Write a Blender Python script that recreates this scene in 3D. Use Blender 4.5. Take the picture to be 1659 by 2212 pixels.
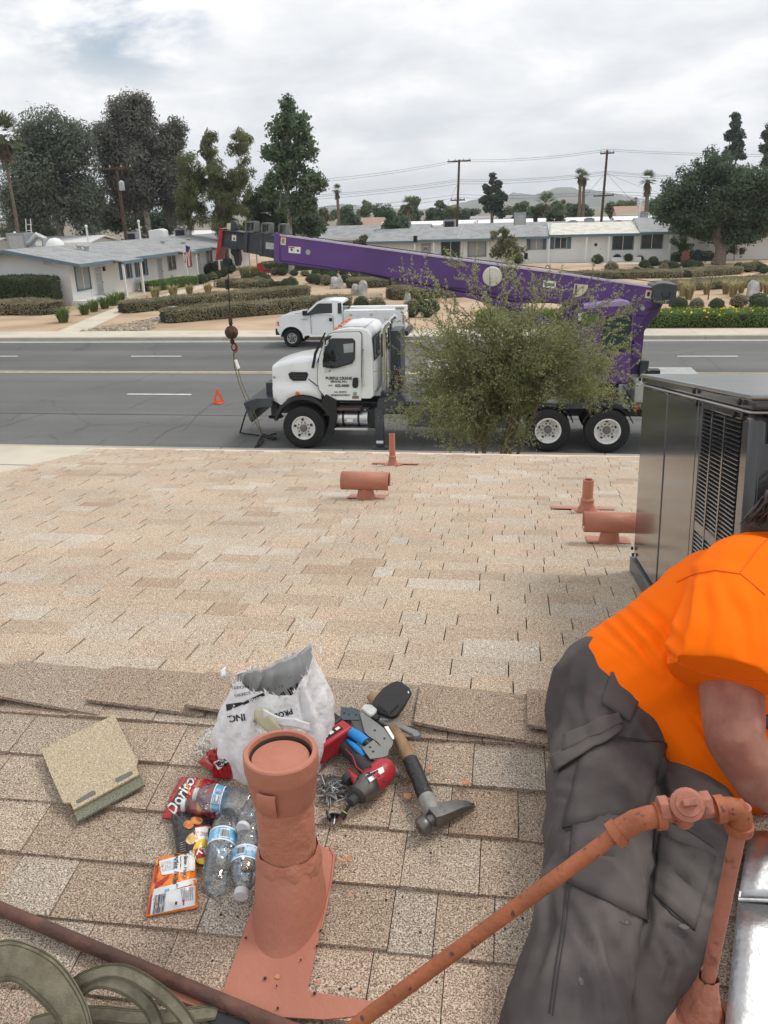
import bpy, bmesh, math, random
import numpy as np
from mathutils import Vector, Matrix, noise as mnoise
for o in list(bpy.data.objects): bpy.data.objects.remove(o)
scene = bpy.context.scene
col = scene.collection
rng = np.random.default_rng(7); random.seed(7)

# ------------------------------------------------------------------ camera
CAMH = 5.5
F, CX, CY = 1797.0, 829.5, 1106.0          # focal length and centre for a 1659 x 2212 frame
TH, PS, RO = math.radians(19.95), math.radians(8.6), -0.025
CW = Vector((-math.sin(PS)*math.cos(TH), math.cos(PS)*math.cos(TH), -math.sin(TH)))
_r0 = Vector((math.cos(PS), math.sin(PS), 0)); _u0 = _r0.cross(CW)
CR = _r0*math.cos(RO) + _u0*math.sin(RO); CU = CR.cross(CW)
CAM = Vector((0, 0, CAMH))
cd = bpy.data.cameras.new('camera'); cam = bpy.data.objects.new('camera', cd); col.objects.link(cam)
cd.sensor_fit = 'VERTICAL'; cd.sensor_height = 36; cd.sensor_width = 27; cd.lens = F/2212*36
cd.clip_start = 0.05; cd.clip_end = 20000
mw = Matrix((CR, CU, -CW)).transposed().to_4x4(); mw.translation = CAM
cam.matrix_world = mw
scene.camera = cam
scene.render.resolution_x, scene.render.resolution_y = 768, 1024

# ------------------------------------------------------------------ light: a bright overcast day
SUN_EL, SUN_AZ = math.radians(56), math.radians(58)      # azimuth from +Y towards +X
world = bpy.data.worlds.new('World'); scene.world = world; world.use_nodes = True
nt = world.node_tree; nt.nodes.clear()
def wn(t, **k):
    n = nt.nodes.new(t)
    for a, b in k.items(): setattr(n, a, b)
    return n
def wl(a, b): nt.links.new(a, b)
sky = wn('ShaderNodeTexSky'); sky.sky_type = 'NISHITA'; sky.sun_disc = False
sky.sun_elevation = SUN_EL; sky.sun_rotation = SUN_AZ; sky.air_density = 1.0; sky.dust_density = 1.5
tc = wn('ShaderNodeTexCoord'); sp = wn('ShaderNodeSeparateXYZ'); wl(tc.outputs['Generated'], sp.inputs[0])
def wm(op, a, b=None, c=None):
    n = wn('ShaderNodeMath', operation=op)
    for i, v in enumerate((a, b, c)):
        if v is None: continue
        if isinstance(v, (int, float)): n.inputs[i].default_value = v
        else: wl(v, n.inputs[i])
    return n.outputs[0]
zz_ = wm('ADD', wm('MAXIMUM', sp.outputs[2], 0.0), 0.30)
cb = wn('ShaderNodeCombineXYZ'); wl(wm('DIVIDE', sp.outputs[0], zz_), cb.inputs[0]); wl(wm('DIVIDE', sp.outputs[1], zz_), cb.inputs[1])
mp = wn('ShaderNodeMapping'); wl(cb.outputs[0], mp.inputs[0]); mp.inputs['Location'].default_value = (3.1, 1.7, 0); mp.inputs['Scale'].default_value = (1.0, 1.1, 1)
n1 = wn('ShaderNodeTexNoise'); n1.inputs['Scale'].default_value = 2.6; n1.inputs['Detail'].default_value = 7; n1.inputs['Roughness'].default_value = .56; n1.inputs['Distortion'].default_value = .2
wl(mp.outputs[0], n1.inputs[0])
r1 = wn('ShaderNodeValToRGB'); wl(n1.outputs['Fac'], r1.inputs[0])
e = r1.color_ramp.elements; e[0].position = .34; e[0].color = (7.0, 7.3, 7.7, 1); e[1].position = .62; e[1].color = (9.6, 9.65, 9.7, 1)
m_ = e.new(.5); m_.color = (8.3, 8.45, 8.65, 1)
n2 = wn('ShaderNodeTexNoise'); n2.inputs['Scale'].default_value = .62; n2.inputs['Detail'].default_value = 5; n2.inputs['Roughness'].default_value = .5
mp2 = wn('ShaderNodeMapping'); wl(cb.outputs[0], mp2.inputs[0]); mp2.inputs['Location'].default_value = (0.4, 2.6, 0)
wl(mp2.outputs[0], n2.inputs[0])
r2 = wn('ShaderNodeValToRGB'); wl(n2.outputs['Fac'], r2.inputs[0]); e = r2.color_ramp.elements
e[0].position = .22; e[0].color = (0.35,)*3+(1,); e[1].position = .36; e[1].color = (1,)*3+(1,)
# a thin gap in the cloud high on the left
gd = (CW+CR*((230-CX)/F)-CU*((-110-CY)/F)).normalized()
dp = wn('ShaderNodeVectorMath', operation='DOT_PRODUCT'); wl(tc.outputs['Generated'], dp.inputs[0]); dp.inputs[1].default_value = gd
gm = wn('ShaderNodeMapRange', interpolation_type='SMOOTHSTEP'); wl(dp.outputs['Value'], gm.inputs[0]); gm.inputs[1].default_value = .990; gm.inputs[2].default_value = .9995; gm.inputs[3].default_value = 0; gm.inputs[4].default_value = 1
gn = wn('ShaderNodeMapRange', interpolation_type='SMOOTHSTEP'); wl(n1.outputs['Fac'], gn.inputs[0]); gn.inputs[1].default_value = .60; gn.inputs[2].default_value = .42
fac_ = wm('MAXIMUM', wm('SUBTRACT', r2.outputs[0], wm('MULTIPLY', gm.outputs[0], gn.outputs[0])), 0.0)
mx = wn('ShaderNodeMix', data_type='RGBA'); wl(fac_, mx.inputs[0]); wl(sky.outputs[0], mx.inputs[6]); wl(r1.outputs[0], mx.inputs[7])
bg = wn('ShaderNodeBackground'); bg.inputs[1].default_value = 0.1; wl(mx.outputs[2], bg.inputs[0])
wo = wn('ShaderNodeOutputWorld'); wl(bg.outputs[0], wo.inputs[0])

sl = bpy.data.lights.new('sun', 'SUN'); so = bpy.data.objects.new('sun', sl); col.objects.link(so)
sl.energy = 1.5; sl.angle = math.radians(16); sl.color = (1, .955, .88)
sd = Vector((math.sin(SUN_AZ)*math.cos(SUN_EL), math.cos(SUN_AZ)*math.cos(SUN_EL), math.sin(SUN_EL)))
so.rotation_euler = sd.to_track_quat('Z', 'Y').to_euler(); so.location = (0, 0, 60)

scene.view_settings.view_transform = 'Standard'; scene.view_settings.look = 'None'
scene.view_settings.exposure = 0.24; scene.view_settings.gamma = 1.0

# ------------------------------------------------------------------ surveying helpers (photo pixel -> place in the scene)
def ray(x, y): return CW + CR*((x-CX)/F) - CU*((y-CY)/F)
def gp(x, y, z=0.15):                       # point on a level plane
    d = ray(x, y); return CAM + d*((z-CAMH)/d.z)
def yp(x, y, Y):                            # point on the upright plane at that distance across the street
    d = ray(x, y); return CAM + d*(Y/d.y)
def zr(x0, y0, w):                          # a magnified crop of the photo -> full frame
    s = w/1659.0
    return lambda x, y: ((x0+x*s)/1.1573, (y0+y*s)/1.1573)

# ------------------------------------------------------------------ naming
def tag(o, label=None, cat=None, group=None, kind=None):
    if label: o['label'] = label
    if cat: o['category'] = cat
    if group: o['group'] = group
    if kind: o['kind'] = kind
    return o
def thing(name, label, cat, loc=(0, 0, 0), group=None, rz=0):
    o = bpy.data.objects.new(name, None); col.objects.link(o); o.location = loc; o.rotation_euler = (0, 0, rz)
    o.empty_display_size = .1
    return tag(o, label, cat, group)
def link(o, parent=None):
    col.objects.link(o)
    if parent is not None: o.parent = parent
    return o
def wloc(o):
    v = Vector((0, 0, 0))
    while o is not None:
        v += o.location; o = o.parent
    return v
def dup(root, loc=None, rz=None, sc=None, label=None):
    r = root.copy(); col.objects.link(r)
    if loc is not None: r.location = loc
    if rz is not None: r.rotation_euler = (0, 0, rz)
    if sc is not None: r.scale = (sc, sc, sc) if isinstance(sc, (int, float)) else sc
    if label: r['label'] = label
    for ch in list(root.children):
        c = ch.copy(); col.objects.link(c); c.parent = r
        for g in ch.children:
            d = g.copy(); col.objects.link(d); d.parent = c
    return r

# ------------------------------------------------------------------ meshes
class MB:
    def __init__(s): s.v = []; s.f = []; s.t = []
    def add(s, vs, fs, tint=None):
        b = len(s.v); s.v += [tuple(p) for p in vs]; s.f += [tuple(i+b for i in f) for f in fs]
        s.t += [tint]*len(fs); return s
    def box(s, x0, x1, y0, y1, z0, z1, tint=None):
        return s.add([(x0,y0,z0),(x1,y0,z0),(x1,y1,z0),(x0,y1,z0),(x0,y0,z1),(x1,y0,z1),(x1,y1,z1),(x0,y1,z1)],
              [(0,3,2,1),(4,5,6,7),(0,1,5,4),(1,2,6,5),(2,3,7,6),(3,0,4,7)], tint)
    def obox(s, c, ax, h, tint=None):       # centre, three axes, half sizes
        c = Vector(c); a = [Vector(k) for k in ax]; vs = []
        for sz in (-1, 1):
            for sx, sy in ((-1,-1),(1,-1),(1,1),(-1,1)): vs.append(c+a[0]*(sx*h[0])+a[1]*(sy*h[1])+a[2]*(sz*h[2]))
        return s.add(vs, [(0,3,2,1),(4,5,6,7),(0,1,5,4),(1,2,6,5),(2,3,7,6),(3,0,4,7)], tint)
    def loft(s, rings, closed=True, caps=True, tint=None):
        n = len(rings[0]); vs = [p for r in rings for p in r]; fs = []
        for i in range(len(rings)-1):
            for j in range(n if closed else n-1):
                k = (j+1) % n
                fs.append((i*n+j, i*n+k, (i+1)*n+k, (i+1)*n+j))
        if caps and closed:
            fs.append(tuple(range(n-1, -1, -1))); fs.append(tuple(range((len(rings)-1)*n, len(rings)*n)))
        return s.add(vs, fs, tint)
    def tube(s, pts, r, n=8, caps=True, tint=None, squash=None):
        pts = [Vector(p) for p in pts]; m = len(pts)
        if isinstance(r, (int, float)): r = [r]*m
        t0 = (pts[1]-pts[0]).normalized(); up = Vector((0,0,1)) if abs(t0.z) < .9 else Vector((1,0,0))
        a = t0.cross(up).normalized(); rings = []
        for i in range(m):
            t = (pts[min(i+1,m-1)]-pts[max(i-1,0)])
            if t.length < 1e-9: t = t0
            t.normalize(); a = (a-t*a.dot(t)); a.normalize(); b = t.cross(a)
            q = squash or 1
            rings.append([pts[i]+(a*math.cos(k*2*math.pi/n)+b*(q*math.sin(k*2*math.pi/n)))*r[i] for k in range(n)])
        return s.loft(rings, True, caps, tint)
    def lathe(s, prof, n=24, o=(0,0,0), d=(0,0,1), tint=None, caps=True):
        o = Vector(o); d = Vector(d).normalized(); up = Vector((0,0,1)) if abs(d.z) < .9 else Vector((1,0,0))
        a = d.cross(up).normalized(); b = d.cross(a)
        return s.loft([[o+d*z+(a*math.cos(k*2*math.pi/n)+b*math.sin(k*2*math.pi/n))*max(r,1e-5) for k in range(n)] for r, z in prof], True, caps, tint)
    def prism(s, pts, ext, tint=None):      # polygon (3-D points) swept along a vector
        pts = [Vector(p) for p in pts]; e = Vector(ext); n = len(pts)
        nrm = Vector((0,0,0))
        for i in range(n): nrm += pts[i].cross(pts[(i+1)%n])
        if nrm.dot(e) > 0: pts = pts[::-1]
        vs = pts+[p+e for p in pts]
        fs = [tuple(range(n)), tuple(range(2*n-1, n-1, -1))]+[(i, i+n, (i+1)%n+n, (i+1)%n) for i in range(n)]
        return s.add(vs, fs, tint)
    def sheet(s, fn, nu, nv, tint=None):    # parametric surface fn(u, v)
        vs = [fn(i/nu, j/nv) for j in range(nv+1) for i in range(nu+1)]
        return s.add(vs, [(j*(nu+1)+i, j*(nu+1)+i+1, (j+1)*(nu+1)+i+1, (j+1)*(nu+1)+i) for j in range(nv) for i in range(nu)], tint)
    def build(s, name, mat, parent=None, smooth=None, bevel=0, world=True, kind=None, solid=0, subd=0, bseg=2):
        me = bpy.data.meshes.new(name)
        off = wloc(parent) if (parent is not None and world) else Vector((0,0,0))
        me.from_pydata([(p[0]-off.x, p[1]-off.y, p[2]-off.z) for p in s.v], [], s.f); me.materials.append(mat)
        if any(t is not None for t in s.t): settint(me, s.t)
        if smooth is not None:
            me.polygons.foreach_set('use_smooth', [True]*len(me.polygons)); me.set_sharp_from_angle(angle=math.radians(smooth))
        o = bpy.data.objects.new(name, me); link(o, parent)
        if solid:
            m = o.modifiers.new('solid', 'SOLIDIFY'); m.thickness = solid; m.offset = 0
        if bevel:
            m = o.modifiers.new('bevel', 'BEVEL'); m.width = bevel; m.segments = bseg; m.limit_method = 'ANGLE'; m.angle_limit = math.radians(35)
            if smooth is None: me.polygons.foreach_set('use_smooth', [True]*len(me.polygons)); me.set_sharp_from_angle(angle=math.radians(50))
        if subd:
            m = o.modifiers.new('sub', 'SUBSURF'); m.levels = m.render_levels = subd
            me.polygons.foreach_set('use_smooth', [True]*len(me.polygons))
        if kind: o['kind'] = kind
        return o
def settint(me, t):
    at = me.attributes.new('tint', 'FLOAT_COLOR', 'FACE')
    c = np.ones((len(me.polygons), 4), dtype=np.float32)
    for i, k in enumerate(t):
        if k is not None: c[i, :3] = k
    at.data.foreach_set('color', c.ravel())
def npmesh(name, v, f, mat, parent=None, tint=None, smooth=False, off=None):
    v = np.asarray(v, dtype=np.float32); f = np.asarray(f, dtype=np.int32); k = f.shape[1]
    if parent is not None: v = v-np.array(wloc(parent), dtype=np.float32)
    me = bpy.data.meshes.new(name)
    me.vertices.add(len(v)); me.vertices.foreach_set('co', v.ravel())
    me.loops.add(f.size); me.loops.foreach_set('vertex_index', f.ravel())
    me.polygons.add(len(f)); me.polygons.foreach_set('loop_start', np.arange(0, f.size, k, dtype=np.int32))
    me.update(calc_edges=True)
    if tint is not None:
        at = me.attributes.new('tint', 'FLOAT_COLOR', 'FACE'); c = np.ones((len(f), 4), dtype=np.float32)
        c[:, :3] = np.asarray(tint, dtype=np.float32).reshape(len(f), -1); at.data.foreach_set('color', c.ravel())
    if smooth: me.polygons.foreach_set('use_smooth', [True]*len(f))
    me.materials.append(mat)
    return link(bpy.data.objects.new(name, me), parent)

# ------------------------------------------------------------------ materials
MATS = {}
def mat(name, c, rough=.6, metal=0, var=.12, vs=6., bump=0., bs=60., c2=None, c2s=3., c2lo=.45, c2hi=.6, tint=False, spec=.5, coat=0, rnd=0, alpha=None, trans=0, ior=1.45, emit=None, det=6, transl=0):
    m = bpy.data.materials.new(name); m.use_nodes = True; MATS[name] = m
    t = m.node_tree; N = t.nodes; b = N['Principled BSDF']; L = t.links.new
    b.inputs['Roughness'].default_value = rough; b.inputs['Metallic'].default_value = metal
    b.inputs['Specular IOR Level'].default_value = spec; b.inputs['Coat Weight'].default_value = coat
    b.inputs['Coat Roughness'].default_value = .08
    b.inputs['IOR'].default_value = ior; b.inputs['Transmission Weight'].default_value = trans
    tc = N.new('ShaderNodeTexCoord')
    def noise(sc, det=6):
        n = N.new('ShaderNodeTexNoise'); n.inputs['Scale'].default_value = sc; n.inputs['Detail'].default_value = det
        L(tc.outputs['Object'], n.inputs['Vector']); return n
    def mix(a, bb, f, typ='MIX'):
        n = N.new('ShaderNodeMix'); n.data_type = 'RGBA'; n.blend_type = typ
        for i, v in ((6, a), (7, bb)):
            if hasattr(v, 'is_linked') or hasattr(v, 'links'): L(v, n.inputs[i])
            else: n.inputs[i].default_value = (*v[:3], 1)
        if isinstance(f, (int, float)): n.inputs[0].default_value = f
        else: L(f, n.inputs[0])
        return n.outputs[2]
    base = None
    if c2 is not None:
        n = noise(c2s, det); r = N.new('ShaderNodeValToRGB'); L(n.outputs['Fac'], r.inputs[0])
        r.color_ramp.elements[0].position = c2lo; r.color_ramp.elements[1].position = c2hi
        base = mix(c, c2, r.outputs[0])
    if var:
        n = noise(vs, det); mr = N.new('ShaderNodeMapRange'); L(n.outputs['Fac'], mr.inputs[0])
        mr.inputs[1].default_value = .25; mr.inputs[2].default_value = .75; mr.inputs[3].default_value = 1-var; mr.inputs[4].default_value = 1+var
        cbn = N.new('ShaderNodeCombineColor')
        for i in range(3): L(mr.outputs[0], cbn.inputs[i])
        base = mix(base if base is not None else c, cbn.outputs[0], 1.0, 'MULTIPLY')
    if tint:
        a = N.new('ShaderNodeAttribute'); a.attribute_name = 'tint'
        base = mix(base if base is not None else c, a.outputs['Color'], 1.0, 'MULTIPLY')
    if rnd:
        oi = N.new('ShaderNodeObjectInfo'); mr = N.new('ShaderNodeMapRange'); L(oi.outputs['Random'], mr.inputs[0])
        mr.inputs[3].default_value = 1-rnd; mr.inputs[4].default_value = 1+rnd
        cbn = N.new('ShaderNodeCombineColor')
        for i in range(3): L(mr.outputs[0], cbn.inputs[i])
        base = mix(base if base is not None else c, cbn.outputs[0], 1.0, 'MULTIPLY')
    if base is None: b.inputs['Base Color'].default_value = (*c, 1)
    else: L(base, b.inputs['Base Color'])
    if bump:
        n = noise(bs, 5); bp = N.new('ShaderNodeBump'); bp.inputs['Strength'].default_value = min(1, bump); bp.inputs['Distance'].default_value = 1.0/bs*.6*max(1, bump)
        L(n.outputs['Fac'], bp.inputs['Height']); L(bp.outputs[0], b.inputs['Normal'])
    if emit: b.inputs['Emission Color'].default_value = (*emit, 1); b.inputs['Emission Strength'].default_value = 1
    if transl:
        out = N['Material Output']; td = N.new('ShaderNodeBsdfTranslucent'); ms = N.new('ShaderNodeMixShader'); ms.inputs[0].default_value = transl
        if base is None: td.inputs[0].default_value = (*c, 1)
        else: L(base, td.inputs[0])
        L(b.outputs[0], ms.inputs[1]); L(td.outputs[0], ms.inputs[2]); L(ms.outputs[0], out.inputs[0])
    return m
def noise3(p, s): return mnoise.noise(Vector(p)*s)

# ------------------------------------------------------------------ lettering: flat text turned into a mesh and laid on any surface
def text2d(s, size=1.0, align='CENTER', bold=0.0, wide=1.0):
    cu = bpy.data.curves.new('lettering', 'FONT'); cu.body = s; cu.size = size; cu.align_x = align; cu.align_y = 'CENTER'; cu.resolution_u = 2; cu.offset = bold
    o = bpy.data.objects.new('lettering', cu); col.objects.link(o)
    dg = bpy.context.evaluated_depsgraph_get(); me = o.evaluated_get(dg).to_mesh()
    vs = [(v.co.x*wide, v.co.y) for v in me.vertices]; fs = [tuple(p.vertices) for p in me.polygons]
    bpy.data.objects.remove(o); bpy.data.curves.remove(cu)
    return vs, fs
def lettering(mb, s, fn, size, **k):
    vs, fs = text2d(s, size, **k); mb.add([fn(a, b) for a, b in vs], fs)
# ================================================================== SETTING
def structure(o): o['kind'] = 'structure'; return o
# --- materials of the ground
def road_material():
    m = bpy.data.materials.new('asphalt'); m.use_nodes = True; t = m.node_tree; N = t.nodes; L = t.links.new; b = N['Principled BSDF']
    tc = N.new('ShaderNodeTexCoord')
    def noise(sc, det=6, vec=None):
        n = N.new('ShaderNodeTexNoise'); n.inputs['Scale'].default_value = sc; n.inputs['Detail'].default_value = det; L(vec or tc.outputs['Object'], n.inputs['Vector']); return n
    mpn = N.new('ShaderNodeMapping'); L(tc.outputs['Object'], mpn.inputs[0]); mpn.inputs['Scale'].default_value = (.05, 1, 1)   # wheel tracks run along the street
    lanes = noise(.55, 3, mpn.outputs[0]); big = noise(.25, 5); fine = noise(28, 8)
    def rng_(n, lo, hi, a=.3, bb=.7):
        r = N.new('ShaderNodeMapRange'); L(n.outputs['Fac'], r.inputs[0]); r.inputs[1].default_value = a; r.inputs[2].default_value = bb; r.inputs[3].default_value = lo; r.inputs[4].default_value = hi; return r.outputs[0]
    def mul(a, bb):
        n = N.new('ShaderNodeMath'); n.operation = 'MULTIPLY'
        for i, v in enumerate((a, bb)):
            if isinstance(v, (int, float)): n.inputs[i].default_value = v
            else: L(v, n.inputs[i])
        return n.outputs[0]
    val = mul(mul(rng_(lanes, .78, 1.2), rng_(big, .88, 1.1)), rng_(fine, .72, 1.28))
    # crack network
    dist = noise(1.1, 5); ad = N.new('ShaderNodeVectorMath'); ad.operation = 'MULTIPLY_ADD'; L(dist.outputs['Color'], ad.inputs[0]); ad.inputs[1].default_value = (1.6, 1.6, 0); L(tc.outputs['Object'], ad.inputs[2])
    vo = N.new('ShaderNodeTexVoronoi'); vo.feature = 'DISTANCE_TO_EDGE'; vo.inputs['Scale'].default_value = .17; L(ad.outputs[0], vo.inputs['Vector'])
    cr = N.new('ShaderNodeMapRange'); L(vo.outputs['Distance'], cr.inputs[0]); cr.inputs[1].default_value = .003; cr.inputs[2].default_value = .008; cr.inputs[3].default_value = .80; cr.inputs[4].default_value = 1
    val = mul(val, cr.outputs[0])
    cc = N.new('ShaderNodeMix'); cc.data_type = 'RGBA'; cc.blend_type = 'MULTIPLY'; cc.inputs[0].default_value = 1; cc.inputs[6].default_value = (.128, .127, .124, 1)
    cbn = N.new('ShaderNodeCombineColor')
    for i in range(3): L(val, cbn.inputs[i])
    L(cbn.outputs[0], cc.inputs[7]); L(cc.outputs[2], b.inputs['Base Color']); b.inputs['Roughness'].default_value = .9
    bp = N.new('ShaderNodeBump'); bp.inputs['Strength'].default_value = .5; bp.inputs['Distance'].default_value = .01; L(fine.outputs['Fac'], bp.inputs['Height']); L(bp.outputs[0], b.inputs['Normal'])
    return m
M_asph = road_material()
M_dirt = mat('far_ground', (.20, .17, .12), .95, var=.25, vs=.05)
M_dg = mat('decomposed_granite', (.50, .368, .245), .95, var=.12, vs=.7, c2=(.36, .25, .165), c2s=.35, c2lo=.42, c2hi=.62, bump=.4, bs=25)
M_walk = mat('pale_concrete', (.56, .51, .41), .85, var=.08, vs=1.2, c2=(.47, .43, .35), c2s=.5, c2lo=.5, c2hi=.7)
M_kerb = mat('kerb_concrete', (.40, .375, .32), .9, var=.15, vs=1.5)
M_gut = mat('gutter_concrete', (.33, .32, .29), .9, var=.15, vs=1.0)
M_white = mat('road_paint', (.72, .72, .70), .8, var=.2, vs=4)
M_yell = mat('yellow_road_paint', (.62, .51, .33), .8, var=.2, vs=4)
M_tar = mat('tar_seam', (.060, .060, .060), .7, var=.2)
M_lawn = mat('dry_lawn', (.12, .14, .05), .95, var=.3, vs=1.5, c2=(.26, .21, .12), c2s=.6)

structure(MB().add([(-4500,-1400,-.05),(4500,-1400,-.05),(4500,4450,-.05),(-4500,4450,-.05)], [(0,1,2,3)]).build('ground', M_dirt))
ROAD0, ROAD1 = 18.95, 37.45
road = structure(MB().sheet(lambda u, v: (-260+520*u, ROAD0+(ROAD1-ROAD0)*v, 0), 40, 4).build('road', M_asph))
# far gutter, kerb, pavement, yard
def strip(name, y0, y1, z, m, x0=-260, x1=260):
    return structure(MB().add([(x0,y0,z),(x1,y0,z),(x1,y1,z),(x0,y1,z)], [(0,1,2,3)]).build(name, m))
strip('gutter', ROAD1-.30, ROAD1, .004, M_gut); strip('gutter', ROAD0, ROAD0+.35, .004, M_gut)
def kerb(name, y0, y1, h):
    mb = MB(); x = -260.0
    while x < 260:
        mb.box(x+.004, x+3.04, y0, y1, -.05, h); x += 3.05
    return structure(mb.build(name, M_kerb, bevel=.02))
kerb('kerb', ROAD1, ROAD1+.17, .15); kerb('kerb', ROAD0-.17, ROAD0, .12)
def walk(name, y0, y1, z, x0=-120, x1=120, n=1.83):
    p = structure(MB().box(x0, x1, y0, y1, -.05, z-.012).build(name, M_kerb)); x = x0; i = 0
    vis = []
    while x < x1-.01:
        vis.append(x); x += n
    big = MB()
    for x in vis:
        mb = MB(); mb.box(x+.006, x+n-.006, y0+.004, y1-.004, -.04, z+rng.uniform(-.003,.003))
        if -32 < x < 20: mb.build('concrete_slab', M_walk, p, bevel=.006)
        else: big.v, big.f, big.t = (lambda b: (big.v+mb.v, big.f+[tuple(k+b for k in f) for f in mb.f], big.t+mb.t))(len(big.v))
    big.build('concrete_slab', M_walk, p, kind='stuff')
walk('sidewalk', ROAD1+.17, ROAD1+2.2, .155)
YARD0 = ROAD1+2.2
structure(MB().add([(-150,YARD0,.125),(150,YARD0,.125),(150,150,.125),(-150,150,.125)], [(0,1,2,3)]).build('yard', M_dg))
# near side: verge walk, driveway and the lawn below the roof
walk('sidewalk', ROAD0-1.75, ROAD0-.17, .125)
strip('front_lawn', 7.9, ROAD0-1.75, .10, M_lawn, -60, 60)
structure(MB().box(-18, -7.2, 4.0, ROAD0-1.76, -.05, .108).build('driveway', M_walk))
# painted lines
def lines():
    mb = MB(); mb.box(-200, 200, ROAD1-.55, ROAD1-.44, .003, .008); structure(mb.build('edge_line', M_white))
    p = None
    for k in (-.16, .09):
        mb = MB(); mb.box(-200, 200, 29.45+k, 29.45+k+.10, .003, .008); structure(mb.build('yellow_line', M_yell))
    xs = [gp(278, 850, 0).x, gp(285, 769, 0).x]
    for Y, x0 in ((25.58, xs[0]), (33.05, xs[1])):
        for k in range(-6, 9):
            mb = MB(); mb.box(x0+k*7.32, x0+k*7.32+2.2, Y-.055, Y+.055, .003, .008); structure(mb.build('lane_dash', M_white))
    mb = MB()
    for i in range(120):
        x = -60+i; w = .025+.015*noise3((i*.7, 3, 0), 1)
        y0 = 22.75+.05*noise3((x*.6, 0, 0), 1); y1 = 22.75+.05*noise3(((x+1)*.6, 0, 0), 1)
        mb.add([(x,y0-w,.006),(x+1,y1-w,.006),(x+1,y1+w,.006),(x,y0+w,.006)], [(0,1,2,3)])
    structure(mb.build('tar_seam', M_tar))
    # diagonal shrinkage cracks, traced in the carriageway
    for k, pl in enumerate([[(5,921),(60,905),(100,893)],[(140,1000),(175,985),(195,965)],[(110,1000),(160,970)],[(320,960),(355,935),(400,915)],[(395,930),(440,885),(470,862)],[(510,968),(535,945),(548,915),(570,905)],[(20,1150-240),(50,890)],[(1480,760),(1530,775),(1560,800)],[(1400,752),(1450,758),(1500,748)],[(280,882),(330,860),(420,838)]]):
        mb = MB(); P = [gp(a, b, .006) for a, b in pl]; Q = []
        for a, b in zip(P[:-1], P[1:]):
            for i in range(8): Q.append(a.lerp(b, i/8)+Vector((rng.uniform(-.05,.05), rng.uniform(-.07,.07), 0)))
        Q.append(P[-1])
        for a, b in zip(Q[:-1], Q[1:]):
            d = (b-a); d.normalize(); s_ = Vector((-d.y, d.x, 0))*rng.uniform(.005,.010)
            mb.add([a-s_, b-s_, b+s_, a+s_], [(0,1,2,3)])
        structure(mb.build('road_crack', M_tar))
lines()
# --- far hills
M_hill = mat('chaparral_hills', (.09, .10, .065), .95, var=.35, vs=.004, c2=(.19, .165, .11), c2s=.0015)
def hills():
    crest = [(560,452),(640,449),(700,446),(735,440),(790,447),(900,452),(960,446),(1005,436),(1040,424),(1060,418),(1085,426),(1110,416),(1135,418),(1160,421),(1180,414),(1205,405),(1232,404),(1255,412),(1275,409),(1300,412),(1330,417),(1380,428),(1450,436),(1530,446),(1700,450),(1900,455)]
    for nm, Y, dy, sc in (('hills', 3600, 0, 1.0), ('hills', 2900, 9, .55)):
        P = []
        for (x0,y0),(x1,y1) in zip(crest[:-1], crest[1:]):
            for i in range(12):
                t = i/12; x = x0+(x1-x0)*t; y = y0+(y1-y0)*t
                P.append(yp(x, y+dy+2.0*noise3((x*.06, Y, 0), 1)+1.1*noise3((x*.2, Y, 5), 1), Y))
        rings = []
        for w, h in ((-800,0),(-500,.22),(-230,.62),(0,1),(300,.4),(700,0)):
            rings.append([(p.x*(1+w/Y)+50*noise3((p.x*.004, w*.006, 1), 1), Y+w+70*noise3((p.x*.006, w, 0), 1)*(0 if w == 0 else 1), max(-2, p.z*h*(1+.45*noise3((p.x*.007, w*.02, 2), 1)*(0 if h in (0,1) else 1)))) for p in P])
        mb = MB(); mb.loft(rings, closed=False, caps=False); structure(mb.build(nm, M_hill, smooth=70))
hills()
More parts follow.
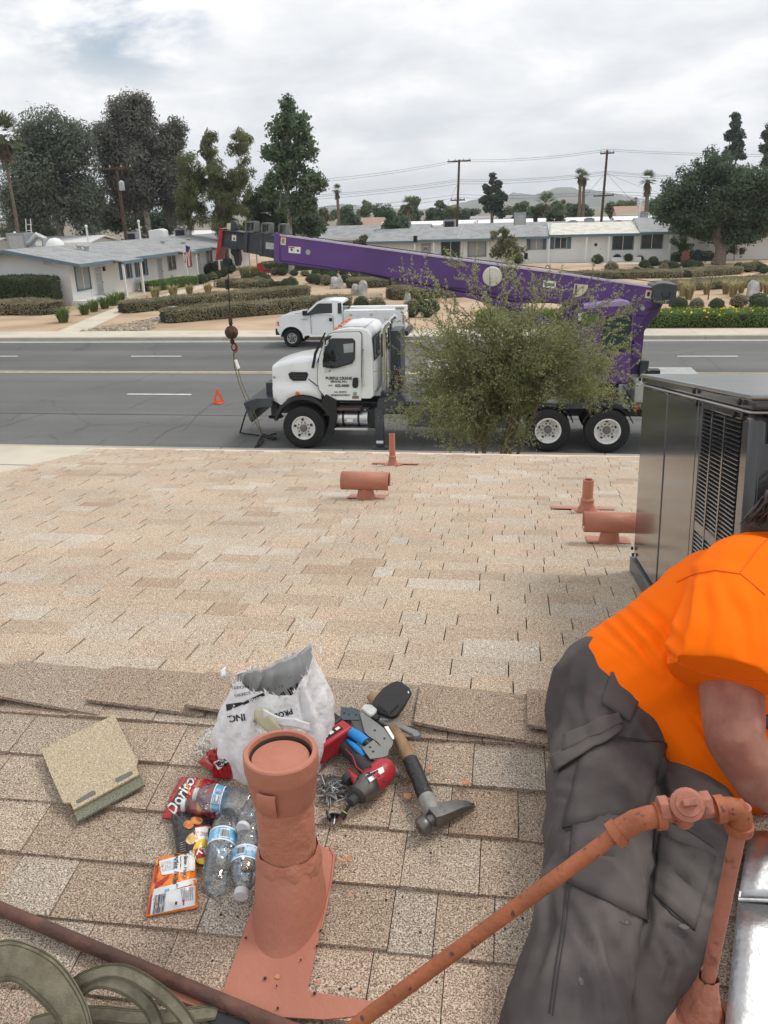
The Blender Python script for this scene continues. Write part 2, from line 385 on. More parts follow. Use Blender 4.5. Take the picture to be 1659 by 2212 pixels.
# ================================================================== THE HOUSE WE STAND ON
RA = math.radians(9.0); RT = math.tan(RA); YR, ZR = 1.93, 4.262
EAVE_Y, RAKE_X, ROOF_R = 7.12, -3.76, 6.2
def roofz(Y): return ZR-abs(Y-YR)*RT
def RP(x, y, h=0.0):                        # photo pixel -> point h above the shingles
    d = ray(x, y); hh = (h+.012)/math.cos(RA)
    for s in (1, -1):
        t = (ZR+hh+s*YR*RT-CAMH)/(d.z+s*d.y*RT); p = CAM+d*t
        if (p.y-YR)*s >= -1e-6: return p
    return p
N_F = Vector((0, math.sin(RA), math.cos(RA))); N_B = Vector((0, -math.sin(RA), math.cos(RA)))
E_B = Vector((0, math.cos(RA), math.sin(RA)))       # up the near slope
def shingle_material():
    m = bpy.data.materials.new('shingle_granules'); m.use_nodes = True; t = m.node_tree; N = t.nodes; L = t.links.new; b = N['Principled BSDF']
    tc = N.new('ShaderNodeTexCoord'); geo = N.new('ShaderNodeNewGeometry')
    def noise(sc, det, vec=None):
        n = N.new('ShaderNodeTexNoise'); n.inputs['Scale'].default_value = sc; n.inputs['Detail'].default_value = det; n.inputs['Roughness'].default_value = .6; L(geo.outputs['Position'], n.inputs['Vector']); return n
    g = noise(330, 2); r = N.new('ShaderNodeValToRGB'); L(g.outputs['Fac'], r.inputs[0]); e = r.color_ramp.elements
    e[0].position = .31; e[0].color = (.075, .058, .048, 1); e[1].position = .68; e[1].color = (.86, .79, .70, 1)
    a = e.new(.43); a.color = (.29, .228, .180, 1); a = e.new(.53); a.color = (.515, .428, .345, 1)
    at = N.new('ShaderNodeAttribute'); at.attribute_name = 'tint'
    mx = N.new('ShaderNodeMix'); mx.data_type = 'RGBA'; mx.blend_type = 'MULTIPLY'; mx.inputs[0].default_value = 1; L(r.outputs[0], mx.inputs[6]); L(at.outputs['Color'], mx.inputs[7])
    # darker granule band woven into the upper part of some tabs, stains
    uv = N.new('ShaderNodeAttribute'); uv.attribute_name = 'band'
    bn = noise(9, 5); ad = N.new('ShaderNodeMath'); ad.operation = 'MULTIPLY_ADD'; L(bn.outputs['Fac'], ad.inputs[0]); ad.inputs[1].default_value = .7; L(uv.outputs['Fac'], ad.inputs[2])
    g2 = noise(260, 1); ad2 = N.new('ShaderNodeMath'); ad2.operation = 'MULTIPLY_ADD'; L(g2.outputs['Fac'], ad2.inputs[0]); ad2.inputs[1].default_value = .5; L(ad.outputs[0], ad2.inputs[2])
    mr = N.new('ShaderNodeMapRange'); L(ad2.outputs[0], mr.inputs[0]); mr.inputs[1].default_value = 1.02; mr.inputs[2].default_value = 1.38; mr.inputs[3].default_value = 0; mr.inputs[4].default_value = .8
    mb_ = N.new('ShaderNodeMix'); mb_.data_type = 'RGBA'; L(mr.outputs[0], mb_.inputs[0]); L(mx.outputs[2], mb_.inputs[6]); mb_.inputs[7].default_value = (.115, .072, .048, 1)
    st = noise(1.3, 4); ms = N.new('ShaderNodeMapRange'); L(st.outputs['Fac'], ms.inputs[0]); ms.inputs[1].default_value = .3; ms.inputs[2].default_value = .7; ms.inputs[3].default_value = .88; ms.inputs[4].default_value = 1.1
    cbn = N.new('ShaderNodeCombineColor')
    for i in range(3): L(ms.outputs[0], cbn.inputs[i])
    m3 = N.new('ShaderNodeMix'); m3.data_type = 'RGBA'; m3.blend_type = 'MULTIPLY'; m3.inputs[0].default_value = 1; L(mb_.outputs[2], m3.inputs[6]); L(cbn.outputs[0], m3.inputs[7])
    L(m3.outputs[2], b.inputs['Base Color']); b.inputs['Roughness'].default_value = .93; b.inputs['Specular IOR Level'].default_value = .25
    bp = N.new('ShaderNodeBump'); bp.inputs['Strength'].default_value = .6; bp.inputs['Distance'].default_value = .002; L(g.outputs['Fac'], bp.inputs['Height']); L(bp.outputs[0], b.inputs['Normal'])
    return m
M_sh = shingle_material()
M_deck = mat('roof_underlay', (.05, .042, .036), .95, var=.3, vs=8)
M_trim = mat('painted_trim', (.70, .62, .52), .6, var=.05)
M_stucco = mat('cream_stucco', (.58, .52, .43), .9, var=.06, bump=.4, bs=80)
house = thing('shingled_house', 'low house below the camera with a tan shingled gable roof and painted vents', 'house', (0, 4, 0))
deck = MB()
yb0 = -4.2
deck.prism([(RAKE_X, EAVE_Y, roofz(EAVE_Y)), (RAKE_X, YR, ZR), (RAKE_X, yb0, roofz(yb0)), (RAKE_X, yb0, roofz(yb0)-.05), (RAKE_X, YR, ZR-.05), (RAKE_X, EAVE_Y, roofz(EAVE_Y)-.05)], (ROOF_R-RAKE_X, 0, 0))
roof = deck.build('roof', M_deck, house)
for nm, y0, y1 in (('fascia_board', EAVE_Y-.03, EAVE_Y+.005), ('fascia_board', yb0-.005, yb0+.03)):
    MB().box(RAKE_X, ROOF_R, y0, y1, roofz((y0+y1)/2)-.2, roofz((y0+y1)/2)-.06).build(nm, M_trim, house)
for sx in (RAKE_X-.02, ROOF_R):
    MB().prism([(sx, EAVE_Y, roofz(EAVE_Y)-.2), (sx, YR, ZR-.2), (sx, yb0, roofz(yb0)-.2), (sx, yb0, roofz(yb0)-.012), (sx, YR, ZR-.012), (sx, EAVE_Y, roofz(EAVE_Y)-.012)], (.02, 0, 0)).build('barge_board', M_trim, house)
wx0, wx1, wy0, wy1 = RAKE_X+.35, ROOF_R-.35, yb0+.45, EAVE_Y-.55
hz = lambda Y: roofz(Y)-.06
MB().prism([(wx0, wy0, 0), (wx0, wy1, 0), (wx0, wy1, hz(wy1)), (wx0, YR, hz(YR)), (wx0, wy0, hz(wy0))], (wx1-wx0, 0, 0)).build('wall', M_stucco, house)
MB().box(RAKE_X-.012, ROOF_R+.012, EAVE_Y-.05, EAVE_Y+.022, roofz(EAVE_Y)+.002, roofz(EAVE_Y)+.012).build('drip_edge', mat('drip_edge_metal', (.66, .52, .42), .5, var=.06), house)
# --- shingles: laminated tabs in overlapping courses
EXP = .143; TH_S = .0085
TINTS = [(1.0,.97,.90),(1.03,.96,.86),(.92,.85,.76),(1.04,.94,.85),(1.0,1.0,.96),(1.08,1.10,1.10),(.86,.76,.66),(.98,.90,.83),(1.02,.98,.90)]
TW = [.22,.22,.10,.16,.08,.05,.03,.06,.08]
def tab(x0, x1, s0, front, lift, jag):
    """one tab: 10 corner box; s = distance down the slope from the ridge to its lower edge"""
    def P(x, s, h):
        Y = YR+s*math.cos(RA)*(1 if front else -1); n = N_F if front else N_B
        return Vector((x, Y, ZR-s*math.sin(RA)))+n*h
    top = s0-EXP-.02
    vs = [P(x0, top, .001), P(x1, top, .001), P(x1, s0+jag, lift*.3), P(x0, s0, lift*.3), P(x0, top, .003), P(x1, top, .003), P(x1, s0+jag, lift+TH_S), P(x0, s0, lift+TH_S)]
    fs = [(4,5,6,7),(0,1,5,4),(1,2,6,5),(2,3,7,6),(3,0,4,7)] if not front else [(7,6,5,4),(4,5,1,0),(5,6,2,1),(6,7,3,2),(7,4,0,3)]
    return vs, fs
jobs = []
def courses(front, n):
    out = []
    for k in range(n):
        s0 = (k+1)*EXP+(0.0 if front else .02); x = RAKE_X-.012-rng.uniform(0, .1); prev = None; hi = rng.random() < .5
        while x < ROOF_R:
            w = float(rng.choice([.09, .12, .14, .165, .19, .23, .28 if front else .15]))*rng.uniform(.9, 1.1)
            hi = not hi
            x1 = min(x+w, ROOF_R+.01); x0 = max(x, RAKE_X-.012)
            t = TINTS[int(rng.choice(len(TINTS), p=TW))]; v = rng.uniform(.93, 1.05)*(1.03 if front else .80)  # near slope darker than the front: sun and view direction put into the tint
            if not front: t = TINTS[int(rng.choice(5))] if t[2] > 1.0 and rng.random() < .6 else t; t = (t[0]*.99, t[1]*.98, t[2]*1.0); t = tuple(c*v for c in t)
            band = rng.choice([0, .15, .35, .7]) if not front else rng.choice([0, 0, 0, .12])
            if x1-x0 > .02: out.append((x0+(.0019 if front else .0010), x1-(.0019 if front else .0010), s0, front, (.0055 if hi else .0015)+rng.uniform(0, .0012)+(.004 if rng.random() < .05 else 0), rng.uniform(-.003, .003), t, band))
            x += w
    return out
nf = int((EAVE_Y-YR)/math.cos(RA)/EXP)+1; nb = int((YR-yb0)/math.cos(RA)/EXP)
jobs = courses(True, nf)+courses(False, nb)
def px(p):
    d = Vector(p)-CAM; w = d.dot(CW)
    if w < .05: return None
    return CX+F*d.dot(CR)/w, CY-F*d.dot(CU)/w, w
def show_size(j):
    x0, x1, s0, front = j[:4]; Y = YR+(s0-EXP/2)*math.cos(RA)*(1 if front else -1); p = px(((x0+x1)/2, Y, roofz(Y)))
    if p is None or not (-60 < p[0] < 1720 and -60 < p[1] < 2270): return 0
    if p[0] > 1290 and 1420 < p[1] < 2150: return 0     # under the seated worker
    return (x1-x0)*EXP/p[2]**2
order = sorted(range(len(jobs)), key=lambda i: -show_size(jobs[i]))
single = set(order[:288])
def band_attr(me, vals):
    at = me.attributes.new('band', 'FLOAT', 'POINT'); at.data.foreach_set('value', np.array(vals, dtype=np.float32))
rest = MB(); rb = []
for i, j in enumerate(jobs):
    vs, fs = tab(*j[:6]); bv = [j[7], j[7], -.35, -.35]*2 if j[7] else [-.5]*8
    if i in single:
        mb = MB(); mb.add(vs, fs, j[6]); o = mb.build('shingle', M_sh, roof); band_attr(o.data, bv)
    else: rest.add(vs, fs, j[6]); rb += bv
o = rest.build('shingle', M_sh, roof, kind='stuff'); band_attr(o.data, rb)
# --- ridge caps: short bent shingles lapping along the ridge
x = RAKE_X-.02; k = 0
stp = .30
while x < ROOF_R:
    w = stp*rng.uniform(.93, 1.07); x1 = x+w+.05; hf = .040+rng.uniform(-.006, .006); j = rng.uniform(-.012, .012); hb0 = .138+rng.uniform(-.010, .010); sk = rng.uniform(.02, .14); nl = rng.uniform(.006, .016)
    kk = rng.uniform(.86, 1.04); t = tuple(c*kk for c in ((.77,.70,.64),(.76,.69,.64),(.74,.70,.66))[k % 3]); mb = MB(); rings = []
    for xx, lift, dj in ((x, .026, 0), (x+.1, .020, j*.4), (x1, .010, j)):
        hb = hb0+(xx-x-.15)*sk; R = []
        for s, fr in ((hf, True), (hf*.7, True), (hf*.4, True), (0, True), (.045, False), (hb*.55, False), (hb, False)):
            Y = YR+s*math.cos(RA)*(1 if fr else -1)+dj*(0 if s == 0 else 1); n = N_F if fr else N_B
            if s == 0: n = Vector((0,0,1))
            R.append(Vector((xx, Y, roofz(Y)-(.006 if s == 0 else 0)))+n*(lift+.006*noise3((xx*4, Y*9, k), 1)+(nl if not fr and s > .1 else 0)))
        R2 = [p-Vector((0,0,.009)) for p in R[::-1]]
        rings.append(R+R2)
    mb.loft(rings, True, True, tint=t)
    o = mb.build('ridge_cap', M_sh, roof, smooth=35); band_attr(o.data, [(-.5,.12,-.1,.25)[k % 4]]*len(o.data.vertices)); x += w; k += 1
# --- orange sealant drips and chips on the near slope: flat flecks
M_fleck = mat('paint_fleck', (.55, .22, .10), .8, var=.2)
# ================================================================== VEHICLES
M_tyre = mat('tyre_rubber', (.018, .018, .019), .85, var=.25, vs=20)
M_rimw = mat('white_wheel_paint', (.72, .71, .69), .45, var=.08, vs=12, c2=(.50, .46, .42), c2s=9, c2lo=.58, c2hi=.75)
M_hub = mat('hub_iron', (.16, .15, .145), .6, var=.3, vs=30)
M_cabw = mat('white_truck_paint', (.80, .81, .81), .25, var=.05, vs=1.3, coat=.4, c2=(.70,.70,.685), c2s=1.1, c2lo=.52, c2hi=.75)
M_black = mat('black_plastic', (.016, .016, .018), .5, var=.15)
M_grey = mat('dark_blue_grey_steel', (.040, .047, .058), .45, var=.15, vs=5, c2=(.06,.067,.078), c2s=2)
M_purple = mat('purple_crane_paint', (.118, .052, .225), .36, var=.06, vs=1.5, coat=.15, c2=(.098,.046,.185), c2s=.9)
M_red = mat('dark_red_paint', (.30, .025, .045), .4, var=.12)
M_alu = mat('brushed_aluminium', (.62, .62, .63), .34, 1.0, var=.08, vs=8)
M_chrome = mat('chrome', (.75, .75, .77), .08, 1.0, var=0)
M_glassd = mat('tinted_glass', (.012, .016, .016), .04, var=0, spec=.6)
M_glassg = mat('green_cab_glass', (.016, .045, .042), .04, var=0, spec=.6)
M_amber = mat('amber_lens', (.75, .16, .015), .25, var=.1)
M_sign = mat('sticker_white', (.78, .77, .74), .5, var=.03)
M_cream = mat('cream_plate', (.66, .60, .44), .5, var=.05)
M_ink = mat('black_ink', (.02, .02, .022), .6, var=0)
M_redink = mat('red_ink', (.45, .05, .04), .6, var=0)
M_galv = mat('dull_galvanised', (.42, .43, .42), .5, .6, var=.15)
TYN = 19.42                               # near side of the crane truck
def body(poly, y0, y1, inset, yst=(0, .03, .97, 1), shrink=(.03, 0, 0, .03)):
    """side outline (x, z) swept across the vehicle; the top leans in"""
    cx = sum(p[0] for p in poly)/len(poly); cz = sum(p[1] for p in poly)/len(poly); rings = []
    for t, s in zip(yst, shrink):
        R = []
        for x, z in poly:
            k = 1-s/1.0
            ym = (y0+y1)/2; h = (y1-y0)/2-inset(z); R.append((cx+(x-cx)*(1-s), ym+(2*t-1)*h, cz+(z-cz)*(1-s)))
        rings.append(R)
    return rings
def plate(mb, pts, Y0, Y1, pxs=True, f=None, z=None):
    """outline in photo pixels on the plane Y0, carried back to Y1"""
    P = [yp(*(f(*p) if f else p), Y0) if pxs else Vector((p[0], Y0, p[1])) for p in pts]
    return mb.prism(P, (0, Y1-Y0, 0))
def arcpts(cx, cz, r, a0, a1, n): return [(cx+r*math.cos(math.radians(a0+(a1-a0)*i/n)), cz+r*math.sin(math.radians(a0+(a1-a0)*i/n))) for i in range(n+1)]
def wheel(root, x, y, r, w, sgn, deep, rimr, z=None, holes=10, rim_mat=None, dual=False):
    """sgn = -1: outer face towards the camera"""
    z = z or r; s = sgn; d = (0, -s, 0)     # axle direction pointing inwards
    mb = MB(); prof = [(rimr, .01), (rimr+.03, 0), (r*.9, .0), (r*.985, .03), (r, .06)]
    k = .06
    while k < w-.07:
        prof += [(r, k+.03), (r-.012, k+.035), (r-.012, k+.045), (r, k+.05)]; k += .05
    prof += [(r*.985, w-.03), (r*.9, w), (rimr, w-.01)]
    tyre = mb.lathe(prof, 40, (x, y, z), d, caps=False).build('tyre', M_tyre, root, smooth=40)
    if dual: MB().lathe([(rimr, w+.04), (r*.9, w+.04), (r, w+.09), (r, 2*w-.03), (r*.9, 2*w+.03), (rimr, 2*w+.03)], 40, (x, y, z), d, caps=False).build('inner_tyre', M_tyre, root, smooth=40)
    mb = MB(); dd = .16 if deep else .035
    mb.lathe([(rimr+.012, 0), (rimr, -.012), (rimr-.025, 0), (rimr-.04, .03), (rimr-.05, dd*.8), (rimr*.62, dd), (rimr*.42, dd-.015), (rimr*.30, dd-.005)], 40, (x, y, z), d, caps=False)
    rim = mb.build('rim', rim_mat or M_rimw, tyre, smooth=35)
    MB().lathe([(rimr*.31, dd), (rimr*.30, dd-.07), (rimr*.25, dd-.09), (rimr*.12, dd-.10), (.001, dd-.10)], 20, (x, y, z), d, caps=False).build('hub', M_hub, tyre, smooth=35)
    mb = MB()
    for i in range(holes):
        a = 2*math.pi*i/holes; q = (x+math.cos(a)*rimr*.5, y-s*(dd-.012), z+math.sin(a)*rimr*.5); mb.lathe([(.019, 0), (.019, -.025), (.012, -.032)], 8, q, d)
    mb.build('lug_nuts', M_hub, tyre)
    mb = MB()
    for i in range(5):
        a = 2*math.pi*(i+.3)/5; q = (x+math.cos(a)*rimr*.74, y-s*(dd-.02), z+math.sin(a)*rimr*.74); mb.lathe([(.03, .0), (.034, -.004), (.001, -.006)], 12, q, d)
    mb.build('hand_holes', M_black, tyre)
    return tyre
def sticker(root, f, pts, Y, m, name='sticker', head=None):
    o = plate(MB(), pts, Y-.006, Y-.002, f=f).build(name, m, root)
    if head: plate(MB(), head[0], Y-.009, Y-.006, f=f).build('printed_panel', head[1], o)
    return o

def crane_truck():
    T = thing('crane_truck', 'white truck with a long purple telescopic crane boom parked across the street', 'crane truck', (-1.4, 20.6, 0))
    yc, YF = 20.6, 21.78
    z1 = zr(560, 780, 400)
    # ---- chassis
    for yy in (20.15, 20.95): MB().box(-5.75, 4.3, yy-.05, yy+.05, .72, 1.0).build('frame_rail', M_grey, T)
    for xx in (-4.87, 1.02, 2.38): MB().tube([(xx, 19.7, .52), (xx, 21.5, .52)], .08, 10).build('axle', M_hub, T)
    wheel(T, -4.87, 19.36, .525, .36, -1, False, .285); wheel(T, -4.87, 21.84, .525, .36, 1, False, .285)
    for xx in (1.02, 2.38): wheel(T, xx, 19.40, .52, .26, -1, True, .295, dual=True); wheel(T, xx, 21.80, .52, .26, 1, True, .295, dual=True)
    # ---- bonnet: rounded sections along its length
    st = [(-5.69,.82,.88,1.14,1.95),(-5.665,.89,.95,1.13,1.995),(-5.58,.90,.98,1.10,2.02),(-5.46,.93,1.04,1.05,2.05),(-5.38,.94,1.08,1.09,2.07),(-5.26,.955,1.11,1.22,2.09),(-5.08,.97,1.13,1.30,2.12),(-4.87,.985,1.14,1.33,2.15),(-4.66,1.0,1.14,1.30,2.18),(-4.50,1.02,1.13,1.24,2.20),(-4.42,1.02,1.10,1.20,2.20)]
    rings = []
    for x, hu, hl, zb, zt in st:
        half = [(hl*.98, zb), (hl, zb+.08), (hl-.01, 1.44), (hl-.05, 1.53), (hu+.015, 1.60), (hu, 1.70), (hu-.012, zt-.2), (hu-.032, zt-.075), (hu-.10, zt-.02), (hu*.45, zt), (0, zt+.012)]
        rings.append([(x, yc-a, b) for a, b in half]+[(x, yc+a, b) for a, b in half[-2::-1]])
    MB().loft(rings, True, True).build('bonnet', M_cabw, T, smooth=38)
    MB().box(-5.71, -5.675, yc-.62, yc+.62, 1.25, 1.85).build('grille', M_black, T, bevel=.03)
    vent = [(665,640),(690,625),(860,625),(872,650),(850,715),(715,715),(680,690)]
    o = plate(MB(), vent, 19.592, 19.70, f=z1).build('bonnet_vent', M_black, T, bevel=.006)
    for zz in (655, 680):
        plate(MB(), [(700,zz),(850,zz-4),(850,zz+6),(705,zz+8)], 19.584, 19.60, f=z1).build('vent_blade', M_grey, o)
    MB().lathe([(.032, 0), (.032, .01), (.02, .014)], 20, (*yp(*z1(519,676), 19.63).xz.to_tuple(), 0) if False else tuple(yp(*z1(519,676), 19.66)), (0,-1,0)).build('round_badge', mat('teal_badge', (.22,.36,.38), .4), T)
    p = yp(*z1(762,846), 19.47); MB().lathe([(.055, -.03), (.055, 0), (.035, .02), (.001, .024)], 16, p, (0,-1,0)).build('marker_lamp', M_amber, T, smooth=40)
    # fender flare: dark lip round the arch and flap behind the wheel
    cx, cz = -4.87, .55; R0, R1 = .68, .755; rings = []
    for i in range(19):
        a = math.radians(168-(168-24)*i/18); c, s_ = math.cos(a), math.sin(a)
        rings.append([(cx+R0*c, 19.36, cz+R0*s_), (cx+R1*c, 19.38, cz+R1*s_), (cx+R1*c, 19.78, cz+R1*s_), (cx+R0*c, 19.78, cz+R0*s_)])
    MB().loft(rings).build('wheel_arch_lip', M_black, T, smooth=40)
    plate(MB(), [(-4.28,1.36),(-4.02,1.22),(-4.04,.75),(-4.14,.36),(-4.28,.38),(-4.22,.8),(-4.30,1.0),(-4.42,1.12)], 19.38, 19.8, pxs=False).build('mud_flap', M_black, T, bevel=.02)
    # ---- cab
    ins = lambda z: max(0, z-1.95)*.16
    cabp = [(-4.46,2.02),(-4.22,2.69),(-4.13,2.81),(-4.0,2.86),(-3.7,2.90),(-3.42,2.892),(-3.26,2.845),(-3.17,2.735),(-3.13,2.4),(-3.12,1.30),(-3.2,1.24),(-4.12,1.24),(-4.30,1.45),(-4.42,1.75)]
    cab = MB().loft(body(cabp, TYN+.02, YF, ins, (0, .025, .12, .88, .975, 1), (.02, 0, 0, 0, 0, .02))).build('cab', M_cabw, T, smooth=40)
    # windscreen across the front pillars
    ws = []
    for t in (-1, 1):
        for x, z in ((-4.475, 2.10), (-4.268, 2.66)):
            ws.append((x, yc+t*(1.13-ins(z)), z))
    MB().prism([ws[0], ws[1], ws[3], ws[2]], (-.012, 0, .004)).build('windscreen', M_glassd, T)
    def on(z): return TYN+.02+ins(z)            # near skin of the cab
    def skin(pts, lift0, lift1, name, m, par, bevel=0, f=z1):
        P = []
        for p in pts:
            q = yp(*f(*p), 19.55); q.y = on(q.z)-lift1; P.append(q)
        return MB().prism(P, (0, lift1-lift0, 0)).build(name, m, par, bevel=bevel)
    dpts = [(1085,232),(1130,215),(1400,210),(1424,235),(1430,500),(1430,905),(1118,902),(1060,868),(1000,800),(985,740),(982,600),(995,470),(1040,300)]
    dcx = sum(p[0] for p in dpts)/len(dpts); dcy = sum(p[1] for p in dpts)/len(dpts)
    skin([(dcx+(a-dcx)*1.03, dcy+(b-dcy)*1.02) for a, b in dpts], -.01, .002, 'door_shadow_gap', M_black, T)  # black backing wider than the door, painting the shadow gap round it
    door = skin(dpts, -.01, .014, 'door', M_cabw, T, .008)
    skin([(1090,285),(1125,272),(1335,272),(1362,300),(1362,480),(1340,525),(1180,572),(1070,578),(1035,560),(1030,500),(1050,400)], .012, .019, 'window_seal', M_black, door)
    glass = skin([(1100,300),(1130,284),(1328,284),(1350,305),(1350,475),(1330,512),(1180,557),(1080,562),(1048,545),(1046,500),(1062,400)], .018, .023, 'window', M_glassd, door)
    skin([(1240,330),(1345,320),(1345,410),(1250,420)], .0225, .0245, 'far_window_view', mat('pale_far_window', (.33,.37,.36), .1), door)  # light through the far window, painted as a pale patch on the glass
    sw = [yp(*z1(1155+58*math.cos(a), 460+48*math.sin(a)), 19.55) for a in np.linspace(0, 2*math.pi, 17)]
    for q in sw: q.y = on(q.z)-.0245
    MB().tube(sw, .005, 6, False).build('steering_wheel', M_black, door)
    skin([(1345,680),(1365,668),(1395,670),(1402,700),(1398,765),(1375,778),(1350,775),(1338,750)], .012, .024, 'door_handle', M_black, door, .004)
    mbt = MB()
    def fn(cx_, cy_, sx):
        c0 = yp(*z1(cx_, cy_), 19.43)
        return lambda a, b: Vector((c0.x+a*sx, on(c0.z+b)-.0165, c0.z+b))
    lettering(mbt, 'PURPLE CRANE', fn(1190,688,1), .094, bold=.0035, wide=1.0)
    lettering(mbt, 'SERVICES, INC.', fn(1190,722,1), .062, bold=.0025, wide=1.0)
    lettering(mbt, '622-0600', fn(1225,764,1), .088, bold=.0035, wide=1.02)
    lettering(mbt, '(909)', fn(1103,762,1), .048, bold=.001)
    lettering(mbt, 'CA. 250270', fn(1206,830,1), .060, bold=.0015, wide=1.05)
    lettering(mbt, 'VIN#GHGY0631', fn(1207,863,1), .068, bold=.0018)
    mbt.build('lettering', M_ink, door)
    skin([(1348,820),(1385,820),(1385,858),(1348,858)], .012, .0165, 'permit_sticker', mat('green_sticker', (.25,.36,.30), .5), door)
    skin([(1338,860),(1408,860),(1408,888),(1338,888)], .012, .0165, 'permit_sticker', mat('brown_sticker', (.20,.13,.12), .5), door)
    MB().tube([yp(*z1(1440,385), 19.40), yp(*z1(1440,470), 19.38), yp(*z1(1448,770), 19.38)], .017, 8).build('grab_rail', M_chrome, T, smooth=40)
    for i in range(2): MB().tube([yp(*z1(1440+i*8,400+i*365), 19.38), yp(*z1(1440+i*8,400+i*365), 19.38)+Vector((0,.09,0))], .012, 6).build('rail_bracket', M_black, T)
    # back of the cab: window and ribs
    xb = -3.105
    def back(y0, y1, z0, z1_, x0, x1, nm, m, par): return MB().box(x0, x1, y0, y1, z0, z1_).build(nm, m, par, bevel=.01)
    back(yc-.98, yc+.92, 2.14, 2.70, xb-.02, xb+.004, 'rear_window_seal', M_black, T)
    back(yc-.94, yc+.88, 2.18, 2.66, xb-.02, xb+.009, 'rear_window', mat('grey_glass', (.10,.115,.11), .05), T)
    for i in range(12): back(yc-1.0+i*.175, yc-.93+i*.175, 1.42, 2.1, xb-.02, xb+.012, 'pressed_rib', M_cabw, cab)
    # roof marker lamps, sun ridge
    for i in range(5):
        y = yc-.86+i*.43; MB().lathe([(.055, 0), (.05, .025), (.03, .045), (.001, .05)], 12, (-4.02, y, 2.855+.02*(1-abs(i-2)/2)), (-.25, 0, 1)).build('roof_lamp', M_amber, T, smooth=45)
    MB().sheet(lambda u, v: (-3.9+.55*u, yc-.7+1.4*v, 2.893+.012*math.sin(math.pi*u)), 6, 6).build('roof_panel', M_cabw, cab, smooth=40)
    # mirror on its arm
    mir = MB().loft([[tuple(yp(*z1(1075+dx*w*.55, yy), 19.22)+Vector((0, dy*w*.0016, 0))) for dx, dy in ((-1,-8),(0,-14),(1,-8),(1,8),(0,14),(-1,8))] for yy, w in ((322,8),(335,18),(400,22),(480,20),(512,10))]).build('mirror', M_chrome, T, smooth=50)
    MB().loft([[tuple(yp(*z1(1078+dx*w*.55, yy), 19.22)+Vector((0, dy*w*.0016, 0))) for dx, dy in ((-1,-8),(0,-14),(1,-8),(1,8),(0,14),(-1,8))] for yy, w in ((522,8),(540,18),(600,18),(618,8))]).build('mirror', M_chrome, T, smooth=50)
    MB().tube([yp(*z1(1052,300), 19.4), yp(*z1(1050,330), 19.25), yp(*z1(1055,630), 19.25), yp(*z1(1100,610), 19.45)], .015, 6).build('mirror_arm', M_black, T)
    MB().tube([yp(*z1(1050,290), 19.4), yp(*z1(1085,262), 19.32), yp(*z1(1108,252), 19.40)], [.02,.05,.02], 8).build('mirror_arm', M_black, T, smooth=50)
    MB().tube([yp(*z1(875,695), 19.5), yp(*z1(968,768), 19.44)], .014, 6).build('bonnet_latch', M_black, T)
    plate(MB(), [(905,580),(935,420),(1040,215),(1052,220),(955,440),(930,585)], 19.43, 19.50, f=z1).build('pillar_trim', M_black, T)
    # ---- front bumper and its jack
    plate(MB(), [(-6.40,1.10),(-6.05,1.22),(-5.66,1.22),(-5.66,1.0),(-6.0,.98),(-6.1,.92),(-6.22,.60),(-6.27,.66)], 19.52, 21.7, pxs=False).build('front_bumper', M_grey, T, bevel=.015)
    MB().box(-5.92, -5.72, 19.95, 21.3, 1.2, 1.52).build('bumper_box', M_grey, T, bevel=.015)
    MB().box(-5.86, -5.68, 20.05, 20.25, .64, 1.0).build('jack_leg', M_grey, T, bevel=.01)
    MB().lathe([(.19, 0), (.19, .03), (.1, .05)], 16, (-5.77, 20.15, .60), (0,0,1)).build('jack_foot', M_grey, T)
    # ---- tank and steps under the door
    tank = MB().loft([[(x, 19.48+.30+.30*math.cos(a), .735+.215*math.sin(a)) for a in [math.copysign(abs(math.cos(t))**.5, math.cos(t)) and t for t in np.linspace(0, 2*math.pi, 25)[:-1]]] for x in (-4.08, -3.30)]).build('fuel_tank', M_alu, T, smooth=40)
    for x in (-3.90, -3.52):
        MB().loft([[(xx, 19.78+.308*math.cos(t), .735+.223*math.sin(t)) for t in np.linspace(0, 2*math.pi, 25)[:-1]] for xx in (x-.025, x+.025)]).build('tank_strap', M_black, tank, smooth=40)
    MB().box(-4.1, -3.45, 19.42, 19.75, .955, 1.02).build('step', mat('step_tread', (.10,.07,.07), .5), T, bevel=.01)
    MB().box(-4.14, -3.28, 19.40, 19.7, .47, .53).build('step', M_alu, T, bevel=.01)
    plate(MB(), [(1275,1108),(1335,1108),(1335,1138),(1275,1138)], 19.455, 19.49, f=z1).build('tank_label', M_sign, tank)
    MB().lathe([(.05,0),(.05,.03),(.03,.035)], 14, (-3.36, 19.62, .945), (0,-.3,1)).build('filler_cap', M_alu, tank)
    MB().box(-3.27, -3.02, 19.5, 20.0, .5, .95).build('battery_box', M_black, T, bevel=.02)
    # ---- deck, exhaust, outriggers
    MB().box(-3.05, 4.2, 19.55, 21.7, 1.02, 1.16).build('deck', M_grey, T, bevel=.01)
    MB().box(-3.0, -2.5, 19.75, 20.3, 1.16, 1.34).build('tool_box', M_grey, T, bevel=.01)
    for y in (20.0, 21.15):
        MB().tube([(-2.93, y, 1.1), (-2.93, y, 2.5), (-2.93, y, 2.78), (-2.88, y, 2.92), (-2.78, y, 3.0)], .065, 12).build('exhaust_stack', M_chrome, T, smooth=40)
    MB().box(-2.80, -2.55, 20.2, 21.1, 1.15, 2.75).build('boom_rest', M_grey, T, bevel=.015)
    MB().lathe([(.42,0),(.45,.04),(.45,1.0),(.42,1.04)], 28, (-1.9, 20.6, 1.55), (1,0,0)).build('air_tank', M_cabw, T, smooth=40)
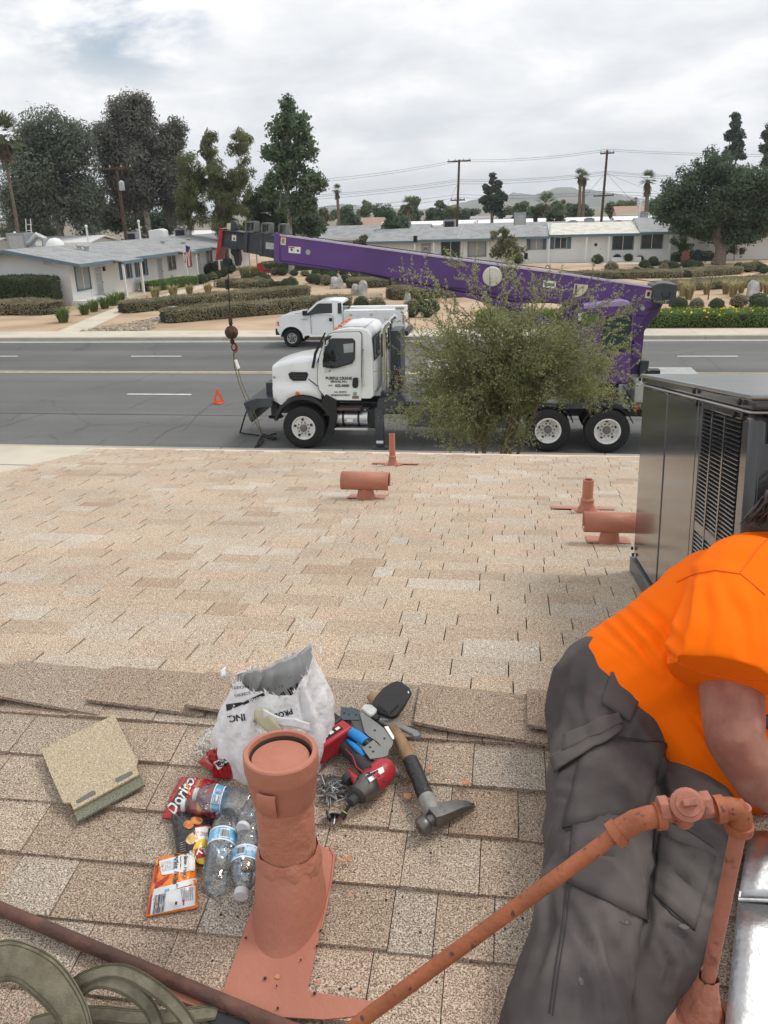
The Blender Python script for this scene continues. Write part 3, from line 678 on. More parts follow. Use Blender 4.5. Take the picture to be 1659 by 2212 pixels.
    plate(MB(), [(-3.1,1.0),(-2.9,1.0),(-2.9,.08),(-3.1,.08)], 19.40, 19.60, pxs=False).build('outrigger_leg', M_grey, T, bevel=.008)
    plate(MB(), [(-3.02,1.22),(-2.45,1.35),(-2.3,1.15),(-2.55,.95),(-2.9,.85),(-3.05,1.0)], 19.44, 19.62, pxs=False).build('outrigger_beam', M_grey, T, bevel=.008)
    MB().lathe([(.2,0),(.2,.03),(.08,.06)], 16, (-3.0, 19.5, .004), (0,0,1)).build('outrigger_foot', M_grey, T)
    sticker(T, None, [(813,952),(828,952),(828,958),(813,958)], 19.40, M_sign)
    plate(MB(), [(3.55,1.0),(3.75,1.0),(3.75,.2),(3.55,.2)], 19.45, 19.65, pxs=False).build('outrigger_leg', M_grey, T, bevel=.008)
    MB().box(2.95, 4.6, 19.55, 21.7, 1.17, 1.62).build('rear_deck', M_galv, T, bevel=.03)
    MB().box(3.15, 3.35, 20.4, 20.6, 1.62, 2.0).build('tie_post', M_grey, T, bevel=.01); MB().box(3.3, 3.62, 20.35, 20.65, 1.62, 1.78).build('tie_block', M_black, T, bevel=.01)
    MB().box(2.98, 3.06, 19.52, 19.56, 1.02, 1.10).build('tail_lamp', mat('red_lens', (.5,.02,.015), .3), T)
    for xx in (1.02, 2.38):
        MB().loft([[(xx+.62*math.cos(a), y, .5+.62*math.sin(a)) for a in np.linspace(.35, math.pi-.35, 12)]+[(xx+.60*math.cos(a), y, .5+.60*math.sin(a)) for a in np.linspace(math.pi-.35, .35, 12)] for y in (19.42, 20.0)]).build('mudguard', M_black, T, smooth=40)
    MB().box(-2.3, .3, 19.5, 19.9, .55, 1.0).build('side_locker', M_grey, T, bevel=.015)
    # ---- superstructure
    BY0, BY1 = 20.22, 20.80
    MB().lathe([(.62,0),(.62,.25)], 32, (2.1, yc, 1.16), (0,0,1)).build('slew_ring', M_grey, T, smooth=40)
    plate(MB(), [(1215,655),(1418,640),(1403,672),(1372,715),(1362,800),(1360,830),(1215,830)], 20.24, 20.34).build('turret_plate', M_purple, T, bevel=.01)
    plate(MB(), [(1225,655),(1440,640),(1425,672),(1392,715),(1380,830),(1225,830)], 20.70, 20.80).build('turret_plate', M_purple, T, bevel=.01)
    z3 = zr(1380, 660, 340); z5 = zr(500, 520, 650); z2 = zr(960, 200, 960); z4 = zr(540, 540, 240)
    base = plate(MB(), [(595,507),(1192,588),(1412,621),(1408,653),(1242,655),(1129,655),(774,588),(592,562)], BY0, BY1).build('boom_base', M_purple, T, bevel=.02)
    plate(MB(), [(597,505),(1192,586.5),(1408,619),(1408,622),(1192,590),(597,508.5)], BY0-.02, BY0+.03).build('top_flange', mat('pale_flange', (.50,.45,.58), .35), base)  # top flange paler than the rest of the boom
    plate(MB(), [(597,563),(774,588),(774,591),(597,566)], BY0-.025, BY0+.03).build('bottom_flange', M_purple, base)
    plate(MB(), [(774,590),(1129,657),(1120,668),(1060,655),(900,620)], BY0-.03, BY1+.03).build('boom_saddle', M_purple, base, bevel=.008)
    plate(MB(), [(592,503),(604,504),(604,566),(591,564)], BY0-.03, BY1+.03).build('boom_collar', M_purple, base, bevel=.008)
    p = yp(1063.5, 597, BY0); MB().lathe([(.225,0),(.225,.05),(.20,.075),(.12,.085),(.11,.10),(.055,.105),(.05,.12),(.001,.12)], 32, p, (0,-1,0)).build('round_cover', mat('ivory_cover', (.66,.63,.55), .5, var=.08), base, smooth=30)
    p = yp(*z5(690,282), BY0); MB().lathe([(.06,.004),(.06,.008),(.001,.009)], 16, p, (0,-1,0)).build('round_port', M_galv, base)
    sticker(base, z5, [(565,243),(643,250),(640,292),(565,285)], BY0, M_sign, head=([(567,246),(603,249),(603,257),(567,254)], M_redink))
    for k in ((585,265),(625,272)): sticker(base, z5, [(k[0]-9,k[1]-5),(k[0]+2,k[1]-8),(k[0]+8,k[1]+6),(k[0]-2,k[1]+9)], BY0-.005, M_ink, 'pictogram')
    sticker(base, z5, [(516,180),(550,183),(546,238),(513,234)], BY0, M_cream, head=([(516,181),(550,184),(550,190),(516,187)], M_redink))
    sticker(base, z5, [(522,196),(540,198),(536,226),(520,222)], BY0-.005, mat('ochre_print', (.30,.24,.14), .6), 'pictogram')
    sticker(base, z3, [(1150,305),(1225,310),(1200,420),(1130,412)], BY0, M_cream, head=([(1150,303),(1225,309),(1222,325),(1148,318)], M_redink))
    sticker(base, z3, [(1165,340),(1200,342),(1185,395),(1155,390)], BY0-.005, M_ink, 'pictogram')
    sticker(base, z2, [(690,865),(745,870),(740,900),(685,895)], BY0, M_sign, head=([(695,875),(738,880),(735,893),(692,888)], mat('green_print', (.18,.24,.12), .6)))
    fan = [(823,880),(880,885)]+[(823+60*math.cos(a), 880+58*math.sin(a)) for a in np.linspace(.12, 1.72, 9)]
    sticker(base, z2, fan, BY0-.002, M_cream, 'angle_scale'); plate(MB(), [(828,885),(834,885),(831,925),(825,925)], BY0-.03, BY0-.012, f=z2).build('scale_pointer', M_black, base)
    # telescoping sections
    def sect(pts, y0, y1, nm, m): return plate(MB(), pts, y0, y1, f=z4).build(nm, m, T, bevel=.012)
    sect([(755,300),(1060,345),(1050,730),(750,690)], 20.27, 20.75, 'boom_section', M_grey)
    sect([(490,285),(800,310),(790,680),(470,625)], 20.31, 20.71, 'boom_section', M_grey)
    s1 = sect([(105,245),(520,290),(500,600),(110,520)], 20.34, 20.68, 'boom_section', M_grey)
    for pts in ([(745,290),(810,295),(800,700),(740,690)], [(480,278),(545,285),(530,630),(465,620)], [(800,690),(1000,735),(1000,680),(800,660)]): sect(pts, 20.24, 20.78, 'section_collar', M_grey)
    sticker(T, z4, [(862,452),(1012,470),(1005,580),(855,565)], 20.27, mat('worn_light_panel', (.40,.42,.44), .6))
    sticker(T, z4, [(275,308),(350,318),(345,435),(272,425)], 20.34, M_sign, head=([(275,308),(350,316),(350,335),(275,326)], M_redink)); sticker(T, z4, [(300,370),(325,372),(322,418),(298,412)], 20.335, M_ink, 'pictogram')
    # boom head
    sect([(60,210),(165,218),(120,255),(90,525),(12,770),(-18,762),(10,560)], 20.25, 20.77, 'boom_nose', M_red)
    sect([(110,240),(480,282),(480,298),(110,256)], 20.22, 20.80, 'head_plate', M_grey)
    sect([(105,515),(350,560),(350,590),(100,530)], 20.26, 20.76, 'head_plate', M_grey)
    sect([(255,560),(370,590),(395,760),(370,870),(330,850),(300,700),(250,640)], 20.36, 20.66, 'head_bracket', M_black)
    for c, r in (((300,170),.105),((180,800),.10)):
        q = yp(*z4(*c), 20.40); MB().lathe([(r,0),(r,.03),(r*.8,.06),(r*.8,.12),(r,.15),(r,.18)], 24, q, (0,1,0)).build('sheave', M_black if c[1] > 300 else M_grey, T, smooth=40)
    sect([(240,250),(240,100),(300,75),(350,110),(410,250)], 20.38, 20.44, 'sheave_guard', M_grey)
    sticker(T, z4, [(190,125),(255,125),(250,240),(185,235)], 20.37, M_cream)
    for pts in ([(515,105),(660,105),(655,275),(510,270)], [(790,130),(920,135),(910,300),(785,285)], [(1090,145),(1200,150),(1190,310),(1080,305)]):
        a = [yp(*z4(*p_), 20.3) for p_ in pts]; mb = MB()
        for i in range(4):
            d = (a[(i+1)%4]-a[i]); mb.obox((a[i]+a[(i+1)%4])/2+Vector((0,.2,0)), (d.normalized(), Vector((0,1,0)), d.normalized().cross(Vector((0,1,0)))), (d.length/2, .2, .018))
        mb.build('cable_guide', mat('grey_green_steel', (.13,.15,.145), .55), T)
    # winch box at the boom foot
    plate(MB(), [(1410,618),(1420,613),(1435,611),(1464,615),(1460,648),(1457,657),(1410,656)], 20.1, 20.9).build('winch_housing', M_grey, T, bevel=.02)
    p = yp(*z3(1390,370), 20.1); MB().tube([p+Vector((.09*math.cos(a), -.008, .09*math.sin(a)*.8)) for a in np.linspace(2.4, 7.0, 14)], .012, 6).build('painted_mark', M_black, T)
    MB().tube([yp(*z3(1310,495), 20.2), yp(*z3(1290,545), 20.2), yp(*z3(1170,560), 20.2)], .03, 8).build('hydraulic_hose', M_black, T)
    p = yp(*z3(1105,540), 20.24); MB().lathe([(.05,0),(.05,.03)], 14, p, (0,-1,0)).build('pivot_pin', M_galv, T)
    MB().tube([yp(1160,690,20.5), yp(1020,610+25,20.5)], .10, 16).build('lift_cylinder', M_purple, T, smooth=40)
    MB().tube([yp(1160,690,20.5), yp(1300,770,20.5)], .14, 16).build('lift_cylinder', M_purple, T, smooth=40)
    for k in (.35, .75):
        a = yp(695,512,20.4).lerp(yp(1350,605,20.4), k)+Vector((0,0,.09)); MB().tube([a-Vector((.05,0,.05)), a, a+Vector((.05,0,-.05))], .012, 6).build('cable_eye', M_black, T)
    for xx, yy in ((898,531),(1137,552+16)):
        a = yp(xx, yy-10, 20.3); MB().box(a.x-.05, a.x+.03, 20.25, 20.4, a.z-.02, a.z+.12).build('top_bracket', M_black, T)
    MB().tube([yp(600,502,20.5), yp(1000,557,20.5), yp(1440,612,20.5)], .009, 6).build('hoist_cable', M_black, T)
    for k, (a, b, dz) in enumerate(((610,900,.03),(900,1150,.05),(1150,1395,.02))):
        P = [yp(a+(b-a)*u, 566+(a+(b-a)*u-597)*.145+2*math.sin(u*9), BY0-.035) for u in np.linspace(0,1,9)]; MB().tube(P, .012, 6).build('hydraulic_hose', M_black, T, smooth=50)
    for k in range(4): MB().tube([(1.6+k*.12, 20.05, 1.2), (1.55+k*.13, 20.0, 1.9+.1*k), (1.75+k*.1, 20.1, 2.5), (1.9+k*.1, 20.3, 2.9)], .02, 8).build('hydraulic_hose', M_black, T, smooth=50)
    for k in range(3): MB().tube([(-2.75, 20.05+k*.06, 1.2), (-2.6, 20.0+k*.06, 1.7+.15*k), (-2.4, 20.1, 1.25)], .018, 8).build('air_line', [M_black, mat('red_line', (.3,.03,.03), .5), mat('blue_line', (.03,.08,.3), .5)][k], T, smooth=50)
    # operator's cab
    oc = [(1240,690),(1252,668),(1268,662),(1345,652),(1362,656),(1370,672),(1368,700),(1358,822),(1330,828),(1232,828)]
    OY = 19.60
    ocab = plate(MB(), oc, OY, 20.2).build('operator_cab', M_purple, T, bevel=.04, bseg=3)
    plate(MB(), [(1262,660),(1345,650),(1362,654),(1362,659),(1262,667)], OY-.02, 20.1).build('cab_visor', mat('sunlit_lilac', (.34,.26,.48), .35), ocab)  # paler copy of the cab purple, with sunlight put into the colour
    plate(MB(), [(640,700),(680,640),(740,618),(955,622),(978,650),(945,1035),(925,1055),(690,1115),(600,1010),(596,900)], OY-.012, OY, f=z3).build('window_seal', M_black, ocab)
    plate(MB(), [(660,705),(700,650),(745,632),(945,636),(962,655),(930,1020),(700,1085),(618,1000),(614,900)], OY-.018, OY-.012, f=z3).build('window', M_glassg, ocab)
    plate(MB(), [(310,600),(600,595),(590,690),(560,760),(310,760)], OY-.012, OY, f=z3).build('window_seal', M_black, ocab)
    plate(MB(), [(385,605),(585,602),(575,690),(550,745),(385,745)], OY-.018, OY-.012, f=z3).build('window', mat('clear_green_glass', (.10,.14,.06), .05), ocab)
    plate(MB(), [(318,602),(360,602),(350,690),(322,690)], OY-.02, OY-.012, f=z3).build('frame_post', M_cabw, ocab)
    plate(MB(), [(605,1020),(612,1020),(612,1290),(605,1290)], OY-.006, OY, f=z3).build('door_gap', M_black, ocab)
    plate(MB(), [(1370,738),(1384,747),(1382,774),(1366,772)], 19.9, 20.15).build('side_locker', M_purple, T, bevel=.01)
    return T
crane_truck()

# ---- hook ball on its cable, chain and sling
M_rust = mat('dark_rusted_iron', (.055, .036, .030), .75, .2, var=.35, vs=14, c2=(.12,.06,.04), c2s=8)
hb = thing('hook_ball', 'round rusty headache ball hanging from the crane cable', 'hook ball', yp(500, 718, 20.35))
c = yp(500, 718, 20.35)
MB().lathe([(.001,-.168)]+[(.168*math.cos(a), .168*math.sin(a)) for a in np.linspace(-1.45, 1.45, 15)]+[(.001,.168)], 24, c).build('ball', M_rust, hb, smooth=60)
MB().tube([yp(492,570,20.35), c+Vector((0,0,.45))], .014, 8).build('cable', M_black, hb)
MB().lathe([(.02,.16),(.05,.2),(.05,.34),(.03,.4),(.018,.5)], 12, c).build('wedge_socket', M_rust, hb, smooth=40)
a = yp(491,615,20.35); MB().lathe([(.02,-.12),(.055,-.1),(.06,.1),(.02,.13)], 12, a).build('overhaul_weight', M_black, hb, smooth=40)
MB().lathe([(.03,-.17),(.06,-.2),(.055,-.25),(.02,-.30)], 12, c).build('swivel', M_rust, hb, smooth=40)
MB().tube([c+Vector((.06*math.sin(t)+.03, 0, -.36+.09*math.cos(t))) for t in np.linspace(0, 2*math.pi*.8, 12)], .02, 8).build('hook', M_rust, hb, smooth=40)
ring = yp(507, 752, 20.35)
sl_ = thing('lifting_sling', 'olive lifting sling hanging from the hook down to the asphalt', 'sling', (ring.x, ring.y, 0))
MB().tube([ring+Vector((.07*math.sin(t), 0, .12*math.cos(t)+.02)) for t in np.linspace(0, 2*math.pi, 17)], .018, 8, False).build('shackle_ring', mat('red_worn_steel', (.30,.07,.04), .6, var=.3, vs=30), sl_, smooth=50)
M_web = mat('olive_webbing', (.17,.15,.055), .85, var=.25, vs=15, bump=.4, bs=200)
def sl_pts(dx): return [yp(505+dx*.3,762,20.3), yp(509+dx,790,20.2), yp(520+dx,830,19.9), yp(538+dx*1.5,872,19.6), yp(556+dx,915,19.45), yp(567,940,19.5)]
for dx in (-3, 3): MB().tube(sl_pts(dx), .026, 8, squash=.4).build('webbing_strap', M_web, sl_, smooth=50)
MB().tube([yp(509,778,20.2), yp(516,797,20.1)], .04, 8).build('sewn_tag', M_sign, sl_, smooth=50)
M_dweb = mat('dark_rope', (.035,.035,.03), .9, var=.2)
for pl in ([(567,938),(580,943),(594,948),(575,943),(598,938)], [(566,940),(560,952),(550,968),(562,962),(568,948)], [(567,941),(590,950),(597,946),(572,940)], [(527,897),(516,935),(530,938),(560,941)]):
    P = [gp(a_, b_, .03) for a_, b_ in pl]
    if pl[0] == (527,897): P[0] = yp(536,880,19.5); P[1] = gp(517,935,.05)
    Q = [P[0]]
    for i in range(len(P)-1):
        for t in (.33, .66, 1): Q.append(P[i].lerp(P[i+1], t)+Vector((rng.uniform(-.02,.02), rng.uniform(-.02,.02), 0 if P[i].z > .1 else rng.uniform(0,.02))))
    MB().tube(Q, .022, 6).build('slack_loop', M_dweb, sl_, smooth=50)

# ---- warning triangle on the road
wt = thing('warning_triangle', 'orange reflective warning triangle standing on the asphalt lane', 'warning triangle', gp(471, 872, 0))
c = gp(471, 872, 0); M_tri = mat('fluorescent_orange', (.85, .10, .025), .5, var=.1)
A = [Vector((c.x-.09,c.y-.16,.04)), Vector((c.x+.13,c.y+.16,.04)), Vector((c.x+.0,c.y,.46))]
for i in range(3):
    a, b = A[i], A[(i+1)%3]; d = (b-a); cen = (A[0]+A[1]+A[2])/3
    n_ = (cen-(a+b)/2).normalized(); f_ = d.normalized().cross(n_)
    MB().obox((a+b)/2+n_*.02, (d.normalized(), n_, f_), (d.length/2, .032, .010)).build('reflector_bar', M_tri, wt)
MB().box(c.x-.10, c.x+.13, c.y-.10, c.y+.12, .004, .03).build('weighted_base', M_tri, wt, bevel=.01)

# ---- pickup against the far kerb
def pickup():
    y0, y1 = 35.35, 37.25
    T = thing('pickup_truck', 'white utility pickup parked facing left along the far kerb', 'pickup truck', (-7.2, 36.3, 0))
    wx, rx, R = -9.17, -5.65, .385
    for x in (wx, rx): wheel(T, x, y0+.02, R, .25, -1, False, .215, holes=8, rim_mat=M_galv); wheel(T, x, y1-.02, R, .25, 1, False, .215, holes=8, rim_mat=M_galv)
    M_pw = M_cabw
    ins = lambda z: max(0, z-1.32)*.32
    arch = arcpts(wx, R, .50, 6, 174, 12)
    front = [(-9.80,.72),(-9.83,1.05),(-9.80,1.22),(-9.62,1.31),(-9.1,1.385),(-8.72,1.43),(-8.60,1.44),(-8.45,1.42),(-7.20,1.42),(-7.18,.52),(-7.3,.50),(-8.5,.50)]+arch[0:]+[(-9.70,.55)]
    MB().loft(body(front, y0, y1, lambda z: max(0, z-1.2)*.5, (0,.02,.98,1), (.006,0,0,.006))).build('front_body', M_pw, T, smooth=35)
    cabp = [(-8.62,1.40),(-8.05,1.88),(-7.9,1.925),(-7.55,1.95),(-7.15,1.94),(-6.98,1.90),(-6.93,1.75),(-6.93,.52),(-7.4,.52),(-7.4,1.38)]
    MB().loft(body(cabp, y0+.01, y1-.01, ins, (0,.03,.97,1), (.01,0,0,.01))).build('cab', M_pw, T, smooth=35)
    def skin(pts, l0, l1, nm, m, par=T, f=lambda z: y0+.01+ins(z)):
        return MB().prism([(x, f(z)-l1, z) for x, z in pts], (0, l1-l0, 0)).build(nm, m, par)
    skin([(-8.50,1.36),(-8.42,1.44),(-8.02,1.80),(-7.92,1.83),(-7.38,1.83),(-7.36,1.44),(-8.12,1.40),(-8.3,1.36)], -.01, .006, 'side_window', M_glassd)
    skin([(-7.12,1.42),(-7.14,1.84),(-6.99,1.84),(-6.96,1.42)], -.01, .006, 'quarter_window', M_glassd)
    MB().prism([(-8.60,y0+.12,1.44),(-8.12,y0+.22,1.83),(-8.12,y1-.22,1.83),(-8.60,y1-.12,1.44)], (-.015,0,.015)).build('windscreen', M_glassd, T)
    MB().box(-6.925, -6.91, y0+.25, y1-.25, 1.46, 1.82).build('rear_window', M_glassd, T)
    for xx in (-8.30, -7.33): MB().box(xx-.006, xx+.006, y0-.002, y0+.02, .58, 1.36).build('door_gap', M_black, T)
    MB().box(-7.50, -7.37, y0-.02, y0+.01, 1.10, 1.24).build('door_handle', M_black, T, bevel=.01)
    MB().box(-8.75, -8.45, y0-.004, y0+.02, 1.185, 1.21).build('badge', M_galv, T)
    MB().box(-8.62, -8.42, y0-.16, y0-.02, 1.36, 1.56).build('door_mirror', M_black, T, bevel=.02)
    MB().box(-9.90, -9.66, y0+.03, y1-.03, .52, .80).build('front_bumper', M_black, T, bevel=.04)
    MB().box(-9.845, -9.80, y0+.25, y1-.25, .84, 1.18).build('grille', M_black, T, bevel=.02)
    for a, b in ((y0+.005, y0+.22), (y1-.22, y1-.005)): MB().box(-9.845, -9.70, a, b, .90, 1.10).build('headlamp', M_amber, T, bevel=.02)
    MB().prism([(-9.12,y0+.3,1.40),(-8.66,y0+.15,1.455),(-8.66,y1-.15,1.455),(-9.12,y1-.3,1.40)], (0,0,.004)).build('bonnet_panel', M_pw, T)
    MB().loft([[(wx+r_*math.cos(a), yy, R+r_*math.sin(a)) for a in np.linspace(.0, math.pi, 16) for r_ in (.50,)]+[(wx+.53*math.cos(a), yy, R+.53*math.sin(a)) for a in np.linspace(math.pi, 0, 16)] for yy in (y0-.015, y0+.1)]).build('wheel_arch_lip', M_pw, T, smooth=40)
    MB().box(-9.68, -8.66, y0+.30, y1-.30, .4, 1.1).build('engine_bay', M_black, T)
    # utility body with side lockers
    bx0, bx1 = -6.86, -4.35
    MB().prism([(bx0,y0+.42,.62),(bx0,y0+.42,1.55),(bx1,y0+.42,1.55),(bx1,y0+.42,.62)], (0,.02,0)).build('bed_wall', M_pw, T)
    bed = MB().box(bx0, bx1, y0-.02, y1+.02, .60, .80).build('bed', M_pw, T, bevel=.02)
    for ya, yb in ((y0-.02, y0+.42), (y1-.42, y1+.02)):
        lk = MB(); lk.prism([(bx0,ya,.82),(bx0,ya,1.54)]+[(bx1,ya,1.56),(bx1,ya,.82),(rx+.55,ya,.82)]+[(x_,ya,z_) for x_, z_ in arcpts(rx,R,.52,58,122,6)]+[(rx-.55,ya,.82)], (0,yb-ya,0))
        lk.build('side_locker', M_pw, T, bevel=.012)
    for a, b in ((bx0+.03, -6.25), (-6.23, -5.1), (-5.08, bx1-.03)):
        d = MB().box(a+.01, b-.01, y0-.034, y0-.016, 1.02, 1.47).build('locker_door', M_pw, T, bevel=.006)
        MB().box((a+b)/2-.05, (a+b)/2+.05, y0-.044, y0-.034, 1.33, 1.39).build('latch', M_galv, d)
    MB().box(bx1, bx1+.06, y0+.42, y1-.42, .7, 1.3).build('tailgate', M_pw, T); MB().box(bx1+.02, bx1+.22, y0, y1, .48, .68).build('rear_bumper', M_black, T, bevel=.02)
    for a in (y0+.02, y1-.2): MB().box(bx1, bx1+.03, a, a+.16, .95, 1.35).build('tail_lamp', mat('red_lens', (.4,.02,.015), .3), T)
    MB().box(bx1-.30, bx1+.05, y0+.02, y0+.3, 1.56, 1.66).build('ladder_bracket', M_galv, T)
pickup()
# ================================================================== HOUSES ACROSS THE STREET
M_wall = mat('white_stucco', (.76, .76, .745), .9, var=.04, vs=.6, bump=.2, bs=30)
M_wallg = mat('grey_white_siding', (.68, .69, .69), .85, var=.04, vs=.6)
M_roofg = mat('grey_composition_shingle', (.33, .335, .34), .95, var=.22, vs=7, c2=(.26,.265,.27), c2s=1.2, bump=.5, bs=14)
M_roofw = mat('white_coated_shingle', (.66, .64, .58), .9, var=.08, vs=6, c2=(.55,.53,.47), c2s=1.5, bump=.4, bs=14)
M_teal = mat('teal_blue_trim', (.115, .185, .225), .6, var=.08)
M_shut = mat('blue_shutter', (.085, .135, .19), .6, var=.08)
M_post = mat('white_paint', (.74, .74, .73), .55, var=.04)
M_frame = mat('window_frame_grey', (.30, .33, .34), .5)
M_pane = mat('dusk_glass', (.05, .058, .06), .06, var=0, spec=.6)
M_paneb = mat('blind_behind_glass', (.33, .335, .33), .25, var=.06, vs=3)
M_screen = mat('screen_mesh', (.30, .31, .31), .7)
M_acg = mat('grey_roof_unit', (.30, .31, .32), .5, .3, var=.12)
M_redd = mat('red_plastic', (.42, .03, .045), .45, var=.05)
def wall_window(par, c, ux, w, h, n, shutters=0, blind=False, frame=M_frame, split=True):
    """c = centre on the wall, ux = unit vector along the wall, n = outward normal"""
    up = Vector((0,0,1)); c = Vector(c)
    f = MB()
    for a, b, hw, hh in ((0, h/2, w/2+.06, .04), (0, -h/2, w/2+.06, .045), (-w/2, 0, .05, h/2), (w/2, 0, .05, h/2)): f.obox(c+ux*a+up*b+n*.035, (ux, up, n), (hw, hh, .035))
    win = f.build('window', frame, par)
    if split:
        for k, s in enumerate((-1, 1)): MB().obox(c+ux*(s*w/4)+n*.015, (ux, up, n), (w/4-.02, h/2-.03, .006)).build('pane', M_paneb if (blind and s > -2) else M_pane, win)
        MB().obox(c+n*.03, (ux, up, n), (.025, h/2-.03, .02)).build('mullion', M_post, win)
    else: MB().obox(c+n*.015, (ux, up, n), (w/2-.04, h/2-.03, .006)).build('pane', M_paneb if blind else M_pane, win)
    for s in ((-1, 1) if shutters else ()):
        sh = MB(); sh.obox(c+ux*(s*(w/2+.27))+n*.02, (ux, up, n), (.19, h/2+.04, .02)); sh.build('shutter', M_shut, par)
    return win
def slab_door(par, c, ux, w, h, n, m, bars=False):
    up = Vector((0,0,1)); c = Vector(c)
    d = MB().obox(c+n*.02, (ux, up, n), (w/2, h/2, .02)).build('door', m, par)
    for a, b, hw, hh in ((0, h/2+.04, w/2+.08, .04), (-w/2-.04, 0, .04, h/2), (w/2+.04, 0, .04, h/2)): MB().obox(c+ux*a+up*b+n*.025, (ux, up, n), (hw, hh, .025)).build('door_frame', M_post, d)
    if bars:
        for i in range(8): MB().obox(c+ux*(-w/2+.06+i*(w-.12)/7)+n*.05, (ux, up, n), (.012, h/2-.04, .01)).build('bar', M_post, d)
        for k in (-.35, .0, .35): MB().obox(c+up*(k*h)+n*.053, (ux, up, n), (w/2-.03, .014, .012)).build('bar', M_post, d)
    MB().obox(c+ux*(w/2-.08)+n*.06, (ux, up, n), (.03, .04, .03)).build('handle', M_black, d)
    return d
def posts(par, pts, z1):
    for x, y in pts: MB().box(x-.07, x+.07, y-.07, y+.07, .12, z1).build('porch_post', M_post, par)
def roof_unit(par, c, w, d, h, kind=0):
    c = Vector(c); o = MB().box(c.x-w/2, c.x+w/2, c.y-d/2, c.y+d/2, c.z, c.z+h).build('roof_unit', M_acg, par, bevel=.03)
    MB().box(c.x-w*.38, c.x+w*.38, c.y-d/2-.012, c.y-d/2, c.z+h*.2, c.z+h*.85).build('grille', M_black if kind else M_galv, o)
    MB().lathe([(w*.33,0),(w*.33,.05),(w*.28,.06)], 16, (c.x, c.y, c.z+h)).build('fan_guard', M_black, o)
def vent_pipe(par, p, h, r=.07, cap=True):
    mb = MB(); mb.tube([p, Vector(p)+Vector((0,0,h))], r, 10)
    if cap: mb.lathe([(r*1.7,0),(r*1.7,.12),(r*.6,.2)], 10, Vector(p)+Vector((0,0,h-.05)))
    mb.build('vent_pipe', M_post, par, smooth=40)
# ---- left block: gable end to the street, porches along its garden side
L = thing('terraced_house', 'long white bungalow with blue eaves, its gable end towards the street', 'house', (-31, 66, .12))
WX, Y0, Y1 = -28.05, 52.3, 92.0           # garden-side wall
EX, EZ, RX, RZ = -26.85, 2.68, -31.85, 3.62
back_x = RX-(WX-RX)
MB().prism([(back_x, Y0, .1), (WX, Y0, .1), (WX, Y0, 2.82), (RX, Y0, 3.52), (back_x, Y0, 2.82)], (0, Y1-Y0, 0)).build('wall', M_wall, L)
ov = .9
for s in (1, -1):
    e = EX if s > 0 else RX-(EX-RX)
    MB().prism([(RX, Y0-ov, RZ), (e, Y0-ov, EZ), (e, Y1, EZ-.12), (RX, Y1, RZ-.12)], (0, 0, .07)).build('roof', M_roofg, L)
    MB().prism([(RX, Y0-ov-.02, RZ-.14), (e, Y0-ov-.02, EZ-.14), (e, Y0-ov-.02, EZ+.06), (RX, Y0-ov-.02, RZ+.06)], (0, .04, 0)).build('barge_board', M_teal, L)
MB().prism([(EX, Y0-ov, EZ-.16), (EX, Y1, EZ-.28), (EX, Y1, EZ-.06), (EX, Y0-ov, EZ+.045)], (.04, 0, 0)).build('fascia_board', M_teal, L)
MB().box(WX+.0, WX+1.0, Y0-.3, 56.2, .1, .42).build('planter_wall', M_wall, L)
for yy in (53.4,):
    wall_window(L, (WX, yy+.55, 1.72), Vector((0,1,0)), 1.9, 1.5, Vector((1,0,0)), blind=True, frame=M_teal)
for i in range(6): MB().box(WX, WX+.03, 54.9+i*.3, 54.93+i*.3, .4, 2.55).build('batten', M_post, L)
slab_door(L, (WX, 56.2, 1.22), Vector((0,1,0)), .95, 2.05, Vector((1,0,0)), M_screen, True)
# porch canopies with posts
for ya, yb, ex in ((56.2, 59.4, -26.1), (68.2, 71.0, -26.2), (76.5, 80.0, -26.2), (86, 89, -26.2)):
    MB().prism([(EX-.2, ya, EZ-.0), (ex, ya, EZ-.14), (ex, yb, EZ-.14), (EX-.2, yb, EZ-.0)], (0, 0, .08)).build('porch_roof', M_roofg, L)
    MB().box(ex, ex+.04, ya, yb, EZ-.26, EZ-.05).build('fascia_board', M_teal, L)
    posts(L, [(ex-.12, ya+.15), (ex-.12, yb-.15)], EZ-.25)
    MB().box(WX, ex+.05, ya, yb, .1, .2).build('porch_slab', M_walk, L)
for yy, w, sh in ((60.6, 1.2, 1), (63.4, 1.4, 1), (69.6, 1.6, 0), (73.4, 1.5, 0), (79.0, 1.4, 0), (84, 1.4, 1)): wall_window(L, (WX, yy, 1.75), Vector((0,1,0)), w, 1.15, Vector((1,0,0)), sh)
slab_door(L, (WX, 67.0, 1.2), Vector((0,1,0)), .95, 2.0, Vector((1,0,0)), M_screen, True); slab_door(L, (WX, 76.0, 1.2), Vector((0,1,0)), .95, 2.0, Vector((1,0,0)), M_screen, True)
MB().box(WX, WX+.12, 57.0, 57.18, 1.95, 2.25).build('porch_lamp', M_black, L)
MB().box(RX-.5+2.6, RX-.5+3.2, Y0-.02, Y0, 2.7, 2.95).build('gable_vent', M_galv, L)
mb = MB()
for k in range(3): mb.tube([(WX+.25, 61.6+k*.35, .3), (WX+.25, 61.6+k*.35, .9), (WX+.25, 61.9+k*.35, .95)], .03, 6)
for k in range(3): mb.lathe([(.1,0),(.1,.18)], 10, (WX+.3, 61.7+k*.35, .75), (1,0,0))
mb.build('gas_meter', M_galv, L)
roof_unit(L, (-35.9, 60.5, 3.2), 1.5, 1.3, 1.35); 
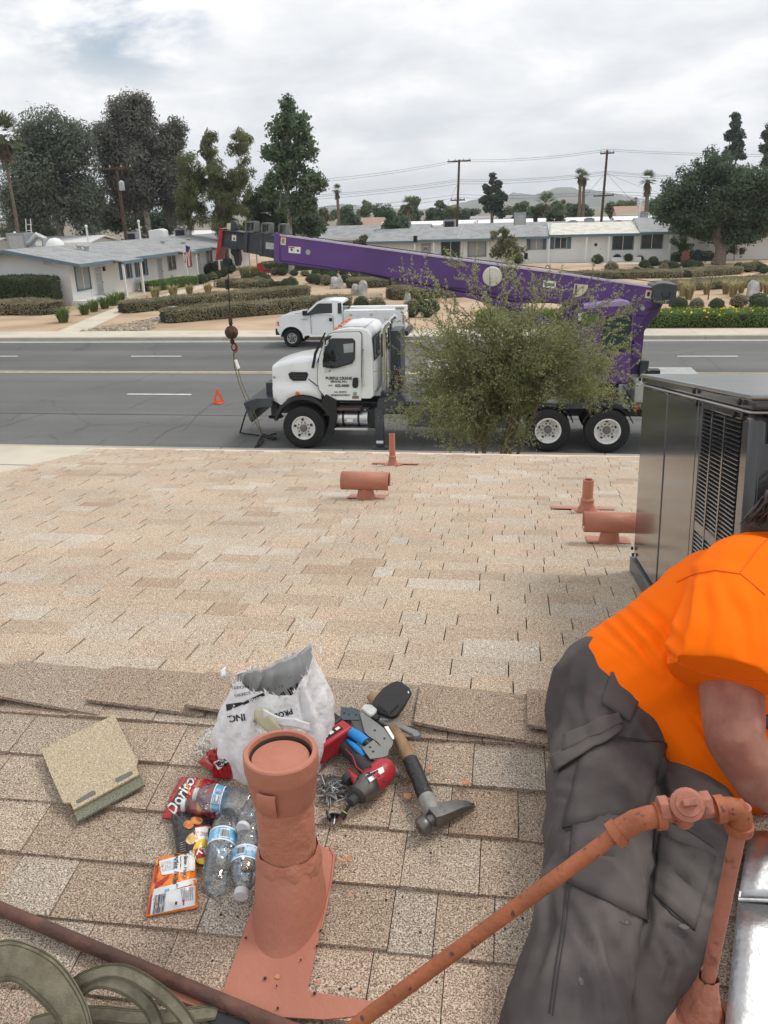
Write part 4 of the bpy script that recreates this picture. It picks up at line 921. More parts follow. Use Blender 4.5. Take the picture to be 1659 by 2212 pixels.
MB().tube([(-33.9, 60.3, 3.3), (-33.9, 60.3, 4.1), (-34.4, 60.2, 4.35), (-34.9, 60.1, 3.9), (-35.3, 60.1, 3.75)], .24, 14).build('flexible_duct', mat('foil_duct', (.45,.46,.46), .35, .8, var=.2, vs=20, bump=1, bs=16), L, smooth=30)
MB().lathe([(.01,.75),(.35,.68),(.62,.4),(.7,.0)], 20, (-33.2, 60.4, 3.4)).build('turbine_dome', M_post, L, smooth=40)
for p, h in (((-33.4, 66, 3.3), 1.5), ((-31.6, 72, 3.45), 1.6), ((-36, 60, 3.2), 1.3)): vent_pipe(L, p, h)
for p in ((-30.2, 58.2, 3.35), (-29.8, 58.5, 3.28), (-29.6, 72, 3.15), (-28.9, 75, 2.95), (-29.9, 79, 3.1)): MB().lathe([(.16,0),(.14,.2),(.24,.22),(.24,.3),(.05,.36)], 12, p).build('roof_vent', M_galv, L, smooth=40)
for y in (74, 86): roof_unit(L, (-33.2, y, 3.3), 1.2, 1.1, .9, 1)
MB().prism([(-33.4, 78, 3.3), (-31.9, 78, 3.5), (-31.9, 78, 4.2), (-32.3, 78, 4.35), (-33.4, 78, 4.2)], (0, 1.2, 0)).build('swamp_cooler', M_post, L, bevel=.08)
# ---- ladder-like mast behind
mb = MB()
for x in (-37.0, -36.6): mb.tube([(x, 63, 3.0), (x+.4, 62.8, 5.5)], .035, 6)
for k in range(5): mb.tube([(-36.95+k*.07, 63, 3.4+k*.42), (-36.55+k*.07, 63, 3.4+k*.42)], .025, 6)
mb.build('roof_ladder', M_post, L)

# ---- right block: a row of bungalows facing us
R = thing('terraced_house', 'row of white bungalows with teal eaves facing the street behind the gravel garden', 'house', (4, 92, .12))
WY, EY, RY = 89.0, 88.2, 93.4
def xat(px_, py_, Y=WY): return yp(px_, py_, Y).x
Z3 = zr(960, 360, 640); Z2 = zr(1280, 500, 640); ZQ = zr(1100, 540, 400)
units = [(-14.5, -9.35, 2.42, 3.50, 0, M_roofg), (-9.35, -1.9, 2.50, 3.56, 0, M_roofg), (-1.9, 3.9, 2.60, 3.62, 0, M_roofw if False else M_roofg), (3.9, 12.6, 2.72, 3.72, 1, M_roofw), (12.6, 17.2, 2.80, 4.05, 0, M_roofg), (17.2, 34, 2.74, 3.85, 0, M_roofg)]
for i, (x0, x1, ez, rz, wh, rm) in enumerate(units):
    MB().prism([(x0, WY, .1), (x0, WY+8.8, .1), (x0, WY+8.8, ez), (x0, WY+4.4, rz-.1), (x0, WY, ez-.02)], (x1-x0-.02, 0, 0)).build('wall', M_wallg if i == 4 else M_wall, R)
    MB().prism([(x0, EY, ez), (x1, EY, ez), (x1, RY, rz), (x0, RY, rz)], (0, 0, .08)).build('roof', rm, R)
    MB().prism([(x0, RY, rz), (x1, RY, rz), (x1, RY+5.2, ez), (x0, RY+5.2, ez)], (0, 0, .08)).build('roof', M_roofg, R)
    MB().box(x0, x1, EY-.04, EY, ez-.16, ez+.07).build('fascia_board', M_teal, R)
# coping between the roof sheets
for x, ez, rz in ((-5.2, 2.5, 3.56), (3.9, 2.72, 3.72)): MB().tube([(x, EY, ez+.1), (x+.3, RY, rz+.1)], .07, 8).build('roof_seam', M_galv, R)
N_ = Vector((0,-1,0)); UX = Vector((1,0,0))
def rwin(xa, xb, zc, h, Y=WY, **k): wall_window(R, ((xa+xb)/2, Y, zc), UX, abs(xb-xa), h, N_, **k)
rwin(xat(*Z3(372,670)), xat(*Z3(492,670)), 1.55, 1.5, frame=M_teal); rwin(xat(*Z3(545,670)), xat(*Z3(660,670)), 1.6, 1.5, blind=True, frame=M_teal)
rwin(xat(*Z3(955,645)), xat(*Z3(1022,645)), 1.95, 1.05, shutters=1, blind=True); rwin(xat(*Z3(1107,642)), xat(*Z3(1182,642)), 1.98, 1.05, shutters=1)
rwin(xat(*Z2(652,280)), xat(*Z2(785,280)), 1.92, 1.32, frame=M_teal); rwin(xat(*Z2(838,272)), xat(*Z2(974,272)), 1.98, 1.35, frame=M_teal)
rwin(xat(*Z2(1450,262)), xat(*Z2(1535,262)), 2.1, .9, shutters=1); rwin(21.2, 21.9, 2.0, .9, shutters=1)
slab_door(R, (xat(*Z2(545,310)), WY, 1.35), UX, .98, 2.1, N_, M_post); MB().lathe([(.16,0),(.16,.02),(.001,.025)], 14, (xat(*Z2(543,290)), WY-.045, 1.75), (0,-1,0)).build('oval_light', M_black, R)
slab_door(R, (xat(*Z3(272,680)), WY, 1.2), UX, 1.05, 2.0, N_, M_screen, True)
for px_, py_ in (Z3(200,680), Z3(322,680), Z3(1310,690), Z3(1455,690), Z2(1022,300), Z2(1168,300), Z2(240,300)):
    x = xat(px_, py_, EY+.1); posts(R, [(x, EY+.12)], 2.4 if x < -5 else 2.62)
MB().box(xat(*Z2(475,300)), xat(*Z2(1025,300)), WY-1.6, WY, .1, .17).build('porch_slab', M_walk, R)
MB().box(xat(*Z2(640,380)), xat(*Z2(830,380)), WY-.75, WY-.02, .12, .55).build('planter_wall', M_wall, R)
for p, w, h, k in ((Z3(425,520), 1.3, 1.2, 1), (Z3(880,490), 1.3, 1.75, 0), (Z3(1330,492), 1.0, 1.0, 0), (Z3(1225,492), .9, .8, 0), (Z2(690,130), .8, .7, 1), (Z2(850,110), .9, 1.5, 0)):
    q = yp(*p, 95.5); roof_unit(R, (q.x, 95.5, 3.15), w, 1.0, h, k)
for p, h in ((Z3(590,530), .9), (Z3(605,520), 1.1), (Z2(828,70), 2.6), (Z3(160,520), 1.1), (Z3(1060,545), .5)):
    q = yp(*p, 95); vent_pipe(R, (q.x, 95, 3.1), h)
q = yp(*Z3(1075,545), 92); MB().tube([q-Vector((.6,0,0)), q+Vector((.55,0,0))], .1, 10).build('roof_pipe', M_post, R)
# ---- roofs of the rows further back, the white park homes and hall
def far_house(label, x0, x1, y0, d, ez, rz, wm, rm, grp, wn=4):
    h = thing('far_house', label, 'house', ((x0+x1)/2, y0, 0), grp)
    MB().prism([(x0, y0, -.04), (x0, y0+d, -.04), (x0, y0+d, ez), (x0, y0+d/2, rz-.1), (x0, y0, ez)], (x1-x0, 0, 0)).build('wall', wm, h)
    for a, b in ((y0-.5, y0+d/2), (y0+d+.5, y0+d/2)): MB().prism([(x0-.4, a, ez), (x1+.4, a, ez), (x1+.4, b, rz), (x0-.4, b, rz)], (0, 0, .1)).build('roof', rm, h)
    MB().box(x0-.4, x1+.4, y0-.56, y0-.5, ez-.15, ez+.1).build('fascia_board', M_post, h)
    for k in range(wn):
        x = x0+(k+.5)*(x1-x0)/wn; MB().box(x-.5, x+.5, y0-.03, y0+.02, 1.2, 2.2).build('window', M_pane, h)
    return h
M_rooft = mat('tan_tile_roof', (.36,.25,.19), .9, var=.15, vs=3); M_beige = mat('beige_stucco', (.50,.42,.31), .9)
g = 'low houses behind the front rows'
far_house('grey roofed bungalow behind the purple boom, between the sycamore and the shrubs', -22, -9.5, 99, 9, 2.5, 3.75, M_wall, M_roofg, g)
far_house('grey roofed bungalow row right behind the front row of bungalows', -8, 20, 104, 9, 2.6, 3.6, M_wall, M_roofg, g, 8)
far_house('beige house with a tan roof seen between sycamore and palms', -27, -20, 150, 9, 3.0, 4.2, M_beige, M_rooft, g)
far_house('low grey flat hall seen past the first utility pole', -7, 6, 165, 9, 3.6, 3.9, M_galv, M_acg, g)
far_house('tan tiled house beyond the white park homes, right of the second pole', 20, 33, 170, 10, 3.6, 5.0, M_beige, M_rooft, g)
M_wht = mat('white_metal_roof', (.80,.80,.79), .5, var=.03)
k = 0
ordn = ['leftmost', 'second', 'third', 'fourth', 'fifth', 'sixth', 'seventh', 'eighth', 'ninth', 'tenth']
for x0, x1, y0 in ((-60,-50,78),(-47,-40.5,80),(-39,-31,96),(-18.5,-9,128),(-7.5,3,130),(4.5,14,131),(15.5,26,132),(27.5,38,134)):
    far_house('white metal roofed park home beyond the bungalows, %s from the left' % ordn[k], x0, x1, y0, 6, 3.15, 3.7, M_wht, M_wht, 'white park homes on the skyline', 4); k += 1
MB_ = None
# ================================================================== PLANTS
def leafmat(name, c, transl=.42, rough=.6, k=1.5): return mat(name, tuple(q*k for q in c), rough, var=.25, vs=.8, tint=True, transl=transl, spec=.3)
M_core = mat('dark_twiggy_core', (.030, .032, .018), .95, var=.3, vs=4)
M_bark = mat('grey_brown_bark', (.16,.125,.10), .95, var=.3, vs=6, bump=.8, bs=18)
M_barkp = mat('pale_mottled_bark', (.34,.31,.27), .9, var=.3, vs=3, c2=(.18,.15,.12), c2s=2)
M_euc = leafmat('eucalyptus_leaf', (.098,.120,.088)); M_eucb = leafmat('brownish_eucalyptus_leaf', (.120,.122,.102))
M_pep = leafmat('pepper_tree_leaf', (.125,.140,.066)); M_syc = leafmat('sycamore_leaf', (.100,.140,.082)); M_oak = leafmat('evergreen_leaf', (.070,.100,.062))
M_con = leafmat('dark_conifer_needle', (.040,.060,.045), .1); M_hedg = leafmat('hedge_leaf', (.185,.170,.105)); M_grn = leafmat('bright_green_leaf', (.085,.145,.032)); M_dkg = leafmat('clipped_bush_leaf', (.060,.085,.040)); M_dry = leafmat('dry_olive_leaf', (.125,.125,.072)); M_straw = leafmat('straw_grass_blade', (.27,.24,.13)); M_palm = leafmat('palm_frond', (.095,.115,.062)); M_flow = leafmat('orange_yellow_flower', (.75,.40,.03)); M_blade = leafmat('strappy_leaf', (.10,.14,.05)); M_brn = leafmat('dry_palm_skirt', (.12,.095,.065))
def leaf_quads(P, size, aspect=.45, up=.3, tv=.20, droop=0.0, dirs=None, tint=None, seed=0, nrm=None, nj=.6):
    r = np.random.default_rng(seed+len(P)); n = len(P)
    a = r.normal(size=(n,3)) if dirs is None else np.asarray(dirs)+.25*r.normal(size=(n,3))
    a[:,2] -= droop; a /= np.linalg.norm(a, axis=1, keepdims=True)+1e-9
    if nrm is not None:
        q = np.asarray(nrm)+nj*r.normal(size=(n,3)); q /= np.linalg.norm(q, axis=1, keepdims=True)+1e-9; a -= q*np.sum(a*q, axis=1, keepdims=True); a /= np.linalg.norm(a, axis=1, keepdims=True)+1e-9
    b = r.normal(size=(n,3)) if nrm is None else np.cross(q, a); b[:,2] += up if nrm is None else 0; b -= a*np.sum(a*b, axis=1, keepdims=True); b /= np.linalg.norm(b, axis=1, keepdims=True)+1e-9
    s = size*r.uniform(.65, 1.35, (n,1)); L_ = a*s*.5; W_ = b*s*.5*aspect
    v = np.stack([P-L_, P+W_, P+L_, P-W_], axis=1).reshape(-1,3)
    f = np.arange(4*n).reshape(n,4)
    t = r.uniform(1-tv, 1+tv, (n,1)) if tint is None else tint*r.uniform(1-tv, 1+tv, (n,1))
    return v, f, np.repeat(t, 3, axis=1) if t.shape[1] == 1 else t
def vnoise(P, s, o=0.0): return np.array([mnoise.noise(Vector((p[0]*s+o, p[1]*s, p[2]*s))) for p in P])
def blob_points(blobs, n, shell=.55, thr=None, fs=.5, seed=1, dirs=False):
    r = np.random.default_rng(seed); vol = np.array([b[1][0]*b[1][1]*b[1][2] for b in blobs])**.75; out = []
    idx = r.choice(len(blobs), size=n*2, p=vol/vol.sum())
    d = r.normal(size=(n*2,3)); d /= np.linalg.norm(d, axis=1, keepdims=True)
    rad = (shell**3+(1-shell**3)*r.random(n*2))**(1/3.)
    rad *= 1+.16*r.normal(size=n*2)*(r.random(n*2) < .35)
    C = np.array([b[0] for b in blobs])[idx]; S = np.array([b[1] for b in blobs])[idx]
    P = C+d*S*rad[:,None]
    d = d+np.array([0,0,.45])
    if thr is not None:
        k = vnoise(P, fs, seed*3.7) > thr; P = P[k]; d = d[k]
    return (P[:n], d[:n]) if dirs else P[:n]
def subblobs(C, S, k, r0, seed):
    """many small leafy masses spread through an outline, so the crown has lumps and gaps"""
    r = np.random.default_rng(seed); out = []
    for i in range(k):
        d = r.normal(size=3); d /= np.linalg.norm(d); q = r.random()**.45
        p = np.array(C)+d*np.array(S)*q*.9; s = r0*r.uniform(.6, 1.25); out.append((p, np.array([s, s, s*r.uniform(.7,1.0)])))
    return out
def tree(name, label, base, trunk_top, trunk_r, blobs, n, leaf, lm, bark, group=None, cat='tree', aspect=.45, droop=0., thr=None, fs=.5, shell=.5, seed=1, limbs=6, up=.3, scat=0.):
    base = Vector(base); t = thing(name, label, cat, base, group)
    top = Vector(trunk_top); mb = MB(); r = random.Random(seed); pts = []
    for i in range(6):
        q = base.lerp(top, i/5); pts.append(q+Vector((r.uniform(-1,1), r.uniform(-1,1), 0))*trunk_r*(.5 if 0 < i < 5 else 0))
    mb.tube(pts, [trunk_r*(1.25 if i == 0 else 1-.09*i) for i in range(6)], 8)
    bl = sorted(blobs, key=lambda b: -b[1][0])[:limbs]
    for c, s in bl:
        c = Vector(c); st = base.lerp(top, r.uniform(.45, .95)); md = st.lerp(c, .5)+Vector((r.uniform(-.3,.3), r.uniform(-.3,.3), .25))*(c-st).length*.2
        mb.tube([st, md, c], [trunk_r*.5, trunk_r*.32, trunk_r*.12], 6)
    mb.build('trunk', bark, t, smooth=60)
    P, dn = blob_points(blobs, n, shell, thr, fs, seed, True); P = P+np.random.default_rng(seed).normal(size=P.shape)*scat; v, f, ti = leaf_quads(P, leaf, aspect, up, droop=droop, seed=seed, nrm=dn, nj=.7)
    cl = 1+.30*vnoise(P[:,:], .9/max(leaf*4,.4), 7.0)[:,None]      # lighter and darker sprays
    npmesh('crown', v, f, lm, t, tint=ti*cl)
    return t
def pxblob(x, y, Y, rx, ry, rz=None):       # an ellipse of rx by ry pixels at distance Y
    c = yp(x, y, Y); k = (c-CAM).dot(CW)/F
    return (np.array(c), np.array([rx*k, (rz if rz is not None else (rx+ry)/2)*k, ry*k]))
def spread(list_, k, r0, seed):
    out = []
    for i, (c, s) in enumerate(list_): out += subblobs(c, s, k, r0*float(np.mean(s)), seed+i)
    return out
def ground(x, y, z=.125): return gp(x, y, z)
# ---- background trees
B = [pxblob(110,300,84,45,60), pxblob(60,330,84,50,70), pxblob(155,330,84,45,60), pxblob(110,420,84,95,75), pxblob(60,450,84,55,60), pxblob(180,440,84,40,60)]
tree('eucalyptus_tree', 'broad dark eucalyptus behind the white bungalow, right of the tall palm', (-45.5,84,0), (-45.2,84,9), .42, spread(B, 30, .55, 10), 60000, .38, M_euc, M_barkp, droop=.35, aspect=.32, seed=11, shell=.25, scat=.12)
B = [pxblob(288,245,90,45,40), pxblob(265,320,90,58,70), pxblob(310,330,90,48,80), pxblob(290,410,90,55,60)]
tree('eucalyptus_tree', 'tallest brown tinged eucalyptus in the left tree group', (-38.2,90,0), (-38.4,90,11), .40, spread(B, 30, .55, 30), 60000, .38, M_eucb, M_barkp, droop=.35, aspect=.32, seed=13, shell=.25, scat=.12)
B = [pxblob(372,290,92,28,40), pxblob(372,360,92,32,70), pxblob(370,430,92,30,50)]
tree('eucalyptus_tree', 'narrow eucalyptus close beside the tallest one, on its right', (-34.6,92,0), (-34.9,92,10), .30, spread(B, 24, .55, 50), 22000, .36, M_eucb, M_barkp, droop=.35, aspect=.32, seed=15, shell=.3)
B = [pxblob(445,310,84,28,35), pxblob(430,380,84,42,60), pxblob(470,410,84,50,60), pxblob(420,450,84,40,50), pxblob(520,320,84,28,36), pxblob(525,390,84,32,40), pxblob(490,470,84,60,40)]
tree('pepper_tree', 'feathery yellow green weeping tree between eucalyptus and sycamore', (-28.2,84,0), (-28.4,84,8), .32, spread(B, 22, .40, 70), 36000, .36, M_pep, M_bark, droop=1.3, aspect=.22, seed=17, shell=.2, thr=-.12, fs=.55)
B = [pxblob(622,235,78,18,28), pxblob(605,280,78,35,30), pxblob(645,275,78,35,30), pxblob(600,330,78,42,28), pxblob(650,325,78,45,28), pxblob(620,375,78,55,32), pxblob(672,395,78,35,26), pxblob(590,410,78,32,26), pxblob(640,440,78,50,30), pxblob(690,400,78,18,14)]
tree('sycamore_tree', 'slender airy sycamore with sky showing through its crown', (-19.9,78,0), (-19.6,78,13), .24, spread(B, 44, .20, 90), 17000, .25, M_syc, M_barkp, aspect=.75, seed=19, shell=.05, limbs=12, scat=.16)
B = [pxblob(575,450,88,50,40), pxblob(640,465,88,60,30), pxblob(560,490,88,50,25), pxblob(660,490,88,45,20)]
tree('evergreen_tree', 'dense dark evergreen mass low behind the sycamore trunk', (-22,88,0), (-22,88,4), .25, spread(B, 18, .45, 110), 20000, .36, M_oak, M_bark, seed=21, shell=.4)
B = [pxblob(235,470,98,60,40), pxblob(330,480,98,60,35), pxblob(60,500,98,60,35)]
tree('evergreen_tree', 'dark undergrowth tree behind the leaning pole with a transformer', (-42,98,0), (-42,98,4), .25, spread(B, 18, .45, 130), 16000, .4, M_oak, M_bark, seed=23, shell=.4)
B = [pxblob(1540,365,83,50,40), pxblob(1480,410,83,55,45), pxblob(1600,400,83,70,55), pxblob(1460,460,83,45,40), pxblob(1530,450,83,80,60), pxblob(1640,460,83,70,45), pxblob(1500,490,83,55,28), pxblob(1600,495,83,60,28)]
tree('shade_tree', 'large rounded dense green tree on a thick trunk before the bungalow', ground(1551,572), yp(1551,470,83), .55, spread(B, 24, .46, 150), 62000, .28, M_oak, M_bark, seed=25, shell=.35, limbs=4, scat=.1)
B = [pxblob(1590,262,140,12,22), pxblob(1590,300,140,18,28), pxblob(1588,330,140,22,25)]
tree('cypress_tree', 'pointed dark conifer rising above the large shade tree', (32.4,140,0), (32.3,140,17), .3, spread(B, 10, .5, 170), 5000, .5, M_con, M_bark, seed=27, shell=.2)
B = [pxblob(1665,290,138,16,28), pxblob(1668,330,138,22,30)]
tree('cypress_tree', 'pointed dark conifer cut by the right edge of the picture', (36.6,138,0), (36.5,138,15), .3, spread(B, 10, .5, 175), 4500, .5, M_con, M_bark, seed=28, shell=.2)
B = [pxblob(1064,382,115,10,14), pxblob(1056,405,115,16,14), pxblob(1078,405,115,14,14), pxblob(1050,430,115,16,16), pxblob(1080,430,115,18,16), pxblob(1065,452,115,28,18)]
tree('pine_tree', 'dark layered pine standing right of the first utility pole', (-2.3,115,0), (-2.3,115,9), .25, spread(B, 9, .45, 180), 6500, .36, M_con, M_bark, seed=29, shell=.2)
B = [pxblob(850,470,95,32,25), pxblob(840,500,95,38,28), pxblob(878,510,95,24,24)]
tree('shrub_tree', 'dark bushy tree just above the middle of the purple boom', (-12.4,95,0), (-12.4,95,3), .15, spread(B, 12, .45, 190), 7000, .28, M_oak, M_bark, seed=31)
B = [pxblob(820,520,92,40,18), pxblob(790,525,92,25,14)]
tree('shrub_tree', 'yellow green low shrub tree left of the dark bushy one above the boom', (-13.6,92,0), (-13.6,92,1.6), .12, spread(B, 12, .5, 195), 4500, .28, M_dry, M_bark, seed=32)
B = [pxblob(1085,505,84,24,20), pxblob(1090,530,84,34,25), pxblob(1080,550,84,30,18), pxblob(1115,545,84,22,20)]
tree('garden_tree', 'loose small tree in front of the bungalow windows, behind the boom', (-.2,84,.1), (-.3,84,2.2), .07, spread(B, 12, .42, 200), 5000, .22, M_dry, M_bark, seed=33, thr=-.2, fs=1.2)
B = [pxblob(1470,530,86,22,18), pxblob(1485,535,86,20,16)]
tree('garden_tree', 'small twiggy bush tree against the porch, left of the shade tree trunk', ground(1470,560), ground(1470,560)+Vector((0,0,1.2)), .05, spread(B, 10, .45, 210), 2600, .16, M_dkg, M_bark, seed=34, thr=-.1, fs=2)
B = [pxblob(1580,540,84,18,12), pxblob(1600,545,84,14,10)]
tree('garden_tree', 'sparse bush right of the shade tree trunk', ground(1585,562), ground(1585,562)+Vector((0,0,.9)), .04, spread(B, 8, .5, 215), 1500, .15, M_dry, M_bark, seed=35, thr=-.05, fs=2)
# skyline trees
sky_t = [(760,470,150,16,22),(740,458,170,22,16),(787,455,190,16,24),(820,455,180,26,22),(880,455,170,18,14),(895,448,175,22,18),(945,460,160,24,20),(970,455,185,20,16),(1010,462,220,30,12),(1130,452,150,26,14),(1165,455,155,26,12),(1200,462,130,22,18),(1190,452,165,26,14),(1238,450,190,22,12),(1255,455,170,26,10),(1215,445,240,16,14),(1330,450,180,22,12),(1355,445,200,20,12),(1420,445,150,26,22),(1450,420,170,26,18),(1340,452,230,40,10),(1090,460,230,30,10),(700,470,140,26,18),(30,500,120,40,20),(1440,458,120,26,20)]
for i, (x, y, Y, rx, ry) in enumerate(sorted(sky_t)):
    c = yp(x, y, Y); lm = [M_oak, M_dry, M_syc, M_oak, M_pep][i % 5]
    tree('skyline_tree', '%s tree on the far skyline, number %s counted from the left' % (['rounded dark green','olive brown','fresh green','deep green','yellowish green'][i % 5], ['one','two','three','four','five','six','seven','eight','nine','ten','eleven','twelve','thirteen','fourteen','fifteen','sixteen','seventeen','eighteen','nineteen','twenty','twenty-one','twenty-two','twenty-three','twenty-four','twenty-five'][i]),
         (c.x, Y, -.05), c, .2, spread([pxblob(x,y,Y,rx,ry), pxblob(x,y+ry*1.1,Y,rx*1.05,ry*1.1)], 9, .45, 300+i*3), 2200, .30+Y*.0016, lm, M_bark, 'trees on the far skyline', seed=40+i, limbs=2, shell=.4)
# ---- palms
def palm(label, x, ytop, ybase, Y, r, fan=True, skirt=.6, dx=0, group='fan palms'):
    top = yp(x, ytop, Y); b = Vector((top.x-dx, Y, -.05)); t = thing('fan_palm', label, 'palm tree', b, group)
    mb = MB(); mb.tube([b, b.lerp(top,.5)+Vector((.1,0,0)), top], [.19,.13,.12] if Y < 100 else [.3,.25,.24], 8); mb.build('trunk', M_bark, t, smooth=60)
    V = []; T_ = []; r_ = np.random.default_rng(int(x))
    for i in range(46):
        az = r_.uniform(0, 2*math.pi); el = r_.uniform(-.5, 1.3); d = Vector((math.cos(az)*math.cos(el), math.sin(az)*math.cos(el), math.sin(el)))
        hub = top+d*r*.45; side = d.cross(Vector((0,0,1))); side = side.normalized() if side.length > .1 else Vector((1,0,0))
        for k in range(9):
            a = (k-4)*.24; tip = hub+(d*math.cos(a)+side*math.sin(a))*r*.55+Vector((0,0,-r*.12*abs(a))); w = side*r*.035
            V += [hub-w, hub+w, tip+w*.3, tip-w*.3]; T_.append(r_.uniform(.7,1.3))
    npmesh('crown', [tuple(p) for p in V], np.arange(len(V)).reshape(-1,4), M_palm, t, tint=np.repeat(np.array(T_)[:,None],3,1))
    V = []
    for i in range(70):
        az = r_.uniform(0, 2*math.pi); h = r_.uniform(0, skirt*r*2); o = Vector((math.cos(az), math.sin(az), 0)); p = top-Vector((0,0,h*.8))+o*.15; q = p+o*r*.30-Vector((0,0,r*.5)); w = Vector((-o.y,o.x,0))*r*.06
        V += [p-w, p+w, q+w, q-w]
    npmesh('dry_skirt', [tuple(p) for p in V], np.arange(len(V)).reshape(-1,4), M_brn, t, tint=np.repeat(r_.uniform(.7,1.2,(len(V)//4,1)),3,1))
palm('tall fan palm cut by the left edge of the picture', 2, 290, 520, 66, 2.0, skirt=.35)
palm('far fan palm standing alone right of the sycamore', 728, 410, 450, 150, 1.1)
palm('left one of the twin fan palms between the two utility poles', 1254, 378, 440, 150, 1.25, skirt=.5)
palm('right one of the twin fan palms, slightly lower', 1262, 383, 440, 152, 1.2, skirt=.5)
palm('short broad fan palm right of the second utility pole', 1400, 388, 430, 120, 1.35, skirt=.7)
palm('tiny distant fan palm between second pole and broad palm', 1373, 433, 440, 260, 1.0)
palm('feathery palm top behind the white park homes', 1180, 440, 450, 150, 2.2, skirt=.2)
palm('palm top right of the dark shrub tree above the boom', 882, 440, 450, 160, 1.6, skirt=.2)
# ---- hedges: a woody core clothed in leaf faces
def hedge(label, line, width, h, lm, n_per=420, leaf=.10, name='hedge', flowers=None, wob=.2, core=True, group=None):
    P = [Vector(p) for p in line]; c = sum(P, Vector())/len(P); t = thing(name, label, 'hedge', (c.x, c.y, .125), group)
    L_ = [0.0]
    for a, b in zip(P[:-1], P[1:]): L_.append(L_[-1]+(b-a).length)
    def at(s):
        for i in range(len(P)-1):
            if s <= L_[i+1] or i == len(P)-2:
                u = (s-L_[i])/max(1e-6, L_[i+1]-L_[i]); d = (P[i+1]-P[i]).normalized(); return P[i].lerp(P[i+1], u), Vector((-d.y, d.x, 0)), d
    m = max(4, int(L_[-1]/.5)); rings = []; prof = [(-.5,0),(-.52,.5),(-.44,.85),(-.25,1.0),(.25,1.0),(.44,.85),(.52,.5),(.5,0)]
    for i in range(m+1):
        s = L_[-1]*i/m; p, sd, d = at(s); en = min(1, .55+min(s, L_[-1]-s)*.9) if 0 < i < m else .5
        rings.append([p+sd*(a*width*en*.9)+Vector((0,0,b*h*.92*(.8+.2*en)*(1+.08*noise3((p.x*.9,p.y*.9,b),1)))) for a, b in prof])
    MB().loft(rings).build('branches', M_core, t, smooth=60)
    n = int(n_per*L_[-1]*(width+2*h)); r = np.random.default_rng(int(abs(c.x*10))+3); V = np.zeros((n,3)); D = np.zeros((n,3))
    S_ = r.random(n)*L_[-1]; A = r.random(n)
    per = width+2*h
    for i in range(n):
        p, sd, d = at(S_[i]); s = S_[i]; en = min(1, .55+min(s, L_[-1]-s)*.9); q = A[i]*per; wv = 1+wob*mnoise.noise(Vector((p.x*1.1, p.y*1.1, q*1.3)))
        hh = h*(.8+.2*en)*wv
        if q < h: a, b, nn = -.5*width*en, q/h*hh, -sd
        elif q < h+width: a, b, nn = (q-h-width/2)*en, hh*(1-.10*abs((q-h)/width-.5)**2*4), Vector((0,0,1))
        else: a, b, nn = .5*width*en, (per-q)/h*hh, sd
        w = p+sd*(a*wv)+nn*abs(r.normal(0,.06)); V[i] = (w.x, w.y, p.z+max(.02, b)+abs(r.normal(0,.045))); D[i] = (nn.x*.8, nn.y*.8, .45+nn.z*.5)
    e = r.random((int(n*.05),3))         # ends
    v, f, ti = leaf_quads(V, leaf, .5, nrm=D, nj=.55, seed=5); cl = 1+.35*vnoise(V, 1.4)[:,None]
    npmesh('foliage', v, f, lm, t, tint=ti*cl)
    if flowers:
        k = r.choice(n, flowers); k = [i for i in k if D[i][2] > .45 or V[i][2] > p.z+h*.5]; v, f, ti = leaf_quads(V[k]+np.array([0,0,.04]), .11, .9, seed=6); npmesh('flowers', v, f, M_flow, t, tint=ti)['kind'] = 'stuff'
    return t
def gline(*pts): return [ground(*p) for p in pts]
hedge('long olive hedge behind the pale boulder, middle one of the left garden', gline((262,676),(380,664),(520,651),(664,637)), 1.5, .62, M_hedg)
hedge('long olive hedge nearest the street, ending behind the pickup cab', gline((352,697),(470,686),(620,674),(752,662)), 1.6, .68, M_hedg)
hedge('short olive hedge above the two long ones, beside the red chair path', gline((478,618),(520,620),(572,622)), 2.2, .5, M_hedg)
hedge('tall dark clipped hedge in front of the white gable end', [(-36.5,51.2,.12),(-32,51.1,.12),(-28.3,51.0,.12)], 1.5, 1.95, M_dkg, 300, .12, wob=.03)
hedge('low grey olive hedge in front of the tall dark one', [(-36,48.2,.12),(-31,48,.12),(-26.6,47.8,.12)], 2.2, .72, M_hedg)
hedge('low bright clipped hedge along the bungalow porch', gline((316,630),(360,623),(418,614)), 1.5, .62, M_grn, 420, .09, flowers=30, wob=.05)
hedge('front clipped green hedge with yellow flowers beside the pavement', [(-1.5,41.2,.12),(6,41.0,.12),(14.3,40.8,.12)], 1.9, .66, M_grn, 420, .09, flowers=240, wob=.05)
hedge('long olive hedge below the chairs, right of the boom foot', gline((1180,606),(1331,600),(1469,598),(1590,590)), 2.2, .5, M_hedg)
hedge('second olive hedge behind the straw grass clumps on the right', gline((1440,626),(1560,620),(1700,612)), 2.6, .5, M_hedg)
hedge('olive hedge under the boom, behind the pair of boulders', gline((752,622),(830,618),(905,612)), 2.0, .6, M_hedg)
hedge('olive hedge between the boulders and the big foreground shrub', gline((840,646),(950,640),(1090,634)), 2.4, .7, M_hedg)
hedge('hedge strip with orange flowers below the white bench', gline((1600,556),(1640,553),(1720,550)), 1.2, .6, M_dkg, 380, .1, flowers=380)
hedge('flower topped hedge below the bungalow wall behind the chairs', gline((1452,566),(1500,564),(1540,563)), 1.2, .8, M_dkg, 380, .1, flowers=50)
hedge('brownish low hedge far behind the row of small round bushes', gline((745,583),(830,584),(905,580)), 1.8, .6, M_dry, 300, .1)
hedge('tall green hedge beside the last porch of the left bungalow', gline((560,590),(620,586),(700,580)), 1.2, .9, M_dkg, 260, .12)
